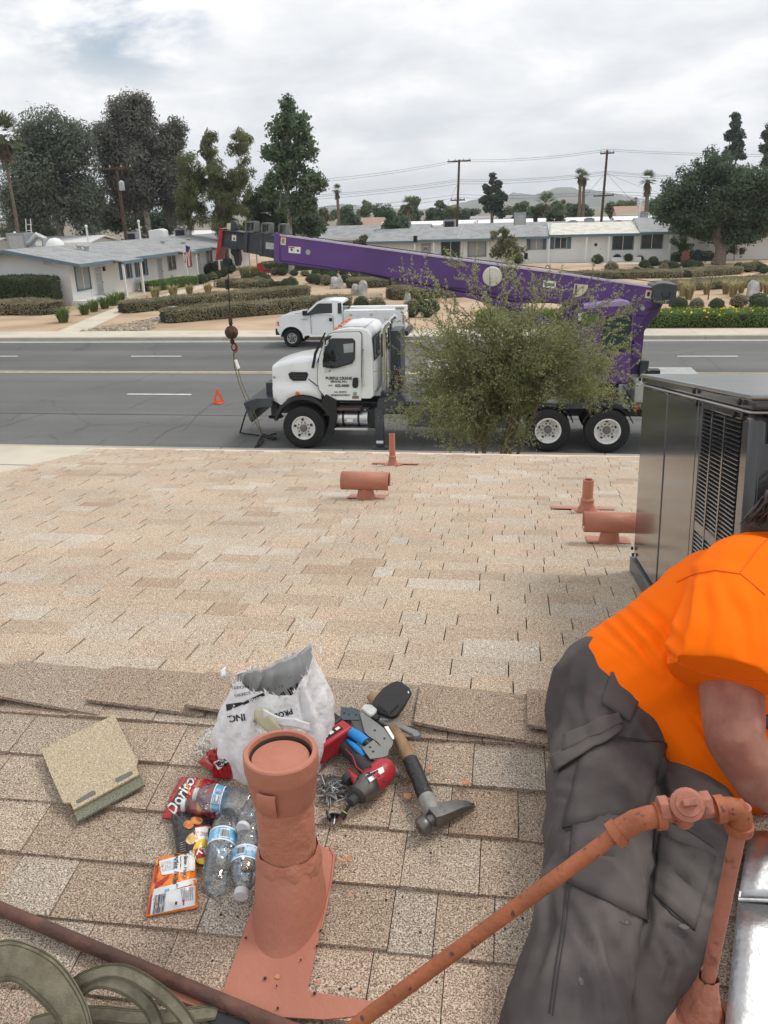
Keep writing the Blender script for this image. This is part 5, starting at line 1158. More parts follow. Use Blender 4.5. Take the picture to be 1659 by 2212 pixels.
# ---- clipped round bushes: four forms, copied
def bush_proto(k, lm, r=.45, leaf=.085):
    t = thing('round_bush', 'x', 'bush', (0,0,0)); rr = np.random.default_rng(90+k)
    MB().lathe([(.05,0),(r*.8,.1),(r*.92,r*.7),(r*.6,r*1.25),(.01,r*1.4)], 12).build('stems', M_core, t, smooth=60)
    d = rr.normal(size=(900,3)); d[:,2] = np.abs(d[:,2])*1.1-.1; d /= np.linalg.norm(d, axis=1, keepdims=True); P = d*np.array([r,r,r*1.05])*(1+.09*vnoise(d,2.2,k*3.)[:,None]+.04*rr.normal(size=(900,1)))+np.array([0,0,r*.5]); P[:,2] = np.maximum(P[:,2], .03)
    v, f, ti = leaf_quads(P, leaf, .5, nrm=d, nj=.5, seed=k); npmesh('foliage', v, f, lm, t, tint=ti)
    return t
protos = [bush_proto(0, M_dkg), bush_proto(1, M_dkg), bush_proto(2, M_hedg), bush_proto(3, M_dkg, .42)]
used = [False]*4
ORD = ['first','second','third','fourth','fifth','sixth','seventh','eighth','ninth','tenth','eleventh','twelfth','thirteenth']
def bushes(pts, zf, label0, group, sc=(.75, 1.15)):
    for i_, (x, y) in enumerate(sorted(pts)):
        label = label0+', %s from the left' % ORD[i_]
        k = int(rng.integers(4)); p = ground(*(zf(x, y) if zf else (x, y))); s = float(rng.uniform(*sc)); s3 = (s*rng.uniform(.9,1.2), s*rng.uniform(.9,1.1), s*rng.uniform(.85,1.05))
        if not used[k]: o = protos[k]; used[k] = True; o.location = p; o.rotation_euler.z = rng.uniform(0,6); o.scale = s3; o['label'] = label; o['group'] = group
        else:
            o = dup(protos[k], p, rng.uniform(0,6), s3, label); o['group'] = group
ZA = zr(600, 600, 500); ZB = zr(1540, 560, 380); ZL = zr(0, 540, 640)
bushes([(290,290),(350,295),(450,297),(540,300),(630,302),(680,290),(745,305),(860,300),(955,298),(780,290)], ZA, 'small clipped bush in the row just under the purple boom', 'bushes in the row under the boom')
bushes([(600,360),(640,370),(700,345),(760,340),(720,375),(690,365),(650,345),(880,355),(960,350),(1020,345),(1085,350),(1160,350)], ZA, 'small clipped bush in the cluster behind the boulders under the boom', 'bushes clustered behind the boulders')
bushes([(60,335),(100,330),(170,330),(130,360),(215,345),(240,370),(190,400),(325,395),(390,400),(430,395),(150,385),(265,395)], ZA, 'small clipped bush in the rows in front of the red chair', 'bushes in front of the red chair', (.8,1.1))
bushes([(1010,578),(1140,580),(1420,640),(1430,600),(1550,640),(1590,610),(1500,590)], ZA, 'dark bush between the pickup bed and the foreground shrub', 'bushes right of the pickup')
bushes([(45,565),(215,560),(370,545),(515,530)], ZB, 'bush along the dark edging left of the metal basin', 'bushes along the dark edging')
bushes([(340,490),(400,470),(500,470),(540,480),(310,480),(610,495),(650,505),(780,490),(830,500),(900,490)], ZB, 'clipped bush around the metal basin and the chairs', 'bushes around the basin and chairs', (.8,1.25))
bushes([(680,940),(875,940),(1095,935),(1335,915),(1560,935),(1550,900)], ZB, 'round bush in the bare gravel behind the flowering green hedge', 'bushes in the gravel behind the flowering hedge', (.8,1.1))
bushes([(1340,500),(1435,525),(1520,510),(1610,540),(1590,520)], ZB, 'round bush right of the shade tree in the gravel', 'bushes right of the shade tree', (.9,1.3))
bushes([(10,410),(130,410),(260,405),(390,395),(520,385)], ZB, 'bush against the planter below the bungalow windows', 'bushes below the bungalow windows', (.9,1.2))
bushes([(1310,440),(1340,425),(1380,415),(1410,408),(1445,395),(1250,440)], ZL, 'small bush along the path edge by the left bungalow', 'bushes along the left path', (.8,1.1))
bushes([(1000,440),(1065,435),(1040,425)], ZL, 'big rounded bush by the porch of the left bungalow', 'rounded porch bushes', (1.5,1.9))
bushes([(1300,385),(1340,380),(1480,375),(1420,385)], ZL, 'dense bush by the second porch of the left bungalow', 'bushes by the second porch', (1.6,2.0))
bushes([(1075,555),(1120,570),(1180,560),(1230,565),(1290,570),(1320,590)], lambda x, y: (x, y), 'shrub behind the middle of the boom', 'shrubs behind the boom', (1.0,1.5))
# ---- grass clumps and strappy plants
def clump_proto(k, lm, r, h, n=160):
    t = thing('grass_clump', 'x', 'grass clump', (0,0,0)); rr = np.random.default_rng(k); V = []; T_ = []
    for i in range(n):
        az = rr.uniform(0,6.28); o = Vector((math.cos(az), math.sin(az), 0)); b = o*r*.5*rr.random(); hh = h*rr.uniform(.6,1.1); m = b+o*r*.35+Vector((0,0,hh*.7)); e = b+o*r*rr.uniform(.6,1.1)+Vector((0,0,hh*rr.uniform(.75,1))); w = Vector((-o.y,o.x,0))*.022
        V += [b-w, b+w, m+w, m-w, m-w, m+w, e+w*.3, e-w*.3]; q = rr.uniform(.7,1.3); T_ += [q,q]
    npmesh('blades', [tuple(p) for p in V], np.arange(len(V)).reshape(-1,4), lm, t, tint=np.repeat(np.array(T_)[:,None],3,1)); return t
def clumps(pts, zf, lm, r, h, label, group, k):
    pr = clump_proto(k, lm, r, h); first = True; label0 = label
    for i_, (x, y) in enumerate(sorted(pts)):
        label = label0+', %s from the left' % ORD[i_]
        p = ground(*zf(x, y)); s = float(rng.uniform(.85,1.2))
        if first: pr.location = p; pr.scale = (s,s,s); pr['label'] = label; pr['group'] = group; first = False
        else: o = dup(pr, p, rng.uniform(0,6), s, label); o['group'] = group
clumps([(790,825),(720,790),(985,770),(1190,765),(1270,795),(1365,755),(1570,740),(1640,770),(1290,770)], ZB, M_straw, .34, .95, 'straw coloured upright grass clump in front of the second right hedge', 'straw grass clumps', 501)
clumps([(410,690),(550,640),(610,620),(680,600),(735,580),(785,560)], ZL, M_blade, .42, .75, 'strappy green plant beside the concrete path', 'strappy plants beside the path', 502)
clumps([(1350,508),(1230,512),(1125,530),(1010,540)], ZL, M_straw, .35, .8, 'spiky pale plant behind the long garden hedge', 'spiky plants behind the hedge', 503)
clumps([(20,400),(60,390),(110,400),(440,960),(500,955),(560,950),(620,930)], lambda x, y: ZA(x*.28, 200+y*.1) if y > 500 else ZA(x, y-110), M_straw, .4, .8, 'pale tall grass by the far porch of the left bungalow', 'pale grass by the far porch', 504)
# ================================================================== GARDEN THINGS, POLES, WIRES
M_rock = mat('grey_boulder', (.33,.335,.33), .9, var=.3, vs=3, c2=(.50,.49,.46), c2s=2.2, bump=.8, bs=6)
def rock(label, p, w, h, seed, grp=None):
    p = Vector(p); mb = MB(); rings = []
    for i in range(7):
        u = i/6; R_ = []
        for k in range(12):
            a = k*math.pi/6; rr_ = (w/2)*math.cos(u*1.45)**.7*(1+.3*noise3((math.cos(a)*1.3, math.sin(a)*1.3, u*2+seed), 1)); R_.append((p.x+rr_*math.cos(a), p.y+rr_*.8*math.sin(a), p.z-.05+h*math.sin(u*1.57)*(1+.1*noise3((a, u, seed), 2))))
        rings.append(R_)
    mb.loft(rings); o = mb.build('boulder', M_rock, None, smooth=25); tag(o, label, 'boulder', grp); return o
rock('pale pointed boulder between the two long left hedges', ground(376,684), 1.0, .62, 1)
rock('left one of the two upright boulders by the gravel patch', ground(*ZA(960,457)), .65, .78, 2); rock('right, taller one of the two upright boulders by the gravel patch', ground(*ZA(1020,457)), .7, 1.0, 3)
rock('left grey boulder half hidden by bushes under the boom', ground(*ZA(790,404)), .8, .9, 4); rock('right grey boulder half hidden by bushes under the boom', ground(*ZA(832,404)), .6, .8, 5)
rock('grey speckled boulder beyond the gravel on the right', ground(*ZB(1487,798)), .8, 1.0, 6)
rock('small whitish boulder seen through the foreground shrub', ground(*ZA(1390,540)), .5, .75, 7)
# river-stone patches
def pebbles(pts, n, seed):
    P = [ground(*p) for p in pts]; xs = [p.x for p in P]; ys = [p.y for p in P]; r = np.random.default_rng(seed); mb = MB(); k = 0
    def inside(x, y):
        c = False
        for i in range(len(P)):
            a, b = P[i], P[i-1]
            if (a.y > y) != (b.y > y) and x < (b.x-a.x)*(y-a.y)/(b.y-a.y)+a.x: c = not c
        return c
    while k < n:
        x, y = r.uniform(min(xs), max(xs)), r.uniform(min(ys), max(ys))
        if not inside(x, y): continue
        s = r.uniform(.07,.16); a = r.uniform(0,3.1); c_, s_ = math.cos(a), math.sin(a); t = r.uniform(.6,1.5); tt = (t, t*r.uniform(.9,1), t*r.uniform(.78,.98))
        ring0 = [(x+s*(c_*math.cos(q)-.7*s_*math.sin(q)), y+s*(s_*math.cos(q)+.7*c_*math.sin(q))) for q in np.linspace(0,6.283,7)[:-1]]
        mb.loft([[(u, v, .12) for u, v in ring0], [(x+(u-x)*.6, y+(v-y)*.6, .12+s*.75) for u, v in ring0]], tint=tt); k += 1
    o = mb.build('river_stones', mat('river_stone', (.34,.29,.235), .85, var=.2, tint=True), None, smooth=60); o['kind'] = 'stuff'
pebbles([ZL(520,755),(255,703),(330,690),(385,680),(340,700),(330,712),(300,716),(ZL(520,755)[0],716)], 900, 5); pebbles([ZA(1000,470),ZA(1180,455),ZA(1180,490),ZA(1060,492)], 160, 6)
# garden paths
def path(pts_l, pts_r, nm='path'):
    A = [ground(*p) for p in pts_l]; B_ = [ground(*p) for p in pts_r]; mb = MB()
    mb.loft([[(a.x, a.y, .135) for a in A], [(b.x, b.y, .135) for b in B_]], closed=False, caps=False); o = structure(mb.build(nm, M_walk))
path([(118,719),(200,684),(262,660),(350,637),(440,615),(520,596),(600,583),(690,572)], [(178,719),(238,690),(300,660),(390,635),(465,617),(545,600),(612,589),(700,577)])
path([ZA(540,222),ZA(700,218),ZA(900,222)], [ZA(540,212),ZA(700,208),ZA(900,212)]); path([ZA(800,335),ZA(960,322),ZA(1120,330)], [ZA(850,312),ZA(960,305),ZA(1100,315)])
path([Z2(60,418),Z2(560,420),Z2(1030,412),Z2(1659,420)], [Z2(60,405),Z2(560,408),Z2(1030,400),Z2(1659,408)])
# dark edging by the bush row
p0, p1 = ground(*ZB(-60,552)), ground(*ZB(330,548)); MB().box(p0.x, p1.x, p0.y-.05, p0.y+.05, .1, .26).build('garden_edging', M_core); bpy.data.objects['garden_edging']['kind'] = 'structure'
b = ground(*ZB(450,505)); o = tag(MB().lathe([(.62,0),(.64,.3),(.60,.3),(.58,.05),(.001,.05)], 24, b).build('metal_basin', M_galv, None, smooth=35), 'round galvanised basin among clipped bushes', 'basin')
# ---- garden chairs (slatted, fan-backed)
def adirondack(label, p, rz, m, sc=1.0):
    t = thing('garden_chair', label, 'chair', p, 'slatted garden chairs', rz); t.scale = (sc,)*3
    for i in range(6):
        x = -.24+i*.096; h = .98-abs(i-2.5)*.05; MB().obox((x, .32+.14, .30+h*.36), (Vector((1,0,0)), Vector((0,.28,.96)), Vector((0,-.96,.28))), (.043, h*.42, .012)).build('back_slat', m, t, world=False)
    for i in range(5): MB().box(-.27, .27, -.25+i*.11, -.15+i*.11, .30-.02*i, .325-.02*i).build('seat_slat', m, t, world=False)
    for s in (-1, 1):
        MB().box(s*.32-.06, s*.32+.06, -.35, .42, .55, .575).build('arm', m, t, world=False); MB().box(s*.31-.02, s*.31+.02, -.32, -.22, 0, .55).build('leg', m, t, world=False); MB().obox((s*.27, .15, .2), (Vector((1,0,0)), Vector((0,.95,-.3)), Vector((0,.3,.95))), (.02, .5, .06)).build('leg', m, t, world=False)
        MB().box(s*.31-.02, s*.31+.02, .30, .37, 0, .55).build('leg', m, t, world=False)
adirondack('bright red slatted garden chair on the left garden path', ground(*ZA(197,300)), math.radians(170), M_redd, 1.1)
adirondack('faded red slatted garden chair beside the blue one', ground(*ZB(750,440)), math.radians(-10), mat('faded_red', (.26,.085,.085), .6), 1.15)
adirondack('dark blue slatted garden chair beside the faded red one', ground(*ZB(915,425)), math.radians(15), mat('dark_blue_paint', (.03,.05,.085), .6), 1.15)
adirondack('dark blue slatted garden chair beside the bungalow front door post', ground(*Z2(455,395)), math.radians(15), mat('teal_blue_paint', (.03,.07,.11), .6), 1.0)
bp_ = ground(1636,545); t = thing('garden_bench', 'white slatted bench against the bungalow wall at the right edge', 'bench', bp_)
for i in range(6): MB().box(bp_.x-.85, bp_.x+.85, bp_.y+.25, bp_.y+.29, bp_.z+.5+i*.09, bp_.z+.55+i*.09).build('back_slat', M_post, t)
for i in range(4): MB().box(bp_.x-.85, bp_.x+.85, bp_.y-.2+i*.12, bp_.y-.1+i*.12, bp_.z+.42, bp_.z+.45).build('seat_slat', M_post, t)
for sx in (-.82, .82):
    for sy in (-.18, .26): MB().box(bp_.x+sx-.03, bp_.x+sx+.03, bp_.y+sy-.03, bp_.y+sy+.03, bp_.z, bp_.z+(.95 if sy > 0 else .65)).build('leg', M_post, t)
# red round sign and notice by the path, tree stake
q = ground(1137,564); o = tag(MB().lathe([(.28,0),(.28,.04),(.001,.05)], 20, q+Vector((0,0,.3)), (0,-1,0)).build('red_disc', M_redd, None, smooth=30), 'round red disc standing by the bungalow path above the boom', 'disc')
q = ground(*ZB(1003,826)); t = thing('sapling', 'thin bare young sapling alone in the gravel bed', 'sapling', q); MB().tube([q, q+Vector((.05,0,.9)), q+Vector((.25,0,1.9))], [.045,.03,.012], 6).build('trunk', M_bark, t)
v, f, ti = leaf_quads(np.array([tuple(q+Vector((.15+rng.normal(0,.2), rng.normal(0,.2), rng.uniform(.9,2.1)))) for _ in range(90)]), .12, .5, seed=3); npmesh('crown', v, f, M_dry, t, tint=ti)
# ---- flag on a porch post
fp = yp(*ZL(1215,330), 67.0); t = thing('flag', 'striped flag on a slanting pole at the left bungalow porch', 'flag', fp)
top = yp(*ZL(1193,185), 67); MB().tube([yp(*ZL(1207,415), 67), yp(*ZL(1190,250), 67), top], .035, 8).build('pole', M_post, t)
cols = [mat('flag_red', (.42,.05,.06), .8), mat('flag_white', (.70,.69,.67), .8)]; M_fb = mat('flag_blue', (.04,.05,.15), .8)
fl0 = yp(*ZL(1190,190), 66.9)
def fpos(u, v): return fl0+Vector((.15-.95*v*.35+u*.55+.1*math.sin(4*u+3*v), .1*math.sin(6*u+2*v), -1.25*v*(.8+.3*u)-.35*u))
for i in range(9): MB().sheet(lambda u, v: fpos((i+u)/9, v), 1, 12).build('stripe', cols[i % 2], t)
MB().sheet(lambda u, v: fpos(u*.5, v*.42)+Vector((0,-.015,0)), 4, 5).build('canton', M_fb, t)
# ---- utility poles
M_pole = mat('creosoted_wood', (.085,.052,.038), .9, var=.3, vs=3)
def utility_pole(label, base, top, arms, extra=None):
    t = thing('utility_pole', label, 'utility pole', base); MB().tube([base, top], [.17,.12], 10).build('mast', M_pole, t, smooth=60); d = Vector(top)-Vector(base)
    for f_, w in arms:
        c = Vector(base)+d*f_; MB().obox(c+Vector((0,-.15,0)), (Vector((1,0,.02)).normalized(), Vector((0,1,0)), Vector((0,0,1))), (w/2, .06, .07)).build('cross_arm', M_pole, t)
        mb = MB()
        for s in (-.9, -.35, .35, .9): mb.lathe([(.05,0),(.07,.06),(.04,.14),(.06,.2)], 8, c+Vector((s*w/2, -.15, .07)))
        mb.build('insulators', M_galv, t)
    return t
Yp1, Yp2, Yp0 = 101, 101, 72
b1 = Vector((yp(986,490,Yp1).x-.05, Yp1, 0)); t1 = yp(992,345,Yp1); b2 = Vector((yp(1301,479,Yp2).x-.2, Yp2, 0)); t2 = yp(1312,324,Yp2); b0 = Vector((yp(267,520,Yp0).x+.35, Yp0, 0)); t0 = yp(251,360,Yp0)
utility_pole('brown utility pole left of the pine, with two crossarms', b1, t1, ((.985, 2.6), (.70-.1, 1.6))); utility_pole('brown utility pole right of the twin palms, carrying guy wires', b2, t2, ((.97, 1.5), (.58, 2.2)))
P0 = utility_pole('leaning brown utility pole with a grey transformer among the eucalyptus', b0, t0, ((.985, 2.9),))
c = yp(264,402,Yp0); MB().lathe([(.2,-.35),(.23,-.3),(.23,.3),(.1,.4),(.05,.45)], 16, c+Vector((.05,-.2,0))).build('transformer', mat('transformer_grey', (.42,.46,.47), .5), P0, smooth=40)
M_wire = mat('wire', (.05,.05,.055), .6, var=0)
def wire(label, pts, sag=.0, r=.014):
    Q = []
    for a, b in zip(pts[:-1], pts[1:]):
        for i in range(13):
            u = i/12; Q.append(Vector(a).lerp(Vector(b), u)+Vector((0,0,-sag*4*u*(1-u))))
    o = tag(MB().tube(Q, r, 5).build('power_line', M_wire), label, 'power line', 'overhead wires'); return o
def W(*p): return [yp(x, y, Y) for x, y, Y in p]
for k, (dl, dm, dr) in enumerate(((402,345,322),(408,349,326))): wire('%s of the two topmost overhead wires across the sky' % ['upper','lower'][k], W((600,dl-8,104),(992,dm,Yp1),(1312,dr,Yp2),(1900,dr+8,108)), .35)
for k, d in enumerate((0, 3.5, 9)): wire('%s of the three middle overhead wires strung between the two right poles' % ['upper','centre','lower'][k], W((560,428+d,104),(990,388+d,Yp1),(1309,370+d*.8,Yp2),(1900,392+d,108)), .3)
for k, d in enumerate((0, 11)): wire('%s of the two overhead wires just above the far roofs' % ['upper','lower'][k], W((700,446+d,104),(988,420+d*.6,Yp1),(1305,413+d*.5,Yp2),(1900,424+d,108)), .25)
wire('guy wire slanting left from the second pole', W((1309,372,Yp2),(1238,455,Yp2)), 0); wire('guy wire slanting right from the second pole', W((1311,376,Yp2),(1380,450,Yp2)), 0); wire('short guy wire from the first pole', W((989,396,Yp1),(962,455,Yp1)), 0); wire('service wire running right from the second pole to the far palm', W((1311,374,Yp2),(1440,420,140)), .2)
for k, (a, b_) in enumerate(((468,485),(474,483))): wire('%s service wire from the leaning pole to the left edge' % ['upper','lower'][k], W((256,a,Yp0),(-40,b_,64)), .35)
for k, (a, b_) in enumerate(((382,400),(470,496))): wire('%s service wire running right from the leaning pole' % ['upper','lower'][k], W((254,a,Yp0),(470,b_,90)), .4)
# ================================================================== ON THE ROOF
from mathutils.bvhtree import BVHTree
def DP(x, y, d): return CAM+ray(x, y)*d                 # photo pixel at a measured distance
M_terra = mat('terracotta_paint', (.44, .172, .112), .55, var=.07, vs=6, c2=(.33,.12,.08), c2s=3, c2lo=.5, c2hi=.75, bump=.25, bs=60)
M_terrab = mat('terracotta_roof_cement', (.45, .178, .115), .6, var=.10, vs=25, bump=.55, bs=45)
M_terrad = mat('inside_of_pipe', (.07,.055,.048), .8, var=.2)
FR = Vector((0, math.cos(RA), -math.sin(RA)))           # down the front slope
def flash(name, pts, par, m=None, h=.006, t=.003):
    P = [RP(x, y, h) for x, y in pts]; n = N_F if P[0].y > YR else N_B
    return MB().prism(P, n*t).build(name, m or M_terra, par)
# ---- T-topped vents
def tvent(label, bx, by, x0, x1, yt, yb):
    b = RP(bx, by); t = thing('t_vent', label, 'roof vent', b, 't-topped roof vents')
    k = (b-CAM).dot(CW)/F; L_ = (x1-x0)*k; r = (yb-yt)*k*.5*1.02
    c = CAM+ray((x0+x1)/2, (yt+yb)/2)*((b-CAM).dot(CW)*1.0); c = Vector((c.x, b.y, yp((x0+x1)/2, (yt+yb)/2, b.y).z))
    rings = []
    for s in (-1, 1):
        rings.append([(c.x+s*L_/2, c.y+r*math.cos(a), c.z+r*math.sin(a)) for a in np.linspace(-.75, math.pi+.75, 22)])
    MB().loft(rings, closed=False, caps=False).build('hood', M_terra, t, smooth=50, solid=.003)
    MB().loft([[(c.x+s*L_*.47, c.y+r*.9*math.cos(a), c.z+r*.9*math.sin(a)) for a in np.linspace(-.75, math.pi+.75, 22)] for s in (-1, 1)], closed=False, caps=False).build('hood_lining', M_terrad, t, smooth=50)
    z0 = b.z-.03; MB().lathe([(r*1.15, 0), (r*.95, .045), (r*.80, .09), (r*.78, c.z-z0)], 24, (c.x, b.y, z0)).build('neck', M_terra, t, smooth=45)
    w = L_*.40
    MB().prism([Vector((c.x-w, b.y-.02, roofz(b.y-.02)))+N_F*.013, Vector((c.x+w, b.y-.02, roofz(b.y-.02)))+N_F*.013, Vector((c.x+w, b.y+.13, roofz(b.y+.13)))+N_F*.013, Vector((c.x-w, b.y+.13, roofz(b.y+.13)))+N_F*.013], N_F*.002).build('flashing', M_terra, t)
tvent('terracotta painted T-shaped roof vent left of the thin vent pipes, nearer the middle', 790, 1076, 740, 843, 1020, 1060)
tvent('terracotta painted T-shaped roof vent right beside the air conditioner', 1314, 1172, 1260, 1373, 1107, 1152)
def pvent(label, bx, by, top, rp, fx0, fx1):
    b = RP(bx, by); t = thing('vent_pipe', label, 'vent pipe', b, 'thin roof vent pipes'); z1 = yp(bx, top, b.y).z; k = (b-CAM).dot(CW)/F; r = rp*k/2
    MB().lathe([(r*.99, -.03), (r, .02), (r, z1-b.z-.006), (r*.96, z1-b.z), (r*.75, z1-b.z), (r*.72, z1-b.z-.05), (.001, z1-b.z-.05)], 18, b).build('pipe', M_terra, t, smooth=40)
    MB().lathe([(r*2.0, -.03), (r*1.75, .01), (r*1.25, .045), (r*1.22, .07), (r*1.3, .075), (r*1.05, .085)], 18, b).build('boot', M_terrab, t, smooth=50)
    P = [(b.x-(bx-fx0)*k, b.y+.05), (b.x+(fx1-bx)*k, b.y+.05), (b.x+(fx1-bx)*k, b.y+.12), (b.x-(bx-fx0)*k, b.y+.12)]
    MB().prism([Vector((x, y, roofz(y)))+N_F*.015 for x, y in P], N_F*.002).build('flashing', M_terra, t)
    MB().prism([Vector((x, y, roofz(y)))+N_F*.013 for x, y in ((b.x-.05,b.y-.04),(b.x+.05,b.y-.04),(b.x+.09,b.y+.1),(b.x-.09,b.y+.1))], N_F*.002).build('flashing', M_terra, t)
pvent('thin terracotta vent pipe close to the roof edge in front of the truck', 848, 1005, 937, 13, 800, 902)
pvent('thin terracotta vent pipe behind the right T-shaped vent', 1267, 1105, 1036, 23, 1196, 1330)
# ---- big capped vent stack in the foreground
B0 = RP(631, 1945); vs_ = thing('vent_stack', 'thick terracotta painted vent stack with an open cap ring in the foreground', 'vent stack', B0)
zb, zt = B0.z, 4.535
def rough_ring(prof, n=48, amp=.0, o=B0, sd=1):
    return [[Vector((o.x+(r+amp*noise3((math.cos(a)*4, math.sin(a)*4, z*40+sd), 1)*(1 if amp else 0))*math.cos(a), o.y+(r+amp*noise3((math.cos(a)*4, math.sin(a)*4, z*40+sd), 1))*math.sin(a), z)) for a in [k*2*math.pi/n for k in range(n)]] for r, z in prof]
MB().loft(rough_ring([(.057, zb-.05), (.057, zb+.1), (.0565, zb+.18), (.0568, zb+.26), (.057, zt-.09)], amp=.0008), True, False).build('pipe', M_terrab, vs_, smooth=50)
# slanted cone of the flashing, oval at its foot
rings = []
for u in np.linspace(0, 1, 10):
    a_ = .0735-.0095*u; z = zb+.005+.11*u; e = (1-u)*.052
    rings.append([Vector((B0.x+a_*math.cos(q), B0.y-e*.35+(a_+e)*math.sin(q), 0)) for q in np.linspace(0, 2*math.pi, 49)[:-1]])
    for p in rings[-1]: p.z = (roofz(p.y)+.012)*(1-u)**1.5+z*(1-(1-u)**1.5)
MB().loft(rings, True, False).build('flashing_cone', M_terra, vs_, smooth=50)
MB().loft(rough_ring([(.064, zb+.085), (.0675, zb+.095), (.0655, zb+.11), (.0645, zb+.125), (.059, zb+.14)], amp=.005, sd=4), True, False).build('roof_cement', M_terrab, vs_, smooth=60)
MB().loft(rough_ring([(.0585, zt-.105), (.062, zt-.10), (.0635, zt-.075), (.0662, zt-.07), (.0662, zt-.045), (.0695, zt-.04), (.0715, zt-.03), (.0715, zt), (.069, zt+.003), (.0615, zt+.003), (.060, zt-.002), (.060, zt-.012)]), True, False).build('cap_ring', M_terra, vs_, smooth=35)
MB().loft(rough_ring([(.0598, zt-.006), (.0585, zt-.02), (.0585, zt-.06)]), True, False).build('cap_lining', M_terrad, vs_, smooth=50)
cpd = MB().lathe([(.0565, zt-.034), (.0565, zt-.012), (.054, zt-.0095), (.018, zt-.0095), (.016, zt-.0085), (.001, zt-.0085)], 40, (B0.x, B0.y-.0035, 0)).build('cap_disc', M_terra, vs_, smooth=30)
mb = MB(); lettering(mb, 'TEST CAP', lambda a, b: Vector((B0.x+math.sin(a/.04)*(.040+b), B0.y-.003-math.cos(a/.04)*(.040+b)*1.0, zt-.0098)), .009); mb.build('raised_lettering', M_terra, cpd)
mb = MB()
for a0 in (-1.75,): mb.loft([[(B0.x+r_*math.cos(a0+da), B0.y+r_*math.sin(a0+da), z) for da in (-.26, -.13, 0, .13, .26)] for r_, z in ((.0725, zt-.045), (.076, zt-.05), (.074, zt-.075), (.066, zt-.10), (.060, zt-.105))], closed=False, caps=False)
mb.build('cap_lug', M_terra, vs_, smooth=60)
fl = flash('flashing_sheet', [(548,1955),(585,1890),(690,1825),(716,1842),(722,1860),(704,1960),(664,2143),(812,2166),(800,2184),(760,2198),(700,2204),(560,2196),(440,2182),(385,2162),(352,2126),(420,2135),(482,2142)], vs_)
o = MB().tube([RP(x, y, .008) for x, y in ((712,1830),(722,1850),(716,1900),(704,1960),(690,2020))], [.003,.004,.003,.003,.002], 6).build('roof_cement', M_terrab, vs_, smooth=60)
# ---- condensing unit: tilted with the front slope
AX, AY1, AY0 = .545, 3.29, 1.78; AW, AHT = 1.05, .812
ac = thing('air_conditioner', 'large dark grey louvred air conditioner on the roof at the right', 'air conditioner', (AX, AY1, roofz(AY1)))
EF = Vector((0, -math.cos(RA), math.sin(RA))); XF = Vector((1,0,0)); O_ = Vector((AX, AY1, roofz(AY1)))+N_F*.012
def A(s, x, h): return O_+EF*s+XF*x+N_F*h           # s towards the ridge, x to the right, h off the roof
AL = (AY1-AY0)/math.cos(RA)
M_ac = mat('grey_gloss_enamel', (.045, .047, .049), .14, 0, var=.04, vs=3, coat=.35, spec=.5)
M_acd = mat('dark_inside', (.012,.012,.012), .9, var=0); M_acm = mat('edge_highlight_steel', (.30,.31,.31), .3, .6)
def abox(s0, s1, x0, x1, h0, h1, nm, m, par=ac, bevel=.004):
    mb = MB(); mb.obox((A(s0,x0,h0)+A(s1,x1,h1))/2, (EF, XF, N_F), (abs(s1-s0)/2, abs(x1-x0)/2, abs(h1-h0)/2)); return mb.build(nm, m, par, bevel=bevel)
abox(-.01, AL+.01, -.012, AW+.012, 0, .062, 'base_rail', mat('blue_grey_rail', (.11,.125,.135), .4, .4))
abox(.05, AL-.02, .03, AW-.03, .06, AHT-.03, 'cabinet', M_acd)
p1 = abox(0, .53, 0, .03, .066, AHT-.042, 'side_panel', M_ac, bevel=.012); p2 = abox(.537, 1.0, 0, .03, .066, AHT-.042, 'side_panel', M_ac, bevel=.012)
abox(.0, 1.0, .03, .05, .066, AHT-.04, 'panel_backing', M_ac)
abox(-.006, AL+.006, -.006, AW+.006, AHT-.038, AHT-.006, 'top_cover', M_ac, bevel=.01)
abox(-.012, AL+.012, -.012, AW+.012, AHT-.012, AHT, 'top_lip', M_acm); abox(-.009, AL+.009, -.009, AW+.009, AHT-.044, AHT-.038, 'drip_lip', M_acm)  # lips lighter than the enamel: an edge highlight put into their colour
abox(1.004, 1.048, -.002, .04, .066, AHT-.045, 'grille_frame', M_ac); abox(1.44, AL, -.002, .04, .066, AHT-.045, 'corner_post', M_ac, bevel=.02)
abox(1.048, 1.44, -.002, .04, .066, .10, 'grille_frame', M_ac); abox(1.048, 1.44, -.002, .04, AHT-.065, AHT-.045, 'grille_frame', M_ac); abox(1.048, 1.44, -.001, .04, .40, .435, 'grille_frame', M_ac)
for s in (1.160, 1.290): abox(s, s+.013, -.002, .03, .10, AHT-.065, 'grille_bar', M_ac, bevel=0)
for h0, h1, n in ((.10, .40, 26), (.435, AHT-.065, 28)):
    for k in range(n):
        h = h0+(k+.3)*(h1-h0)/n; mb = MB(); mb.prism([A(1.049,-.001,h), A(1.049,.010,h+.0075), A(1.049,.010,h+.0085), A(1.049,-.001,h+.0022)], EF*.390); mb.build('louvre', M_acm if False else M_ac, ac)
abox(AL-.005, AL, .02, AW, .066, AHT-.11, 'end_panel', M_ac, bevel=.003)
for s, x, h in ((.985,-.01,AHT-.02),(1.0,-.004,AHT-.055),(1.46,-.01,AHT-.022),(1.40,-.004,AHT-.055),(.01,-.012,AHT-.02),(.01,-.004,.10),(.04,-.004,.08)):
    MB().lathe([(.008,0),(.008,.006),(.004,.009)], 8, A(s,x,h), (-1,0,0)).build('screw', M_black, ac)
for h in (AHT-.35, AHT-.60): abox(AL, AL+.004, .12, .17, h, h+.014, 'slot', M_black, bevel=0)
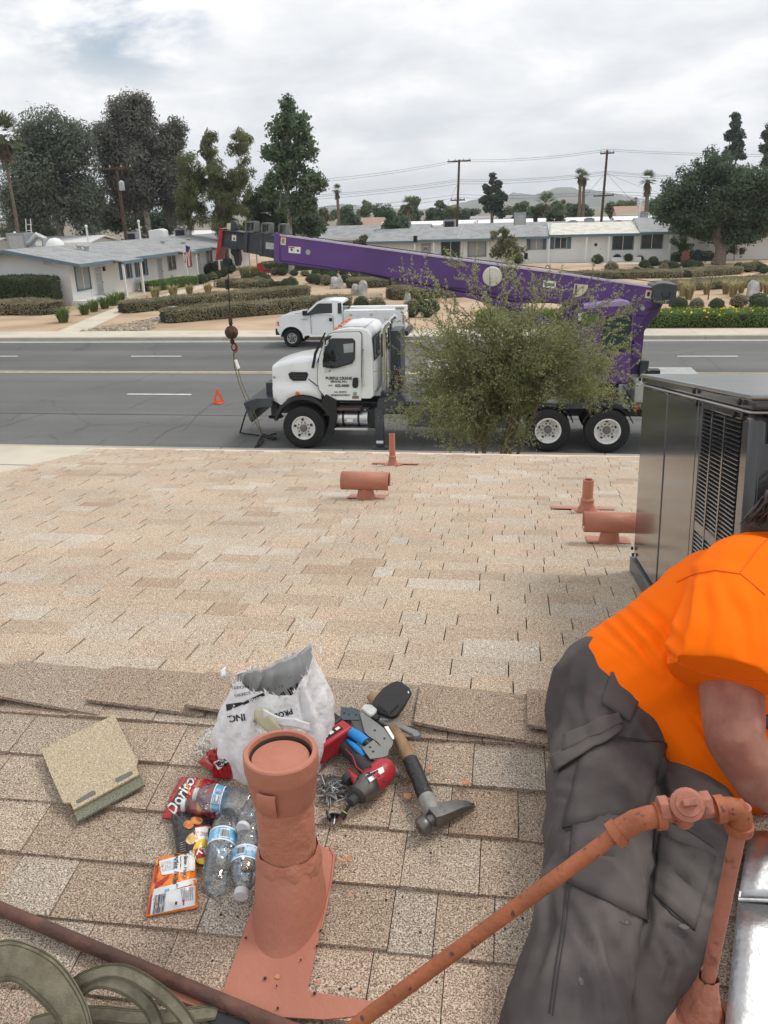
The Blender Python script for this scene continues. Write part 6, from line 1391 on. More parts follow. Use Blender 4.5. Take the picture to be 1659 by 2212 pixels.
# ---- gas line
M_pipe = mat('rusty_orange_paint', (.34, .105, .045), .6, var=.28, vs=16, c2=(.085,.042,.040), c2s=75, c2lo=.61, c2hi=.70, bump=.4, bs=90)
M_pipep = mat('salmon_paint', (.38,.145,.098), .6, var=.16, vs=20, c2=(.17,.065,.045), c2s=34, c2lo=.57, c2hi=.70, bump=.3, bs=80)
M_brown = mat('brown_rust', (.095,.050,.040), .75, .1, var=.25, vs=14, c2=(.16,.075,.055), c2s=9, bump=.5, bs=80)
gpipe = thing('gas_pipe', 'rusty orange gas pipe with a valve rising in front of the worker', 'pipe', RP(1515,2195))
E0 = DP(1606,1742,1.30); V0 = DP(1478,1743,1.30); K0 = DP(1392,1766,1.305); F0 = DP(1352,1786,1.305); S0 = DP(800,2190,1.35); S1 = DP(690,2280,1.37); BB = RP(1512,2200)
rp = .0122
MB().tube([F0, F0.lerp(S0,.33), F0.lerp(S0,.66), S0, S1], rp, 16).build('long_pipe', M_pipe, gpipe, smooth=50)
MB().tube([K0, E0], rp, 16).build('short_pipe', M_pipe, gpipe, smooth=50)
lo = E0.lerp(BB,.68); MB().tube([E0, E0.lerp(BB,.3), lo, BB-Vector((0,0,.03))], rp, 16).build('riser', M_pipep, gpipe, smooth=50)
def fitting(nm, pts, m, r=.0172, ends=True):
    mb = MB(); mb.tube(pts, r, 16); 
    if ends:
        for a, b in ((pts[0], pts[1]), (pts[-1], pts[-2])):
            d = (b-a).normalized(); mb.tube([a-d*.003, a+d*.011], r*1.22, 16)
    mb.build(nm, m, gpipe, smooth=50)
d1 = (K0-E0).normalized(); d2 = (BB-E0).normalized(); d3 = (S0-F0).normalized()
arc = [E0+d1*.042]+[E0+d1*(.030*(1-u)**2)+d2*(.030*u**2) for u in np.linspace(0,1,6)]+[E0+d2*.044]; fitting('elbow', arc, M_pipe, .0178)
fitting('elbow', [K0-d1*.028, K0-d1*.01, (K0+F0)/2+Vector((0,0,.002)), F0+d3*.004, F0+d3*.022], M_pipe, .0178)
# valve body with hex ends and a square stem
dv = (E0-K0).normalized(); uv = Vector((0,0,1)); uv = (uv-dv*uv.dot(dv)).normalized(); sv = dv.cross(uv)
mb = MB(); mb.lathe([(.015,-.040),(.021,-.040),(.021,-.026),(.016,-.022),(.019,-.008),(.019,.008),(.016,.022),(.021,.026),(.021,.040),(.015,.040)], 6, V0, dv); vb = mb.build('valve', M_pipep, gpipe, bevel=.001)
fv = (uv*.75-sv*.66).normalized() if (uv*.75-sv*.66).dot(CW) < 0 else (uv*.75+sv*.66).normalized()
MB().lathe([(.021,-.03),(.022,0),(.026,.012),(.026,.022),(.020,.026),(.019,.030),(.001,.031)], 20, V0, fv).build('valve_cap', M_pipep, vb, smooth=40); MB().obox(V0+fv*.037, (dv, fv.cross(dv), fv), (.011,.005,.008)).build('valve_stem', M_pipep, vb, bevel=.001)
MB().lathe([(.012,0),(.014,.03),(.010,.036)], 12, V0, -uv).build('valve_drain', M_pipep, vb, smooth=40)
rings = rough_ring([(.050, BB.z-.03), (.040, BB.z+.01), (.027, BB.z+.04), (.021, BB.z+.075), (.0165, BB.z+.10)], 24, .007, BB, 9)
off = (E0-BB).normalized()
for R_ in rings:
    for p in R_: p += Vector((off.x, off.y, 0))*max(0, (p.z-BB.z))/max(.2, off.z)
MB().loft(rings, True, False).build('sealant', M_terrab, gpipe, smooth=60)
fl = flash('flashing_sheet', [(1440,2170),(1590,2165),(1640,2300),(1400,2300)], gpipe, M_terra)
# ---- brown pipe lying across the near corner
bp0, bp1 = RP(-500,1755,.016), RP(690,2250,.016)
brown = thing('steel_pipe', 'thin dark brown rusty steel pipe lying across the lower left shingles', 'pipe', bp0)
MB().tube([bp0, bp0.lerp(bp1,.6)+N_B*.001, bp1], .0133, 16).build('rod', M_brown, brown, smooth=50)
MB().tube([bp0.lerp(bp1,.985), bp1+(bp1-bp0).normalized()*.03], .019, 16).build('coupling', M_brown, brown, smooth=50)
# ---- galvanised sheet at the right edge
M_gal = mat('spangled_galvanised_steel', (.46,.47,.48), .42, .9, var=.12, vs=14, c2=(.40,.40,.40), c2s=22, c2lo=.5, c2hi=.75, bump=.15, bs=16)
gs = thing('metal_duct', 'shiny galvanised sheet metal duct lying at the lower right edge', 'duct', RP(1700,2050))
def gsp(x, y, h): return RP(x, y, h)
mb = MB(); mb.sheet(lambda u, v: Vector(gsp(1618-24*v+u*340, 1795+v*150, .055+.012*math.sin(v*3.1))), 8, 6); mb.build('upper_sheet', M_gal, gs, smooth=40, solid=.002)
mb = MB(); mb.sheet(lambda u, v: Vector(gsp(1594-44*v+u*350, 1945+v*420, .062-.03*v)), 8, 6); mb.build('lower_sheet', M_gal, gs, smooth=40, solid=.002)
MB().tube([gsp(1594,1943,.064), gsp(1700,1947,.068), gsp(1940,1950,.066)], .004, 8).build('folded_seam', M_gal, gs, smooth=40)
mb = MB(); mb.prism([gsp(1594,1945,.06), gsp(1550,2365,.03), gsp(1550,2365,.004), gsp(1594,1945,.004), ], (.004,0,0)); mb.prism([gsp(1618,1795,.055), gsp(1594,1945,.062), gsp(1594,1945,.004), gsp(1618,1795,.004)], (.004,0,0)); mb.build('side_wall', M_gal, gs)
# ---- loose shingle sample
ZT = zr(0, 1700, 640)
M_loose = mat('tan_grit', (.42,.345,.235), .95, var=.55, vs=330, det=1, bump=.4, bs=300); M_looseg = mat('grey_green_grit', (.17,.165,.12), .95, var=.5, vs=330, det=1)
ls = thing('loose_shingle', 'loose square tan shingle sample lying on the roof at the left', 'shingle', RP(*ZT(600,560)))
MB().prism([RP(*ZT(*p), .018) for p in ((270,462),(520,340),(745,235),(830,420),(895,530),(885,570),(905,622),(480,852),(460,805),(415,808),(340,640))], N_B*.006).build('tab', M_loose, ls)
MB().prism([RP(*ZT(*p), .010) for p in ((475,850),(908,615),(942,688),(508,926))], N_B*.006).build('butt_strip', M_looseg, ls)
for P in (((493,782),(600,716),(618,722),(622,738),(512,798),(496,798)), ((745,640),(848,590),(860,600),(858,614),(764,664),(750,660))): MB().prism([RP(*ZT(*p), .0242) for p in P], N_B*.0006).build('sealant_strip', mat('grey_sealant', (.13,.13,.12), .8), ls)
# ---- olive straps in the near corner
M_strap = mat('olive_canvas', (.19,.172,.122), .95, var=.30, vs=40, c2=(.135,.12,.08), c2s=18, bump=.8, bs=260)
st_ = thing('canvas_straps', 'bundle of worn olive canvas straps in the lower left corner', 'straps', RP(150,2180))
def ribbon(nm, pts, wv, m, par, sub=6, t=.003):
    P = [Vector(p) for p in pts]; Wv = [Vector(w) for w in wv]; Q = []; n = len(P)
    def cr(a, b, c, d, u): return .5*((2*b)+(c-a)*u+(2*a-5*b+4*c-d)*u*u+(3*b-a-3*c+d)*u**3)
    for i in range(n-1):
        for k in range(sub if i < n-2 else sub+1):
            u = k/sub; a, b, c, d = max(i-1,0), i, i+1, min(i+2,n-1); Q.append((cr(P[a],P[b],P[c],P[d],u), cr(Wv[a],Wv[b],Wv[c],Wv[d],u)))
    mb = MB(); mb.loft([[q-w*.5, q-w*.25, q, q+w*.25, q+w*.5] for q, w in Q], closed=False, caps=False); o = mb.build(nm, m, par, smooth=60, solid=t)
    if t > .003:                             # woven edges and rows of stitching
        for e_ in (-.46, -.36, .36, .46): MB().tube([q+w*e_+(CAM-q).normalized()*(t*.55) for q, w in Q], .0009, 5).build('stitching', M_stitch, o)
    return o
M_stitch = mat('dark_olive_thread', (.085,.075,.045), .95, var=.3, vs=200)
ribbon('wide_strap', [RP(-30,2085,.09), RP(30,2075,.11), RP(95,2110,.10), RP(150,2180,.06), RP(175,2260,.03)], [(.02,-.045,-.05),(.015,-.05,-.045),(-.03,-.05,-.03),(-.055,-.02,-.02),(-.055,0,-.01)], M_strap, st_, t=.004)
ribbon('looped_strap', [RP(150,2190,.02), RP(165,2150,.05), RP(215,2118,.07), RP(285,2140,.065), RP(330,2190,.04), RP(350,2260,.02)], [(.006,-.018,-.018)]*2+[(.0,-.018,-.02),(-.012,-.017,-.018),(-.018,-.012,-.012),(-.02,-.006,-.006)], M_strap, st_, t=.004)
ribbon('looped_strap', [RP(120,2160,.03), RP(185,2112,.075), RP(260,2098,.085), RP(340,2140,.075), RP(400,2200,.05), RP(430,2270,.03)], [(.006,-.016,-.018)]*2+[(-.006,-.017,-.018),(-.015,-.015,-.015),(-.02,-.01,-.01),(-.02,-.006,-.006)], M_strap, st_, t=.004)
ribbon('flat_strap', [RP(60,2215,.012), RP(180,2190,.012), RP(330,2200,.012), RP(470,2185,.012)], [(.0,-.03,-.005)]*4, M_strap, st_, t=.004)
tag(MB().prism([RP(x,y,.006) for x, y in ((440,2175),(470,2186),(500,2200),(540,2212),(505,2222),(460,2215),(430,2200))], N_B*.006).build('rubber_scrap', M_black, None), 'black rubber scrap beside the olive straps', 'scrap')
# ================================================================== LITTER AND TOOLS ON THE NEAR SLOPE
def bvh_of(o, mods=True):
    dg = bpy.context.evaluated_depsgraph_get(); bpy.context.view_layer.update(); ev = o.evaluated_get(dg); me = ev.to_mesh()
    off = wloc(o); b = BVHTree.FromPolygons([v.co+off for v in me.vertices], [tuple(p.vertices) for p in me.polygons]); ev.to_mesh_clear(); return b
def hit(b, x, y, lift=.0012):
    d = ray(x, y).normalized(); loc, n, i, dist = b.ray_cast(CAM, d)
    if loc is None:
        return None
    if n.dot(d) > 0: n = -n
    return loc+n*lift-d*lift*.3
def decal(b, corners, nm, m, par, f=None, nu=8, nv=8, lift=.0012, rnd_=False):
    """print laid on a curved surface: the outline is a quad in photo pixels"""
    C = [Vector((*(f(*c) if f else c), 0)) for c in corners]; idx = {}; V = []; Fs = []
    for j in range(nv+1):
        for i in range(nu+1):
            u, v = i/nu, j/nv
            if rnd_:
                a, c_ = u*2-1, v*2-1; u = (a*math.sqrt(1-c_*c_/2)+1)/2; v = (c_*math.sqrt(1-a*a/2)+1)/2
            p = C[0]*(1-u)*(1-v)+C[1]*u*(1-v)+C[2]*u*v+C[3]*(1-u)*v; h = hit(b, p.x, p.y, lift)
            if h is not None: idx[i,j] = len(V); V.append(h)
    for j in range(nv):
        for i in range(nu):
            k = [(i,j),(i+1,j),(i+1,j+1),(i,j+1)]
            if all(q in idx for q in k): Fs.append(tuple(idx[q] for q in k))
    if not Fs: return None
    return MB().add(V, Fs).build(nm, m, par, smooth=60)
def decal_text(b, s, c, ang, size, nm, m, par, f=None, lift=.0018, flip=False, wide=1., bold=0):
    """size in full-frame pixels, ang in degrees on the picture"""
    cx, cy = f(*c) if f else c; vs, fs = text2d(s, size, bold=bold*size, wide=wide); ca, sa = math.cos(math.radians(ang)), math.sin(math.radians(ang)); V = []; ok = []
    for a, q in vs:
        if flip: a, q = -a, -q
        h = hit(b, cx+a*ca+q*sa, cy+a*sa-q*ca, lift); ok.append(h is not None); V.append(h if h is not None else CAM)
    fs = [t for t in fs if all(ok[i] for i in t)]
    if fs: return MB().add(V, fs).build(nm, m, par)
def line_on(b, pts, nm, m, par, r=.0012, f=None, n=10, lift=.001):
    Q = []
    for (x0,y0), (x1,y1) in zip(pts[:-1], pts[1:]):
        for k in range(n):
            u = k/n; p = (x0+(x1-x0)*u, y0+(y1-y0)*u); h = hit(b, *(f(*p) if f else p), lift)
            if h is not None: Q.append(h)
    if len(Q) > 2: return MB().tube(Q, r, 5).build(nm, m, par, smooth=60)
ZP = zr(360, 1880, 320); ZG = zr(780, 1680, 420); ZW = zr(480, 1580, 380)
# ---- crisp packets: pillows with crimped ends
def packet(name, label, corners, bulge, m, seed, h0=.004, wr=.004, axis=0):
    C = [RP(*ZP(*c), h0) for c in corners]; t = thing(name, label, 'crisp packet', sum(C, Vector())/4)
    def top(u, v):
        p = C[0]*(1-u)*(1-v)+C[1]*u*(1-v)+C[2]*u*v+C[3]*(1-u)*v
        a, c_ = (u, v) if axis == 0 else (v, u)
        k = max(0., math.sin(math.pi*a))**.45*max(0., math.sin(math.pi*c_))**.7
        crm = .0018*math.sin(c_*95)*(1 if (a < .07 or a > .93) else 0)
        q = Vector((u*5, v*5, seed)); wrk = wr*(abs(mnoise.noise(q*1.1))*1.6+.7*mnoise.noise(q*2.6)+.35*mnoise.noise(q*5))*min(1, 6*k)
        return p+N_B*(.003+bulge*k+wrk+crm)
    mb = MB(); mb.sheet(top, 44, 44); o = mb.build('foil', m, t, smooth=55)
    MB().sheet(lambda u, v: C[0]*(1-u)*(1-v)+C[1]*u*(1-v)+C[2]*u*v+C[3]*(1-u)*v+N_B*.0015, 2, 2).build('underside', m, t)
    return t, o, bvh_of(o)
def foil(nm, c, **k): return mat(nm, c, .30, 0, var=.06, vs=12, coat=.3, bump=.15, bs=60, **k)
M_fred = foil('red_foil', (.42,.022,.03)); M_fblk = foil('black_foil', (.030,.030,.032)); M_fwht = foil('silver_white_foil', (.66,.67,.68)); M_for = foil('orange_foil', (.78,.20,.012)); M_fcrim = foil('crimson_foil', (.36,.012,.03)); M_fyel = foil('yellow_print', (.80,.50,.04)); M_pwht = foil('white_print', (.80,.79,.77)); M_chip = foil('crisp_print', (.66,.27,.05), c2=(.45,.10,.03), c2s=60); M_chip2 = foil('pale_crisp_print', (.74,.48,.20), c2=(.6,.33,.1), c2s=50); M_pblu = foil('blue_print', (.10,.38,.62)); M_pdk = foil('dark_print', (.03,.03,.035)); M_pgry = foil('grey_print', (.30,.30,.31))
t, o, b = packet('crisp_packet', 'red crisp packet with a slanted black and white logo under the bottles', [(490,335),(960,385),(930,880),(235,868)], .034, M_fred, 1)
decal(b, [(545,350),(640,360),(470,720),(330,690)], 'logo_panel', M_fblk, t, ZP, 8, 12); decal_text(b, 'Doritos', ZP(500,535), -58, 33, 'lettering', M_pwht, t, lift=.002, bold=.02, wide=.95)
decal(b, [(545,405),(560,400),(610,560),(585,565)], 'flame_print', M_for, t, ZP, 3, 8, .0024); decal_text(b, 'NACHO', ZP(690,420), -62, 8, 'lettering', M_chip2, t); decal_text(b, 'CHEESE', ZP(716,420), -62, 8, 'lettering', M_chip2, t)
decal(b, [(670,640),(750,650),(770,790),(680,790)], 'crisp_picture', M_chip, t, ZP, 8, 8, .0016, True)
t, o, b = packet('crisp_packet', 'black crisp packet with orange crisps and a yellow round logo', [(340,770),(880,850),(800,1500),(430,1340)], .030, M_fblk, 2, .004)
for q in ([(505,900),(640,880),(650,1000),(520,1000)], [(590,850),(740,840),(770,930),(640,960)], [(545,1100),(660,1030),(680,1200),(540,1200)], [(660,1050),(690,1040),(700,1180),(670,1190)]): decal(b, q, 'crisp_picture', M_chip if q[0][1] < 1000 else M_chip2, t, ZP, 8, 8, .0014, True)
decal(b, [(660,985),(860,960),(850,1150),(665,1170)], 'flavour_panel', M_pwht, t, ZP, 6, 6, .0016); decal(b, [(660,970),(860,945),(860,962),(660,988)], 'red_band', M_fred, t, ZP, 6, 2, .0020)
decal_text(b, 'BARBECUE', ZP(790,1062), 5, 10, 'lettering', M_fred, t, lift=.0024, flip=True)
decal(b, [(640,1130),(880,1130),(880,1450),(640,1450)], 'round_logo', M_fyel, t, ZP, 10, 10, .0020, True); decal(b, [(655,1262),(850,1215),(850,1345),(680,1385)], 'logo_ribbon', M_fcrim, t, ZP, 8, 4, .0025); decal_text(b, "Lay's", ZP(745,1300), -12, 26, 'lettering', M_pwht, t, lift=.0032, flip=True, bold=.015)
for k in range(5): decal(b, [(465+k*4,1180+k*28),(540+k*3,1150+k*30),(540+k*3,1158+k*30),(465+k*4,1188+k*28)], 'small_print', M_pgry, t, ZP, 4, 1, .0016)
t, o, b = packet('crisp_packet', 'orange and silver crisp packet lying back side up, nearest the camera', [(160,1388),(672,1300),(706,2030),(25,2150)], .030, M_for, 3, .004)
decal(b, [(195,1420),(640,1300),(648,1540),(235,1600)], 'facts_panel', M_fwht, t, ZP, 10, 8, .0014); decal(b, [(590,1305),(652,1292),(652,1520),(580,1545)], 'ingredients_panel', M_pwht, t, ZP, 3, 8, .0020)
decal(b, [(160,1700),(330,1590),(305,1655),(125,1800)], 'red_band', M_fcrim, t, ZP, 8, 3, .0014); decal(b, [(130,1780),(675,1630),(680,1700),(122,1860)], 'silver_band', M_fwht, t, ZP, 10, 3, .0016); decal(b, [(380,1660),(420,1650),(420,1715),(380,1722)], 'black_mark', M_pdk, t, ZP, 2, 2, .0022)
decal(b, [(118,1840),(665,1730),(660,1985),(85,2110)], 'back_panel', M_fwht, t, ZP, 12, 8, .0014); decal(b, [(162,1400),(205,1392),(150,1720),(135,1700)], 'red_edge', M_fcrim, t, ZP, 3, 8, .0018); decal(b, [(95,1860),(122,1852),(68,2130),(38,2140)], 'red_edge', M_fcrim, t, ZP, 2, 8, .0020)
decal(b, [(160,1405),(190,1400),(180,1470),(155,1480)], 'yellow_patch', M_fyel, t, ZP, 3, 3, .0024)
decal_text(b, 'Nutrition Facts', ZP(538,1430), 93, 11, 'lettering', M_pdk, t, lift=.0022, bold=.02); decal_text(b, 'Calories 160', ZP(418,1450), 93, 14, 'lettering', M_pdk, t, lift=.0022, bold=.02)
for k in range(9): decal(b, [(232+k*19,1440-k*5),(236+k*19,1440-k*5),(252+k*17,1560-k*4),(248+k*17,1560-k*4)], 'small_print', M_pgry, t, ZP, 1, 5, .0020)
decal(b, [(470,1360),(478,1358),(478,1530),(470,1532)], 'rule', M_pdk, t, ZP, 1, 6, .0022)
r = random.Random(3); x = 112.
while x < 255:
    w = r.choice([3,5,8]); decal(b, [(x+30,1862-(x-112)*.22),(x+30+w,1861-(x-112)*.22),(x+w,2095-(x-112)*.25),(x,2096-(x-112)*.25)], 'barcode_bar', M_pdk, t, ZP, 1, 5, .0022); x += w+r.choice([4,6,9])
for k in range(8): decal(b, [(478+k*20,1775-k*3),(490+k*20,1773-k*3),(500+k*18,1940-k*3),(490+k*18,1942-k*3)], 'small_print', M_pgry, t, ZP, 1, 5, .0020)
for q, m_ in (((430,1740),M_pdk),((318,1790),M_pblu),((285,1800),M_pblu),((418,1960),M_pdk)): decal(b, [(q[0]-14,q[1]-18),(q[0]+14,q[1]-20),(q[0]+14,q[1]+14),(q[0]-14,q[1]+18)], 'icon', m_, t, ZP, 3, 3, .0022)
decal(b, [(498,1915),(520,1912),(520,1985),(500,1990)], 'red_icon', M_fred, t, ZP, 2, 3, .0022)
t, o, b = packet('crisp_packet', 'crumpled red crisp packet half under the white plastic bag', [(800,40),(1180,30),(1150,350),(900,345)], .040, M_fred, 9, .004, .013)
decal(b, [(925,150),(1090,30),(1150,110),(1000,225)], 'logo_panel', M_fblk, t, ZP, 8, 6, .0016); decal_text(b, 'Do', ZP(1010,130), -38, 26, 'lettering', M_pwht, t, lift=.0026, bold=.02)
mb = MB(); P = [RP(*ZP(*p), h) for p, h in (((690,130),.012),((790,60),.03),((900,180),.05),((870,230),.03),((760,185),.015))]; mb.add(P+[sum(P, Vector())/5+N_B*.008], [(0,1,5),(1,2,5),(2,3,5),(3,4,5),(4,0,5)]); mb.build('torn_corner', M_fred, t, solid=.001)
# ---- water bottles
def petmat():
    m = bpy.data.materials.new('clear_pet'); m.use_nodes = True; t = m.node_tree; N = t.nodes; L = t.links.new; out = N['Material Output']; N.remove(N['Principled BSDF'])
    tr = N.new('ShaderNodeBsdfTransparent'); tr.inputs[0].default_value = (.96,.975,.985,1); gl = N.new('ShaderNodeBsdfGlossy'); gl.inputs['Roughness'].default_value = .05; lw = N.new('ShaderNodeLayerWeight'); lw.inputs['Blend'].default_value = .38
    tc = N.new('ShaderNodeTexCoord'); n = N.new('ShaderNodeTexNoise'); n.inputs['Scale'].default_value = 42; n.inputs['Detail'].default_value = 3; L(tc.outputs['Object'], n.inputs['Vector']); bp = N.new('ShaderNodeBump'); bp.inputs['Strength'].default_value = .5; bp.inputs['Distance'].default_value = .006; L(n.outputs['Fac'], bp.inputs['Height']); L(bp.outputs[0], gl.inputs['Normal']); L(bp.outputs[0], lw.inputs['Normal'])
    mr = N.new('ShaderNodeMapRange'); L(lw.outputs['Fresnel'], mr.inputs[0]); mr.inputs[3].default_value = .07; mr.inputs[4].default_value = .75
    mx = N.new('ShaderNodeMixShader'); L(mr.outputs[0], mx.inputs[0]); L(tr.outputs[0], mx.inputs[1]); L(gl.outputs[0], mx.inputs[2]); L(mx.outputs[0], out.inputs[0]); return m
M_pet = petmat(); M_water = mat('water', (.96,.985,1), .02, var=0, trans=1, ior=1.33); M_capw = mat('milky_cap', (.74,.75,.76), .4, var=.03, transl=.2); M_lab = mat('blue_bottle_label', (.13,.42,.70), .4, var=.06, vs=40, c2=(.50,.70,.84), c2s=55, c2lo=.55, c2hi=.6); M_labw = mat('white_label', (.78,.80,.81), .4, var=.02)
def bottle(label, pb, pc, hb_, hc, r=.0315, crush=0., water=0., seed=1, lab=True, ln=None, cutoff=None):
    """pb = foot, pc = cap, in photo pixels with heights above the shingles"""
    a = RP(*ZP(*pb), hb_); c = RP(*ZP(*pc), hc); ax = (c-a).normalized(); L_ = ln or (c-a).length; t = thing('water_bottle', label, 'bottle', a, 'plastic water bottles')
    k = L_/.205; prof = [(.004,.010),(.6*r,.004),(.9*r,.002),(r,.012)]; z = .02
    while z < .085: prof += [(r*.965, z), (r*1.0, z+.004)]; z += .0085
    prof += [(r*.985,.092),(r*.985,.128),(r,.132),(r,.142),(r*.96,.152),(r*.80,.167),(r*.55,.180),(r*.42,.186),(r*.40,.190),(r*.48,.1905),(r*.48,.1925),(r*.40,.193)]
    up = Vector((0,0,1)); e1 = ax.cross(up).normalized(); e2 = ax.cross(e1)
    def ring(rr, zz, n=40, sc=1.): 
        R_ = []
        for q in range(n):
            th = 2*math.pi*q/n; d = e1*math.cos(th)+e2*math.sin(th); f = 1.
            if zz < .014: f = 1-.16*max(0, math.cos(5*th))*(zz < .012)
            if crush and .01 < zz < .175: f *= 1-crush*(.5+.5*mnoise.noise(Vector((math.cos(th)*1.6, math.sin(th)*1.6, zz*38+seed))))*math.sin(min(1, (zz)/.17)*math.pi)**.5
            R_.append(a+ax*(zz*k)+d*rr*f*sc)
        return R_
    sh = MB().loft([ring(rr, zz) for rr, zz in prof], True, True).build('shell', M_pet, t, smooth=60)
    cp = MB().lathe([(.001,.187*k),(.0148,.187*k),(.0152,.190*k),(.0152,.199*k),(.0142,.2015*k),(.001,.2015*k)], 30, a, ax).build('cap', M_capw, t, smooth=40)
    if lab:
        for z0, z1, m_, f in ((.094,.127,M_lab,1.012),(.0935,.0965,M_labw,1.016),(.1245,.1275,M_labw,1.016)): MB().loft([ring(r*.985*f, z) for z in (z0, (z0+z1)/2, z1)], True, False).build('label', m_, t, smooth=60)
        q0 = None; best = None
        for q in range(60):
            th = 2*math.pi*q/60; d = e1*math.cos(th)+e2*math.sin(th)
            if best is None or d.dot(-CW) > best[0]: best = (d.dot(-CW), th)
        th0 = best[1]
        def lp(u, z): 
            th = th0+u; d = e1*math.cos(th)+e2*math.sin(th); f = 1.
            if crush: f *= 1-crush*(.5+.5*mnoise.noise(Vector((math.cos(th)*1.6, math.sin(th)*1.6, z*38+seed))))*math.sin(min(1, z/.17)*math.pi)**.5
            return a+ax*(z*k)+d*(r*.985*1.024*f)
        MB().sheet(lambda u, v: lp(-.05+u*.62, .099+v*.021), 6, 2).build('barcode_panel', M_labw, t)
        mb = MB(); rr_ = random.Random(seed); u = 0.
        while u < .56:
            w = rr_.choice([.012,.02,.03]); mb.sheet(lambda p, v: lp(-.02+u+p*w, .101+v*.017)+(lp(-.02+u, .11)-a-ax*.11*k).normalized()*.0004, 1, 1); u += w+rr_.choice([.014,.02])
        mb.build('barcode', M_pdk, t)
        for uu, s_ in ((-.42,'PURE'),(-.30,'WATER')):
            mb = MB(); lettering(mb, s_, lambda p, q: lp(uu+q/.03, .1105+p)+(lp(uu, .11)-a-ax*.11*k).normalized()*.0004, .0075); mb.build('lettering', M_labw, t)
    if water:
        wp = [(.001,.006)]+[(rr*.93, zz) for rr, zz in prof[2:] if zz < water]+[(.001, water)]
        MB().loft([ring(rr, zz) for rr, zz in wp], True, True).build('water', M_water, t, smooth=60)
    return t
bottle('upright placed clear bottle with water, flat end towards the camera', (905,1790), (1105,690), .032, .034, water=.0, seed=2)
bottle('clear bottle next to the vent stack, white cap towards the camera', (1390,860), (1255,1895), .034, .030, crush=.10, seed=3)
bottle('clear bottle lying on top across the red packet, white cap left', (1380,680), (640,545), .045, .060, crush=.22, seed=4, r=.033)
bottle('crushed clear bottle under the others, cap lowest on the left', (1250,690), (480,690), .030, .034, crush=.35, seed=5, lab=False)
bottle('crushed clear bottle with cap up between two labelled bottles', (1540,520), (1270,1010), .030, .062, crush=.4, seed=6, lab=False, r=.029)
# ---- white plastic bag, torn open
M_bag = mat('white_polythene', (.90,.90,.91), .34, var=.03, vs=14, transl=.12, coat=.15, bump=.5, bs=34); M_bagin = mat('grey_bag_inside', (.66,.66,.65), .5, var=.05)
bc = RP(598,1632); bag = thing('plastic_bag', 'torn open white plastic bag with black printing standing on the ridge', 'plastic bag', bc)
def bagp(th, v, wob=1.):
    """v 0 at the roof .. 1 at the torn rim"""
    c, s = math.cos(th), math.sin(th)
    rx = (.150-.040*v+.014*math.sin(v*5))*(1-.17*max(0, c)*(1-v)); ry = .100-.035*v
    sq = lambda q: math.copysign(abs(q)**.8, q)
    q = Vector((c*2.2, s*2.2, v*2.0)); q = Vector((c*2.2, s*2.2, v*.9)); cr = .016*(abs(mnoise.noise(q*1.0))*2-.6)+.007*(abs(mnoise.noise(Vector((q.x*2.0,q.y*2.0,q.z*2.6+5))))*2-.5)+.0015*mnoise.noise(q*6)
    H_ = .235+.030*c+.022*math.sin(2*th+.6)+.02*mnoise.noise(Vector((c*2, s*2, 9)))+.004*mnoise.noise(Vector((c*14, s*14, 3)))*v
    front = max(0, -s); H_ += .004*front
    sag = .012*math.sin(v*math.pi)*front
    p = bc+Vector((rx*sq(c)+.010*v, (ry*sq(s))*(1)-.0, 0))
    n = Vector((c, s, .0))
    p += n*(cr*wob*(.4+.8*math.sin(min(1, v*1.1)*math.pi)**.5)+sag)
    p.z = roofz(p.y)+.014+H_*v-.0
    return p
mb = MB(); n = 120; m_ = 36
mb.loft([[bagp(2*math.pi*i/n, j/m_) for i in range(n)] for j in range(m_+1)], True, False); bo = mb.build('film', M_bag, bag, smooth=60)
mb = MB(); mb.loft([[bagp(2*math.pi*i/n, j/m_)*1.0+(bc+Vector((.01,0,.1))-bagp(2*math.pi*i/n, j/m_)).normalized()*.002 for i in range(n)] for j in range(4, m_)], True, False); mb.build('lining', M_bagin, bag, smooth=60)
# torn shreds round the rim
mb = MB(); rr_ = random.Random(8)
for i in range(46):
    th = rr_.uniform(0, 2*math.pi); p = bagp(th, 1); q = bagp(th+.05, 1); hgt = rr_.uniform(.006,.018); mb.add([p, q, (p+q)/2+Vector((rr_.uniform(-.008,.008), rr_.uniform(-.008,.008), hgt))], [(0,1,2)])
mb.build('torn_edge', M_bag, bag, solid=.0004, kind='stuff')
tp = bagp(.55, 1); ribbon('twisted_handle', [tp, DP(648,1408,2.02), DP(664,1398,2.03), DP(680,1386,2.05)], [(.03,.0,.02),(.018,0,.022),(.012,.01,.008),(.004,.004,.002)], M_bag, bag, 6, .0006)
ribbon('twisted_handle', [DP(664,1398,2.03), DP(680,1394,2.04), DP(692,1402,2.04), DP(692,1412,2.03)], [(.004,.0,.003)]*4, M_bag, bag, 6, .0006)
tp = bagp(2.75, 1); ribbon('twisted_handle', [tp, DP(487,1462,1.98), DP(482,1448,1.98), DP(488,1440,1.99)], [(.016,.0,.01),(.012,0,.006),(.010,.004,.004),(.004,.002,.002)], M_bag, bag, 6, .0006)
bb = bvh_of(bo)
decal(bb, [(372,790),(530,765),(600,770),(380,865)], 'black_band', M_ink, bag, ZW, 8, 4, .001); decal(bb, [(570,760),(780,660),(800,690),(560,800)], 'black_band', M_ink, bag, ZW, 8, 4, .001); decal(bb, [(950,590),(1095,470),(1080,560),(990,640)], 'black_band', M_ink, bag, ZW, 6, 4, .001)
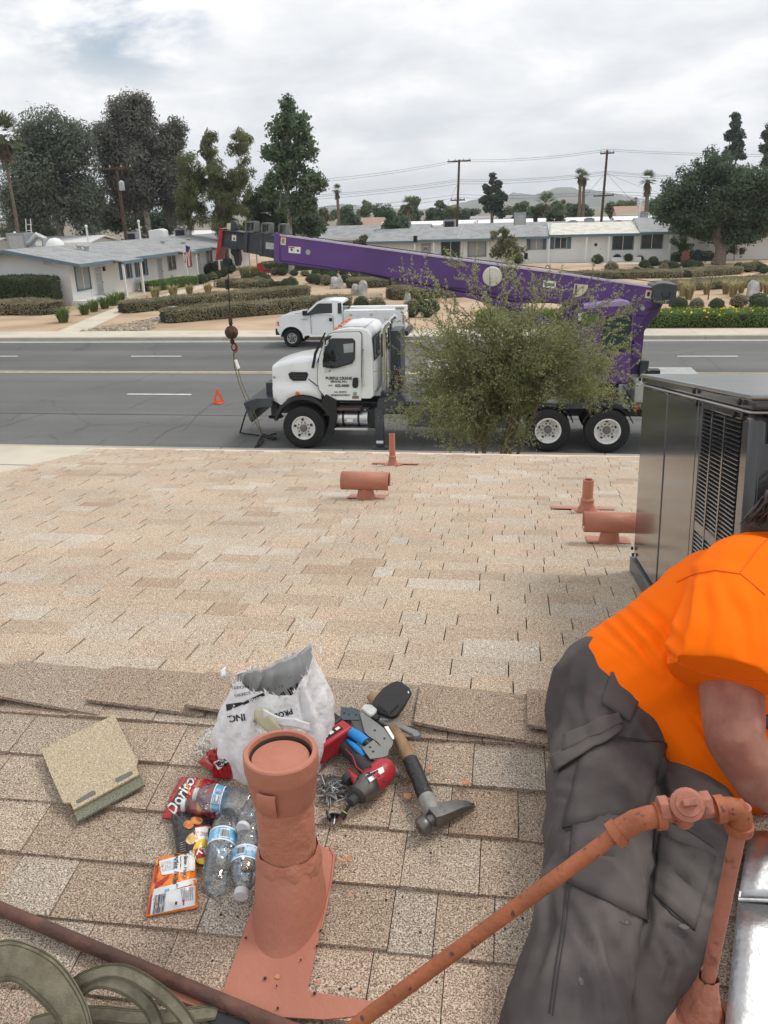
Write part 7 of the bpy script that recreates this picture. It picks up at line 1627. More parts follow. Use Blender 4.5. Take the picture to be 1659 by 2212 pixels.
decal_text(bb, 'PRODUCTS', (590,1548), -17, 17, 'lettering', M_ink, bag, flip=True, lift=.0014, bold=.03); decal_text(bb, 'INC.', ZW(485,935), -8, 20, 'lettering', M_ink, bag, flip=True, lift=.0014, bold=.03); decal_text(bb, 'MINI-', ZW(1060,650), -32, 22, 'lettering', M_ink, bag, flip=True, lift=.0014, bold=.03)
decal_text(bb, 'INSTRUCTIONS, SCREWS', ZW(730,640), -12, 9.5, 'lettering', M_ink, bag, flip=True, lift=.0014); decal_text(bb, 'CURB', ZW(700,735), -16, 12, 'lettering', M_labw, bag, flip=True, lift=.0016, bold=.02); decal_text(bb, 'PACKETS', ZW(530,600), -4, 9, 'lettering', M_ink, bag, flip=True, lift=.0014)
# yellowish tape bundle lying in front of the bag, and a clear strip
M_tape = mat('yellowish_film', (.66,.62,.44), .35, var=.1, vs=30, transl=.3)
tb = thing('film_strip_bundle', 'yellowish translucent film with loose white strands against the white bag', 'film', RP(585,1600))
ribbon('film', [hit(bb,*ZW(770,830),.006), hit(bb,*ZW(800,930),.008), hit(bb,*ZW(860,1040),.008), hit(bb,*ZW(920,1120),.008)], [(.03,0,.004),(.045,0,.004),(.045,0,.006),(.03,0,.004)], M_tape, tb, 5, .001)
for i in range(9):
    P = [hit(bb, *ZW(720+i*5,850), .007), hit(bb, *ZW(640+i*12,930+rng.uniform(-20,20)), .012), hit(bb, *ZW(680+i*14,1030), .010), hit(bb, *ZW(790+i*9,1090+rng.uniform(-20,20)), .010)]
    if all(P): MB().tube(P, .0006, 4).build('strand', M_pwht, tb)
ribbon('clear_strip', [q for q in (hit(bb,*ZW(800,875),.010), hit(bb,*ZW(960,960),.010), hit(bb,*ZW(1120,980),.010), hit(bb,*ZW(1300,1020),.010)) if q], [(0,.004,.022)]*4, M_bag, tb, 5, .0006)
# crumpled clear wrap left of the bag
cw = thing('clear_wrap', 'crumpled clear plastic wrap sticking out left of the white bag', 'plastic wrap', RP(445,1610))
C = [RP(415,1622,.008), RP(455,1572,.03), RP(490,1590,.03), RP(470,1650,.008)]
mb = MB(); mb.sheet(lambda u, v: C[0]*(1-u)*(1-v)+C[1]*u*(1-v)+C[2]*u*v+C[3]*(1-u)*v+N_B*(.03*math.sin(math.pi*u)*math.sin(math.pi*v)+.018*abs(mnoise.noise(Vector((u*6,v*6,2))))), 26, 26); mb.build('film', M_pet, cw, smooth=25)
# ---- impact driver
M_dred = mat('red_tool_plastic', (.40,.025,.035), .45, var=.08, vs=20, c2=(.25,.02,.03), c2s=20, c2lo=.55, c2hi=.7); M_drub = mat('grey_black_rubber', (.042,.042,.044), .75, var=.15, vs=30); M_steel = mat('worn_steel', (.17,.16,.152), .42, .8, var=.3, vs=30)
def G_(x, y, h): return RP(*ZG(x, y), h)
dr = thing('impact_driver', 'red and black cordless impact driver lying on its side', 'power tool', G_(480,900,.0))
h_ = .036; rear, nose = G_(735,945,h_), G_(470,1205,h_); ax = (nose-rear).normalized(); HL = (nose-rear).length
MB().lathe([(.001,-.012),(.020,-.010),(.027,0),(.0305,.012),(.0315,HL*.45),(.030,HL*.62),(.026,HL*.64)], 28, rear, ax).build('motor_housing', M_dred, dr, smooth=45)
MB().lathe([(.029,HL*.60),(.031,HL*.64),(.030,HL*.78),(.024,HL*.98),(.019,HL*1.08)], 28, rear, ax).build('gear_case', M_steel, dr, smooth=45)
MB().lathe([(.0215,HL*.98),(.0215,HL*1.05),(.017,HL*1.12),(.012,HL*1.14),(.0115,HL*1.32),(.009,HL*1.34)], 24, rear, ax).build('nose_boot', M_drub, dr, smooth=45)
bt = rear+ax*HL*1.30; be = G_(285,1455,.016); MB().tube([bt, bt.lerp(be,.55)], .0042, 8).build('bit_shank', M_black, dr); MB().tube([bt.lerp(be,.55), be], .0075, 12).build('bit_socket', M_black, dr, smooth=40); MB().tube([bt.lerp(be,.58), bt.lerp(be,.62)], .0079, 12).build('yellow_ring', mat('yellow_ring', (.7,.55,.03), .5), dr); MB().tube([bt.lerp(be,.96), be], .0079, 12).build('red_tip', M_dred, dr)
hb0, hb1 = G_(600,1000,h_), G_(285,655,.030); dh = (hb1-hb0).normalized(); rings = []; sd_ = dh.cross(N_B).normalized()
for u, w, k in ((0,.026,.020),(.2,.023,.019),(.45,.021,.018),(.7,.022,.018),(.88,.027,.021),(1.0,.032,.024)):
    c = hb0.lerp(hb1, u); rings.append([c+sd_*(w*math.cos(q))+N_B*(k*math.sin(q)) for q in np.linspace(0, 2*math.pi, 17)[:-1]])
MB().loft(rings).build('handle', M_drub, dr, smooth=50)
gg = G_(420,880,h_+.019); MB().tube([G_(330,760,.049), G_(400,830,.055), G_(440,940,.056), G_(520,1000,.056)], .0016, 6).build('grip_seam', M_dred, dr)
MB().tube([G_(365,985,.030), G_(370,1010,.034), G_(430,1060,.036), G_(440,1120,.036)], [.008,.010,.010,.006], 10).build('trigger', M_dred, dr, smooth=50); MB().tube([G_(345,1030,.03), G_(385,1075,.03)], [.016,.014], 10).build('trigger_guard', M_drub, dr, smooth=50)
e_a = (G_(330,560,.03)-G_(60,740,.03)); e_a.normalize(); e_b = N_B.cross(e_a); bcn = G_(200,690,.046)
bat = MB().obox(bcn, (e_a, e_b, N_B), (.052,.020,.028)).build('battery', M_dred, dr, bevel=.006); MB().obox(bcn+e_b*(.036 if (bcn+e_b*.03-hb0).length > (bcn-hb0).length else -.036), (e_a, e_b, N_B), (.054,.018,.030)).build('battery_pack', M_black, dr, bevel=.006)
MB().obox(bcn-e_a*.0+N_B*.029, (e_a, e_b, N_B), (.030,.008,.0012)).build('printed_panel', M_black, dr)
for k in (-.02, .0, .02): MB().obox(bcn+e_a*k+N_B*.0305, (e_a, e_b, N_B), (.006,.004,.0005)).build('print', M_sign, dr)
for p in ((545,940),(575,930),(450,1050),(710,1080),(560,1000)):
    MB().lathe([(.0035,0),(.0035,.002)], 8, G_(*p, .068), N_B).build('screw_hole', M_black, dr)
lb = MB().prism([G_(530,1020,.0685), G_(700,935,.0685), G_(715,985,.0665), G_(575,1090,.0665)], N_B*.0008).build('white_label', M_sign, dr)
MB().prism([G_(535,1022,.0698), G_(650,965,.0698), G_(655,985,.0698), G_(548,1045,.0692)], N_B*.0006).build('label_print', M_black, lb); mb = MB(); c0 = G_(640,1020,.0700); ux = (G_(700,960,.07)-G_(575,1060,.07)).normalized(); uy = N_B.cross(ux); lettering(mb, 'M', lambda a, q: c0+ux*a+uy*q+N_B*.0006, .020, bold=.001); lettering(mb, 'FUEL', lambda a, q: c0+ux*(a+.002)+uy*(q-.011)+N_B*.0006, .009, bold=.0005); mb.build('label_lettering', M_dred, lb)
# ---- hammer
M_wood = mat('worn_hickory', (.30,.185,.095), .6, var=.22, vs=14, c2=(.16,.09,.05), c2s=10); M_etape = mat('black_electrical_tape', (.022,.022,.024), .38, var=.2, vs=30, bump=.6, bs=120)
hm = thing('claw_hammer', 'claw hammer with a taped wooden handle and worn steel head', 'hammer', G_(1000,900,0))
pts = [G_(600,240,.022), G_(760,470,.026), G_(850,640,.030), G_(980,880,.033)]; MB().tube(pts, [.017,.0155,.0165,.017], 14, squash=.85).build('handle', M_wood, hm, smooth=50)
tp_ = [G_(970,870,.033), G_(1010,960,.034), G_(1050,1050,.034), G_(1100,1180,.035), G_(1140,1270,.035)]; MB().tube(tp_, [.0185,.0192,.0180,.0195,.0188], 16, squash=.9).build('black_tape', M_etape, hm, smooth=50)
MB().tube([G_(1125,1240,.035), G_(1170,1330,.035), G_(1200,1390,.035)], [.019,.020,.018], 16).build('grey_tape', mat('grey_duct_tape', (.26,.255,.235), .6, var=.25, vs=40, bump=.6, bs=60), hm, smooth=50)
hc = G_(1220,1430,.034); fc = G_(1060,1545,.026); cl = G_(1605,1300,.010); dface = (fc-hc).normalized()
fcc = fc
MB().lathe([(.001,0),(.0175,0),(.0195,.003),(.0195,.018),(.017,.021),(.0125,.026),(.0125,.046),(.016,.05),(.015,.068)], 24, fcc, (hc-fcc).normalized()).build('hammer_face', M_steel, hm, smooth=40)
d4 = (cl-hc).normalized(); sN = N_B
rings = []
for u, w, th_, hh in ((-.08,.016,.017,0),(.05,.019,.017,.002),(.3,.018,.013,.006),(.6,.014,.009,.008),(.85,.010,.005,.003),(1.0,.006,.0015,-.006)):
    c = hc+(cl-hc)*u+N_B*hh; sdv = d4.cross(N_B).normalized(); rings.append([c+sdv*(w*a)+N_B*(th_*b_) for a, b_ in ((-1,-1),(1,-1),(1,1),(.3,1.05),(-.3,1.05),(-1,1))])
MB().loft(rings).build('claw', M_steel, hm, smooth=40, bevel=.0015); MB().prism([hc+(cl-hc)*.55+N_B*.0175, hc+(cl-hc)*.99+N_B*.0, hc+(cl-hc)*.99+N_B*.0+d4.cross(N_B)*.003], N_B*.0015).build('claw_slot', M_black, hm)
# ---- pouch, snips, plates, blue-handled pliers
M_nyl = mat('black_nylon', (.030,.030,.031), .85, var=.12, vs=40, bump=.4, bs=400)
po = thing('tool_pouch', 'black nylon pouch lying on the hammer handle', 'pouch', G_(800,300,0))
MB().prism([G_(x,y,.040) for x, y in ((596,335),(625,280),(700,192),(780,140),(845,118),(900,140),(968,190),(985,238),(930,340),(850,450),(800,472),(750,465),(660,425),(610,380))], N_B*.014).build('body', M_nyl, po, bevel=.005)
MB().prism([G_(x,y,.0545) for x, y in ((640,330),(712,215),(840,145),(950,205),(960,240),(830,430),(770,445),(680,400))], N_B*.0015).build('face_panel', M_nyl, po, bevel=.001); MB().prism([G_(x,y,.0565) for x, y in ((652,330),(742,252),(856,328),(772,414))], N_B*.004).build('belt_loop', M_nyl, po, bevel=.0015); MB().prism([G_(x,y,.0608) for x, y in ((655,335),(664,330),(772,408),(768,418))], N_B*.001).build('loop_edge_shadow', M_black, po); MB().prism([G_(x,y,.0562) for x, y in ((945,195),(958,193),(958,210),(948,212))], N_B*.001).build('rivet', M_sign, po)  # black strip on the belt loop paints the shadow along its edge
sn = thing('grey_snips', 'grey metal snips with a pivot bolt under the black pouch', 'snips', G_(800,520,0)); M_sng = mat('grey_cast_metal', (.20,.205,.205), .5, .3, var=.15, vs=20)
MB().prism([G_(x,y,.030) for x, y in ((590,430),(640,405),(760,455),(840,480),(900,540),(1000,585),(1045,600),(1060,630),(1050,665),(1015,680),(985,640),(880,585),(790,560),(720,545),(640,500))], N_B*.010).build('lever', M_sng, sn, bevel=.003); MB().lathe([(.011,0),(.011,.004),(.008,.007),(.001,.0075)], 14, G_(628,452,.041), N_B).build('pivot_bolt', M_black, sn); MB().lathe([(.011,0),(.012,.006),(.009,.012)], 14, G_(1030,645,.036), N_B).build('end_knob', M_sng, sn, smooth=40)
mb = MB(); c0 = G_(700,468,.0408); ux = Vector((1,0,0)); lettering(mb, 'MEAN', lambda a, q: c0+ux*a+E_B*q, .010); mb.build('stamped_lettering', M_sign, sn)
M_pl = mat('stained_grey_plate', (.23,.235,.22), .45, .5, var=.2, vs=12, c2=(.20,.11,.045), c2s=12, c2lo=.62, c2hi=.72); M_plb = mat('blue_grey_plate', (.085,.105,.12), .4, .6, var=.2, vs=20, c2=(.16,.07,.04), c2s=22, c2lo=.6, c2hi=.7)
pt = thing('sheet_metal_bracket', 'bent grey sheet metal bracket with holes beside the driver', 'bracket', G_(600,600,0))
MB().prism([G_(x,y,.048) for x, y in ((285,352),(420,362),(470,385),(500,420),(470,480),(275,480))], N_B*.0025).build('blue_plate', M_plb, pt); MB().prism([G_(x,y,.052) for x, y in ((470,400),(560,450),(650,515),(720,570),(770,630),(802,690),(790,740),(745,800),(700,760),(640,690),(560,640),(520,600),(500,520))], N_B*.0025).build('grey_plate', M_pl, pt)
MB().prism([G_(x,y,.058) for x, y in ((498,760),(608,680),(665,735),(740,770),(765,740),(750,830),(700,850),(575,866))], N_B*.003).build('folded_tab', M_pl, pt); MB().prism([G_(x,y,.046) for x, y in ((380,480),(480,470),(540,560),(520,640),(440,600))], N_B*.003).build('inner_plate', mat('dark_oily_plate', (.10,.10,.095), .4, .6, var=.2), pt)
for p, h in (((620,576),.0546),((715,656),.0546),((435,422),.0506),((365,420),.0506),((318,405),.0506),((572,742),.0611),((604,785),.0611)): MB().lathe([(.0032,0),(.0032,.0004)], 10, G_(*p, h), N_B).build('hole', M_black, pt)
MB().prism([G_(x,y,.056) for x, y in ((715,545),(750,537),(810,640),(812,665),(795,668))], N_B*.002).build('white_clip', M_sign, pt)
pls = thing('pliers', 'pliers with bright blue grips tucked under the bracket', 'pliers', G_(380,620,0)); M_blu = mat('blue_vinyl_grip', (.012,.21,.55), .4, var=.06)
MB().tube([G_(235,500,.054), G_(330,560,.060), G_(440,625,.061), G_(530,690,.058)], [.006,.013,.015,.014], 12, squash=.7).build('grip', M_blu, pls, smooth=50); MB().tube([G_(350,670,.050), G_(420,730,.055), G_(520,825,.050)], [.005,.008,.007], 12, squash=.7).build('grip', M_blu, pls, smooth=50); MB().tube([G_(205,465,.055), G_(240,505,.055)], [.006,.007], 8).build('jaw', M_steel, pls)
MB().tube([G_(520,690,.056), G_(580,740,.05)], [.010,.006], 10).build('shank', M_black, pls)
gr = tag(MB().prism([G_(x,y,.042) for x, y in ((480,390),(520,345),(590,350),(650,400),(610,450),(570,465))], N_B*.012).build('dusty_film', mat('dusty_film', (.60,.60,.58), .5, var=.2, vs=40, transl=.2), None, bevel=.004), 'small scrap of dusty whitish film beside the black pouch', 'film scrap')
cp_ = thing('cotter_wire', 'grey spring clip lying right of the driver', 'clip', G_(840,1000,0)); MB().tube([G_(700,850,.03), G_(760,920,.03), G_(830,980,.02), G_(850,1010,.012)], [.008,.008,.008,.006], 8).build('arm', M_sng, cp_, smooth=50)
for q in (((850,1010),(930,1055)), ((845,1025),(930,1085))): MB().tube([G_(*q[0], .010), G_(*q[1], .006)], .0012, 6).build('prong', M_steel, cp_)
# ---- loose screws: one form, copied
M_scr = mat('zinc_screw', (.36,.36,.37), .38, .8, var=.2, vs=60)
def screw_proto():
    t = thing('roofing_screw', 'loose zinc screw in the small pile below the driver', 'screw', (0,0,0), 'loose screws in the pile')
    MB().tube([(0,0,0),(.022,0,0),(.028,0,0)], [.0022,.0020,.0006], 6).build('shank', M_scr, t, world=False); MB().lathe([(.0062,0),(.0062,.0012),(.0036,.0014),(.0036,.0045)], 8, (0,0,0), (-1,0,0)).build('head', M_hub, t, world=False); return t
sp_ = screw_proto(); k = 0; rr_ = random.Random(4)
Q0 = N_B.to_track_quat('Z', 'Y')
for i in range(58):
    x = 60+abs(rr_.gauss(0, 1))*0+rr_.triangular(0, 310, 110); y = 1000+rr_.triangular(0, 270, 140)
    o = sp_ if i == 0 else dup(sp_); o.location = G_(x, y, .004+rr_.random()*.012)
    o.rotation_mode = 'QUATERNION'; o.rotation_quaternion = Q0 @ Matrix.Rotation(rr_.uniform(0,6.28), 4, 'Z').to_quaternion() @ Matrix.Rotation(rr_.uniform(-.35,.35), 4, 'Y').to_quaternion()
for lab, x, y, x2, y2 in (('washer headed screw left of the driver bit, leftmost', 165,1420, 90,1452), ('washer headed screw at the driver bit tip', 228,1415, 215,1505)):
    t = thing('washer_screw', lab, 'screw', G_(x,y,0)); a, b_ = G_(x,y,.012), G_(x2,y2,.006); d = (b_-a).normalized(); MB().lathe([(.0135,0),(.0135,.0015),(.004,.002)], 16, a, d).build('washer', M_black, t, smooth=30); MB().tube([a, b_], .0024, 8).build('shank', M_scr, t); MB().lathe([(.005,-.005),(.006,0)], 8, a, d).build('head', M_hub, t)
# ---- rust-coloured sealant spots on the near shingles
mb = MB(); rr_ = random.Random(12)
spots = [(735,1860),(752,1855),(795,1710),(865,1760),(800,2060),(690,2120),(515,1910),(600,2110),(930,1660),(880,1720),(1005,1690),(760,1935),(775,2140)]
for x, y in spots:
    s = rr_.uniform(3, 9); P = [RP(x+s*math.cos(a)*rr_.uniform(.5,1.3), y+s*.7*math.sin(a)*rr_.uniform(.5,1.3), .010) for a in np.linspace(0, 6.28, 8)[:-1]]; mb.prism(P, N_B*.0012)
o = mb.build('sealant_spots', M_fleck, roof); o['kind'] = 'stuff'
mb = MB()
for i in range(70):
    x, y = rr_.uniform(380, 1150), rr_.uniform(1700, 2210); s = rr_.uniform(1, 3.2); c = RP(x, y, .013); mb.obox(c, (Vector((1,0,0)), E_B, N_B), (s*.0008, s*.0006, .0015))
o = mb.build('loose_grit', M_black, roof); o['kind'] = 'stuff'
# ================================================================== THE WORKER, seated on the ridge and leaning to the right
def blobmesh(parts, voxel, smooth_it=12):
    """overlapping limbs -> one continuous skin. parts: list of chains [(point, radius), ...]"""
    mb = MB()
    for ch in parts:
        pts = [Vector(p) for p, r in ch]; rad = [r for p, r in ch]
        if len(pts) == 1:
            c, r = pts[0], rad[0]; mb.lathe([(.001,-r)]+[(r*math.cos(a), r*math.sin(a)) for a in np.linspace(-1.4,1.4,9)]+[(.001,r)], 16, c); continue
        Q = []; R_ = []
        d0 = (pts[0]-pts[1]).normalized(); d1 = (pts[-1]-pts[-2]).normalized()
        for k in (1, .85, .5): Q.append(pts[0]+d0*rad[0]*k); R_.append(rad[0]*math.sqrt(max(.0004, 1-k*k)))
        for i in range(len(pts)):
            if i == len(pts)-1: Q.append(pts[i]); R_.append(rad[i]); break
            for k in range(4): u = k/4; Q.append(pts[i].lerp(pts[i+1], u)); R_.append(rad[i]*(1-u)+rad[i+1]*u)
        for k in (.5, .85, 1): Q.append(pts[-1]+d1*rad[-1]*k); R_.append(rad[-1]*math.sqrt(max(.0004, 1-k*k)))
        mb.tube(Q, R_, 16)
    me = bpy.data.meshes.new('tmp'); me.from_pydata(mb.v, [], mb.f); o = bpy.data.objects.new('tmp', me); col.objects.link(o)
    m = o.modifiers.new('r', 'REMESH'); m.mode = 'VOXEL'; m.voxel_size = voxel
    m = o.modifiers.new('s', 'SMOOTH'); m.factor = .5; m.iterations = smooth_it
    dg = bpy.context.evaluated_depsgraph_get(); bpy.context.view_layer.update(); out = bpy.data.meshes.new_from_object(o.evaluated_get(dg)); bpy.data.objects.remove(o)
    return out
def creases(me, lines, depth, w):
    """sharp drag folds: a valley with raised lips along each line"""
    n = len(me.vertices); co = np.empty(n*3); me.vertices.foreach_get('co', co); co = co.reshape(n,3); nr = np.empty(n*3); me.vertices.foreach_get('normal', nr); nr = nr.reshape(n,3)
    q = co-np.array(CAM); wz = q@np.array(CW); X = CX+F*(q@np.array(CR))/wz; Y = CY-F*(q@np.array(CU))/wz; vis = -np.sum(nr*q, axis=1)/np.linalg.norm(q, axis=1); vis = np.clip(vis*4+.3, 0, 1)*hemmask(X, Y); D = np.zeros(n)
    for L_ in lines:
        k = L_[2] if len(L_) > 2 else 1.; pts = L_[0]; best = np.full(n, 1e9); along = np.zeros(n)
        for i in range(len(pts)-1):
            a, b = np.array(pts[i], float), np.array(pts[i+1], float); d = b-a; t = np.clip(((X-a[0])*d[0]+(Y-a[1])*d[1])/(d@d), 0, 1); e = np.hypot(X-a[0]-t*d[0], Y-a[1]-t*d[1]); m = e < best; best[m] = e[m]; along[m] = (i+t[m])/(len(pts)-1)
        ww = w*L_[1]; fade = np.sin(np.pi*np.clip(along*.9+.05, 0, 1))**.5
        D += k*depth*fade*(-np.exp(-(best/ww)**2)+.55*np.exp(-((best-2.1*ww)/(1.1*ww))**2))
    co = co+nr*(D*vis)[:,None]; me.vertices.foreach_set('co', co.ravel()); me.update()
HEM = [(1255,1392),(1330,1440),(1400,1495),(1445,1570),(1490,1660),(1560,1735)]
def hemmask(X, Y):                          # folds die out towards the shirt's waist edge
    best = np.full(np.shape(X), 1e9)
    for p, q in zip(HEM[:-1], HEM[1:]):
        a, d = np.array(p, float), np.array(q, float)-np.array(p, float); t = np.clip(((X-a[0])*d[0]+(Y-a[1])*d[1])/(d@d), 0, 1); best = np.minimum(best, np.hypot(X-a[0]-t*d[0], Y-a[1]-t*d[1]))
    return np.clip((best-12)/60, .12, 1)
def displace(me, fn):
    n = len(me.vertices); co = np.empty(n*3); me.vertices.foreach_get('co', co); co = co.reshape(n,3); nr = np.empty(n*3); me.vertices.foreach_get('normal', nr); nr = nr.reshape(n,3)
    q = co-np.array(CAM); wz = q@np.array(CW); d = np.array([fn(Vector(c), Vector(m)) for c, m in zip(co, nr)])*hemmask(CX+F*(q@np.array(CR))/wz, CY-F*(q@np.array(CU))/wz); co = co+nr*d[:,None]; me.vertices.foreach_set('co', co.ravel()); me.update()
def skin_obj(nm, me, m, parent=None, sub=0):
    me.materials.clear(); me.materials.append(m); me.polygons.foreach_set('use_smooth', [True]*len(me.polygons)); o = link(bpy.data.objects.new(nm, me), parent)
    return o
def pd(x, y, d, r): return (DP(x, y, d), r)
M_skin = mat('sunburnt_skin', (.36,.165,.118), .55, var=.2, vs=30, c2=(.29,.105,.075), c2s=11, bump=.3, bs=220)
M_skin.node_tree.nodes['Principled BSDF'].inputs['Subsurface Weight'].default_value = .12; M_skin.node_tree.nodes['Principled BSDF'].inputs['Subsurface Radius'].default_value = (.01,.004,.002)
M_shirt = mat('safety_orange_jersey', (1.0,.165,.0), .85, var=.03, vs=4, spec=.2, bump=.08, bs=700)
M_pants = mat('charcoal_work_cotton', (.082,.070,.069), .9, var=.16, vs=9, c2=(.128,.112,.104), c2s=5, spec=.2, bump=.25, bs=600)
M_seam = mat('trouser_stitching', (.045,.040,.040), .9, var=.1)
M_hair = mat('dark_auburn_hair', (.035,.016,.012), .45, var=.2, vs=60)
# limbs
HIP = DP(1345,1520,2.02); CH = DP(1600,1345,2.0); NK = DP(1690,1190,2.0)
arm = [pd(1600,1300,1.80,.075), pd(1578,1470,1.72,.068), pd(1588,1600,1.66,.058), pd(1640,1690,1.66,.050), pd(1730,1750,1.72,.038), pd(1770,1770,1.75,.034)]
armr = [pd(1740,1270,2.15,.07), pd(1830,1420,2.1,.055), pd(1850,1580,2.0,.04), pd(1840,1650,1.95,.034)]
legl = [pd(1318,1520,1.98,.118), pd(1304,1680,1.84,.10), pd(1282,1890,1.62,.078), pd(1256,2046,1.50,.072), pd(1205,2330,1.36,.060), pd(1180,2440,1.33,.05)]
legr = [pd(1420,1560,2.02,.118), pd(1465,1700,1.90,.096), pd(1470,1860,1.74,.080), pd(1425,2030,1.62,.066), pd(1350,2190,1.50,.056), pd(1320,2330,1.43,.05)]
tors = [(HIP,.145), (HIP.lerp(CH,.5),.165), (CH,.175), (CH.lerp(NK,.55),.13)]
head = [(NK,.06), (NK+Vector((.02,.03,.09)),.062)]
hc_ = NK+Vector((.035,.05,.135))
parts = [arm, armr, legl, legr, tors, head, [(hc_,.095)], [(hc_+Vector((.03,-.02,-.06)),.072)], [(hc_+Vector((.105,-.03,-.02)),.016)], [(hc_+Vector((0,-.095,-.01)),.02)]]
def hand(w, d, side):
    d = d.normalized(); s = d.cross(Vector((0,0,1))).normalized()*side; u = s.cross(d); out = [[(w,.032),(w+d*.05,.036),(w+d*.085,.034)]]
    for k, (o, l) in enumerate(((-.028,.065),(-.010,.078),(.010,.072),(.028,.056))): b_ = w+d*.09+s*o; out.append([(b_,.0105),(b_+d*l*.5-u*.006,.0095),(b_+d*l*.75-u*.026,.0085)])
    out.append([(w+d*.03-s*.03,.013),(w+d*.06-s*.058,.011),(w+d*.085-s*.062,.0095)]); return out
parts += hand(DP(1775,1772,1.755), (arm[-1][0]-arm[-2][0]), 1); parts += hand(DP(1838,1660,1.94), (armr[-1][0]-armr[-2][0]), 1)
body_me = blobmesh(parts, .010, 6)
person = skin_obj('person', body_me, M_skin); tag(person, 'worker in an orange T-shirt and charcoal work trousers sitting on the roof ridge', 'person')
# T-shirt: looser, with drag folds from the shoulder to the waist
sh = [[pd(1352,1500,2.0,.170), pd(1445,1445,1.98,.176), pd(1548,1382,1.97,.196), pd(1635,1318,1.98,.195), pd(1690,1235,2.02,.105)], [pd(1610,1290,1.86,.13), pd(1670,1250,1.95,.13), pd(1720,1270,2.1,.14)], [pd(1440,1520,1.96,.15), pd(1520,1600,1.90,.125), pd(1590,1660,1.90,.10), pd(1680,1670,1.95,.10)],
      [pd(1612,1275,1.82,.124), pd(1582,1360,1.73,.116), pd(1560,1436,1.665,.110)], [pd(1740,1270,2.15,.11), pd(1800,1370,2.12,.10)]]
me = blobmesh(sh, .007, 26)
hem_c = arm[1][0]
def fold(c, n):
    q = c*1.0; a = 0.
    u = (c-DP(1300,1430,1.95)); t = u.length
    pass
    a += .004*mnoise.noise(Vector((c.x*7+c.z*5, c.y*6, c.z*11)))+.0012*mnoise.noise(c*22)
    ridged = 1-abs(mnoise.noise(Vector((c.x*4.2-c.z*6, c.y*4, c.z*3+c.x*5)))*2)
    return a+.006*max(0, ridged-.45)
hemc = DP(1556,1466,1.66); hemd = (arm[1][0]-arm[0][0]).normalized()
displace(me, fold)
creases(me, [([(1290,1345),(1350,1400),(1420,1480),(1500,1600),(1565,1695)],1), ([(1320,1325),(1385,1395),(1440,1470)],.8), ([(1345,1310),(1420,1380),(1462,1440)],.8), ([(1375,1295),(1430,1340),(1470,1400)],1), ([(1492,1245),(1476,1340),(1450,1445)],1.1,1.5), ([(1410,1500),(1470,1590),(1530,1680)],.9), ([(1440,1470),(1500,1560),(1560,1640)],.9), ([(1500,1550),(1560,1640),(1630,1705)],.8), ([(1300,1385),(1370,1440),(1430,1520)],.7), ([(1560,1260),(1600,1330),(1615,1430)],1.6,.7), ([(1630,1250),(1655,1330),(1660,1420)],1.4,.7), ([(1520,1250),(1530,1340),(1510,1430)],1.5,.6), ([(1440,1200),(1500,1240),(1550,1235)],1.2,.5), ([(1480,1500),(1560,1590),(1650,1650)],1.,.8)], .0068, 8.5)
for v_ in me.vertices:                     # the sleeve ends in a flat open cuff
    w_ = v_.co-hemc; t_ = w_.dot(hemd)
    if t_ > 0 and (w_-hemd*t_).length < .17 and t_ < .2: v_.co -= hemd*t_
me.update()
shirt = skin_obj('t_shirt', me, M_shirt, person); sb_ = bvh_of(shirt)
# trousers
tr = [[pd(1330,1490,2.0,.150), pd(1320,1560,1.96,.148), pd(1304,1690,1.83,.120), pd(1282,1885,1.62,.100), pd(1256,2046,1.50,.098), pd(1214,2230,1.39,.104), pd(1195,2380,1.32,.10)],
      [pd(1425,1560,2.02,.150), pd(1468,1705,1.90,.124), pd(1470,1860,1.74,.104), pd(1425,2030,1.62,.086), pd(1352,2190,1.50,.076), pd(1322,2330,1.43,.075)], [pd(1330,1500,2.0,.15), pd(1430,1530,2.05,.15)]]
def joined(a, b):
    bm = bmesh.new(); bm.from_mesh(a); bm.from_mesh(b); bm.to_mesh(a); bm.free(); return a
me = joined(blobmesh([tr[0], tr[2]], .007, 20), blobmesh([tr[1]], .007, 20))
def pfold(c, n):
    x = c.x; a = .009*(1-abs(2*mnoise.noise(Vector((c.x*6+c.y*3.5, c.y*5, c.z*7)))))-.005
    a += .009*(1-abs(2*mnoise.noise(Vector((c.x*15-c.y*4, c.y*5+3, c.z*5)))))-.004
    kn = (c-DP(1310,1880,1.55)).length; a += .007*math.sin(c.y*70+6*mnoise.noise(c*7))*math.exp(-(kn/.16)**2)
    hp = (c-DP(1400,1620,1.85)).length; a += .008*math.sin((c.y*.8+c.x*.6)*60+5*mnoise.noise(c*6))*math.exp(-(hp/.14)**2)
    return a+.002*mnoise.noise(c*40)
displace(me, pfold)
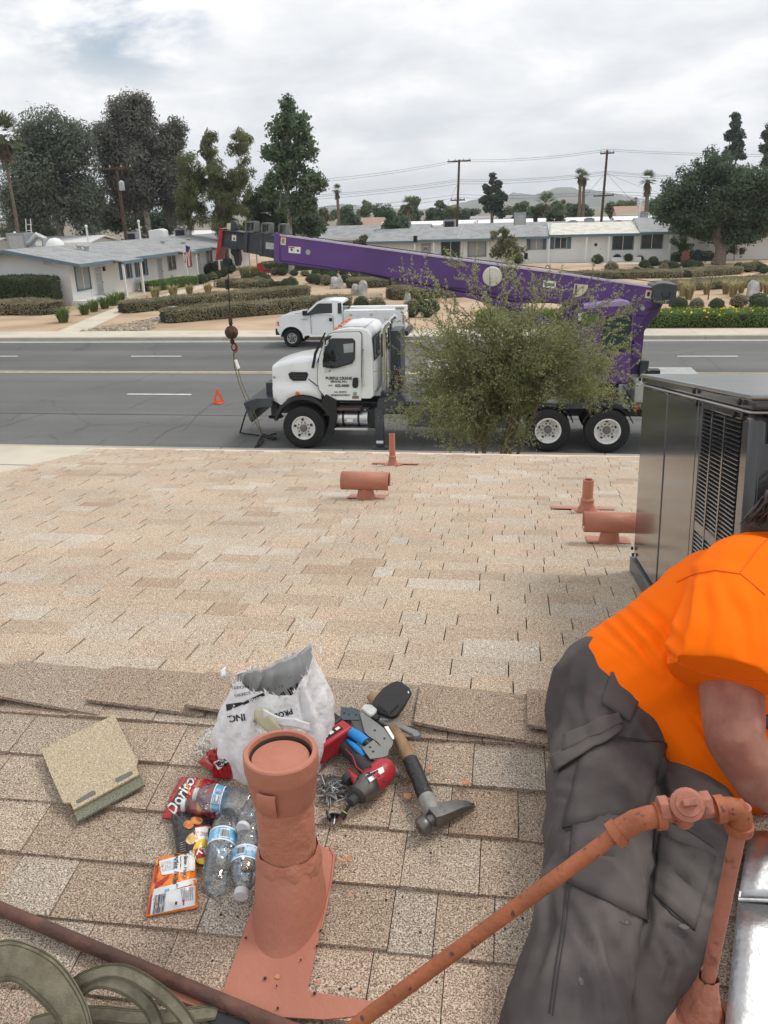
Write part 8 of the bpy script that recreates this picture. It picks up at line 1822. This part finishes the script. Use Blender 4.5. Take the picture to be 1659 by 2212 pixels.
creases(me, [([(1228,1428),(1206,1500),(1196,1565)],1), ([(1395,1560),(1440,1620),(1475,1700)],1.1,1.3), ([(1375,1590),(1425,1670),(1445,1760)],1,1.2), ([(1345,1600),(1400,1650),(1430,1720)],.9), ([(1215,1690),(1300,1680),(1390,1690)],.9,.7), ([(1205,1720),(1290,1735),(1370,1725)],.8,.6), ([(1240,1830),(1300,1852),(1375,1838)],1,.8), ([(1300,1985),(1322,2080),(1368,2200)],1.3,1.2), ([(1228,1960),(1285,2060),(1320,2180)],1.2,1.), ([(1180,1900),(1190,2000),(1150,2120)],1.1,.8), ([(1420,1800),(1480,1828),(1548,1905)],1,1.2), ([(1410,1850),(1470,1890),(1528,1960)],1,1.2), ([(1435,2000),(1480,2030),(1492,2062)],.9), ([(1425,2040),(1450,2090),(1440,2130)],.9), ([(1460,1740),(1510,1790),(1555,1830)],.9), ([(1260,1450),(1250,1520),(1270,1590)],1,.7), ([(1395,1930),(1400,1990),(1385,2050)],1,.8), ([(1240,2080),(1270,2140),(1265,2210)],1.2,.8)], .009, 9.)
trousers = skin_obj('trousers', me, M_pants, person); tb_ = bvh_of(trousers)
def patch(nm, quad, lift, solid_=.003, nu=12, nv=8, b=None, m=None, par=None):
    o = decal(b or tb_, quad, nm, m or M_pants, par or trousers, None, nu, nv, lift)
    if o: md = o.modifiers.new('s', 'SOLIDIFY'); md.thickness = solid_; md.offset = 1
    return o
patch('pocket', [(1262,1600),(1440,1605),(1395,1745),(1215,1790)], .004); patch('pocket_flap', [(1195,1640),(1335,1545),(1345,1580),(1205,1672)], .012, .004); patch('pocket_flap', [(1225,1590),(1335,1540),(1348,1562),(1222,1628)], .013, .004)
patch('knee_patch', [(1240,1760),(1420,1745),(1400,1990),(1225,1905)], .003)
patch('knee_patch', [(1425,1800),(1545,1850),(1500,2010),(1410,1930)], .003)
patch('back_pocket', [(1320,1452),(1400,1468),(1360,1560),(1300,1520)], .004)
for pl in ([(1215,1790),(1300,1770),(1395,1745)], [(1240,1760),(1232,1830),(1225,1905)], [(1225,1905),(1290,1935),(1345,1960),(1400,1992)], [(1225,1905),(1215,2000),(1200,2090),(1185,2200)], [(1410,1930),(1450,1975),(1500,2010)], [(1262,1600),(1330,1590),(1400,1600),(1440,1605)], [(1415,1760),(1480,1790),(1540,1830)]):
    line_on(tb_, pl, 'seam', M_seam, trousers, .0013); line_on(tb_, [(a+7, b_+5) for a, b_ in pl], 'stitch_line', M_seam, trousers, .0009)
M_dust = mat('pale_dust', (.125,.113,.108), .95, var=.5, vs=70)
for x, y, a, b_ in ((1352,1992,16,5),(1478,2002,14,7),(1300,1905,9,4),(1372,1745,20,4),(1255,2120,7,10),(1330,1650,12,8)): decal(tb_, [(x-a,y-b_),(x+a,y-b_*.6),(x+a*.8,y+b_),(x-a*.7,y+b_*.7)], 'dust_mark', M_dust, trousers, None, 5, 4, .0008, True)
# shirt seams and hem, hair
for pl in ([(1462,1258),(1500,1240),(1545,1232),(1600,1240),(1659,1290)], [(1448,1425),(1500,1446),(1560,1462),(1620,1470),(1690,1474)], [(1600,1235),(1640,1180),(1675,1150)]): line_on(sb_, pl, 'seam', mat('orange_thread', (.75,.13,.01), .9), shirt, .0014)
mb = MB(); rr_ = random.Random(5)
for i in range(420):
    d = Vector((rr_.gauss(0,1), rr_.gauss(0,1), rr_.gauss(.2,1))).normalized()
    if d.x > .45 and d.z < .4: continue
    a = hc_+d*.098; e = a+Vector((-.02-.05*rr_.random(), -.02+rr_.gauss(0,.02), -.10-.06*rr_.random())); k_ = a.lerp(e,.4)+d*.022; mb.tube([a-d*.01, k_, e], [.006,.005,.0012], 5)
mb.build('hair', M_hair, person, smooth=60)
mbx = MB()
for i in range(150):
    s_ = rr_.random(); a = DP(1690+rr_.gauss(0,14), 1078+rr_.gauss(0,16), 1.86+rr_.gauss(0,.03)); e = DP(1592+100*s_**.6+rr_.gauss(0,4), 1128-14*s_+rr_.gauss(0,6), 1.83+rr_.gauss(0,.015)); mbx.tube([a, a.lerp(e,.5)+Vector((0,-.01,.016)), e], [.004,.0032,.0008], 5)
mbx.build('hair_locks', M_hair, person, smooth=60)
# boots resting on the shingles below the frame
for (p, r_), nm in ((legl[-1],'boot'), (legr[-1],'boot')):
    f = Vector((p.x, p.y, roofz(p.y)+.05)); rings = []
    for u, w, h in ((0,.045,.10),(.3,.05,.085),(.65,.052,.055),(.9,.045,.04),(1,.02,.02)):
        c = f+Vector((-.08,-.26,0))*u; c.z = roofz(c.y)+.012; rings.append([Vector((c.x-w,c.y,c.z)), Vector((c.x-w*.9,c.y,c.z+h*.7)), Vector((c.x,c.y,c.z+h)), Vector((c.x+w*.9,c.y,c.z+h*.7)), Vector((c.x+w,c.y,c.z))])
    MB().loft(rings).build(nm, mat('brown_leather', (.10,.06,.035), .6), person, smooth=50)
# ================================================================== ARCHING SHRUB BETWEEN THE HOUSE AND THE STREET
SY = 13.6
M_shl = leafmat('small_olive_leaf', (.215,.222,.112), .48); M_twig = mat('green_brown_twig', (.17,.145,.085), .9, var=.25, vs=8)
shb = thing('arching_shrub', 'big loose arching shrub with tiny olive leaves in front of the crane truck', 'shrub', (yp(1060,990,SY).x, SY, .1))
r = np.random.default_rng(77); base = Vector((yp(1060,990,SY).x, SY, .1)); stems = MB(); tw = MB(); LP = []; LD = []
def curve(a, b, c, n): return [a*(1-u)**2+b*2*u*(1-u)+c*u*u for u in np.linspace(0,1,n)]
ends = [(900,600),(875,575),(990,560),(1010,605),(1060,575),(1120,600),(1180,610),(960,650),(1290,590),(1330,640),(1395,648),(1375,700),(1300,690),(1250,640),(1380,745),(1395,815),(1360,800),(1340,850),(1385,880),(1090,975),(1040,960),(990,965),(930,945),(880,925),(900,885),(860,870),(850,800),(885,745),(905,700),(860,760),(930,810),(1000,700),(1080,650),(1150,680),(1230,700),(1210,620),(1100,560),(940,690),(1310,760),(1270,860),(1060,900),(970,880)]
def px_pt(x, y, dy): return yp(x, y, SY+dy)
heart = [px_pt(1085+r.uniform(-90,80), 850+r.uniform(-50,55), r.uniform(-.5,.5)) for _ in range(14)]
for h in heart[:9]: stems.tube(curve(base, base.lerp(h,.5)+Vector((r.uniform(-.2,.2), r.uniform(-.2,.2), .1)), h, 7), [.05,.045,.04,.034,.03,.026,.022], 6)
def spray(pts, rad, dens, tl):
    n = len(pts); tw.tube(pts, [rad*(1-.8*i/(n-1)) for i in range(n)], 4, caps=False)
    L_ = sum((pts[i+1]-pts[i]).length for i in range(n-1)); k = int(L_*dens)
    for i in range(k):
        u = r.random()**.8; j = min(n-2, int(u*(n-1))); p = pts[j].lerp(pts[j+1], u*(n-1)-j); d = (pts[j+1]-pts[j]).normalized()
        s = Vector(r.normal(size=3)); s -= d*s.dot(d); s.normalize(); ln = tl*r.uniform(.4,1.2); q = p+(d*.75+s*.8+Vector((0,0,.1)))*ln; tw.tube([p, p.lerp(q,.5)+s*ln*.1, q], [.0035,.0028,.0012], 3, caps=False)
        m = int(ln*75)
        for w in range(m):
            t = r.uniform(.12,1.); c = p.lerp(q, t); LP.append((c.x+r.normal(0,.012), c.y+r.normal(0,.012), c.z+r.normal(0,.012))); LD.append(tuple((q-p).normalized()*.6+Vector(r.normal(size=3))*.8))
    for i in range(int(L_*40)):
        u = r.random(); j = min(n-2, int(u*(n-1))); p = pts[j].lerp(pts[j+1], u*(n-1)-j); LP.append(tuple(p+Vector(r.normal(size=3))*.015)); LD.append(tuple(r.normal(size=3)))
for i, (x, y) in enumerate(ends):
    for rep in range(2):
        e_ = px_pt(x+r.uniform(-14,14)*(rep*3+.3), y+r.uniform(-10,10)*(rep*3+.3), r.uniform(-1.1,1.1)); a = heart[int(r.integers(len(heart)))]; md = a.lerp(e_,.5)+Vector((0,0,.30 if y > 700 else .12)); spray(curve(a, md, e_, 9), .010, 9, .28)
def cl_(x, y, S, k, r0, sd): p_ = yp(x, y, SY); return subblobs((p_.x, SY, p_.z), S, k, r0, sd)
inner = cl_(1085,780,(1.75,1.1,.95),110,.32,5)+cl_(1000,870,(1.25,.9,.6),60,.28,6)+cl_(1200,790,(1.2,.9,.60),60,.28,8)+cl_(1060,925,(1.1,.8,.32),34,.24,9)+cl_(1270,825,(.55,.6,.32),14,.24,10)
for c, s in inner:
    a = heart[int(r.integers(len(heart)))]; spray(curve(a, a.lerp(Vector(c),.5)+Vector((0,0,.15)), Vector(c), 6), .007, 10, .24)
P = blob_points(inner, 46000, .2, -.10, 2.2, 9); LP = np.concatenate([np.array(LP), P]); LD = np.concatenate([np.array(LD), r.normal(size=(len(P),3))])
stems.build('trunk', M_bark, shb, smooth=60); tw.build('twigs', M_twig, shb, kind='stuff')
v, f, ti = leaf_quads(LP, .042, .40, dirs=LD, tv=.3, seed=4); cl = 1+.45*vnoise(LP, 2.3)[:,None]; npmesh('crown', v, f, M_shl, shb, tint=ti*cl)
# ================================================================== AIR
hzm = bpy.data.materials.new('haze_air'); hzm.use_nodes = True; t_ = hzm.node_tree; t_.nodes.clear(); pv = t_.nodes.new('ShaderNodeVolumePrincipled'); pv.inputs['Color'].default_value = (.86,.92,1,1); pv.inputs['Density'].default_value = .00022; pv.inputs['Anisotropy'].default_value = .2
mo = t_.nodes.new('ShaderNodeOutputMaterial'); t_.links.new(pv.outputs[0], mo.inputs['Volume'])
hz_ = MB().box(-4600, 4600, -1500, 4500, -3, 165).build('haze', hzm); hz_['kind'] = 'stuff'
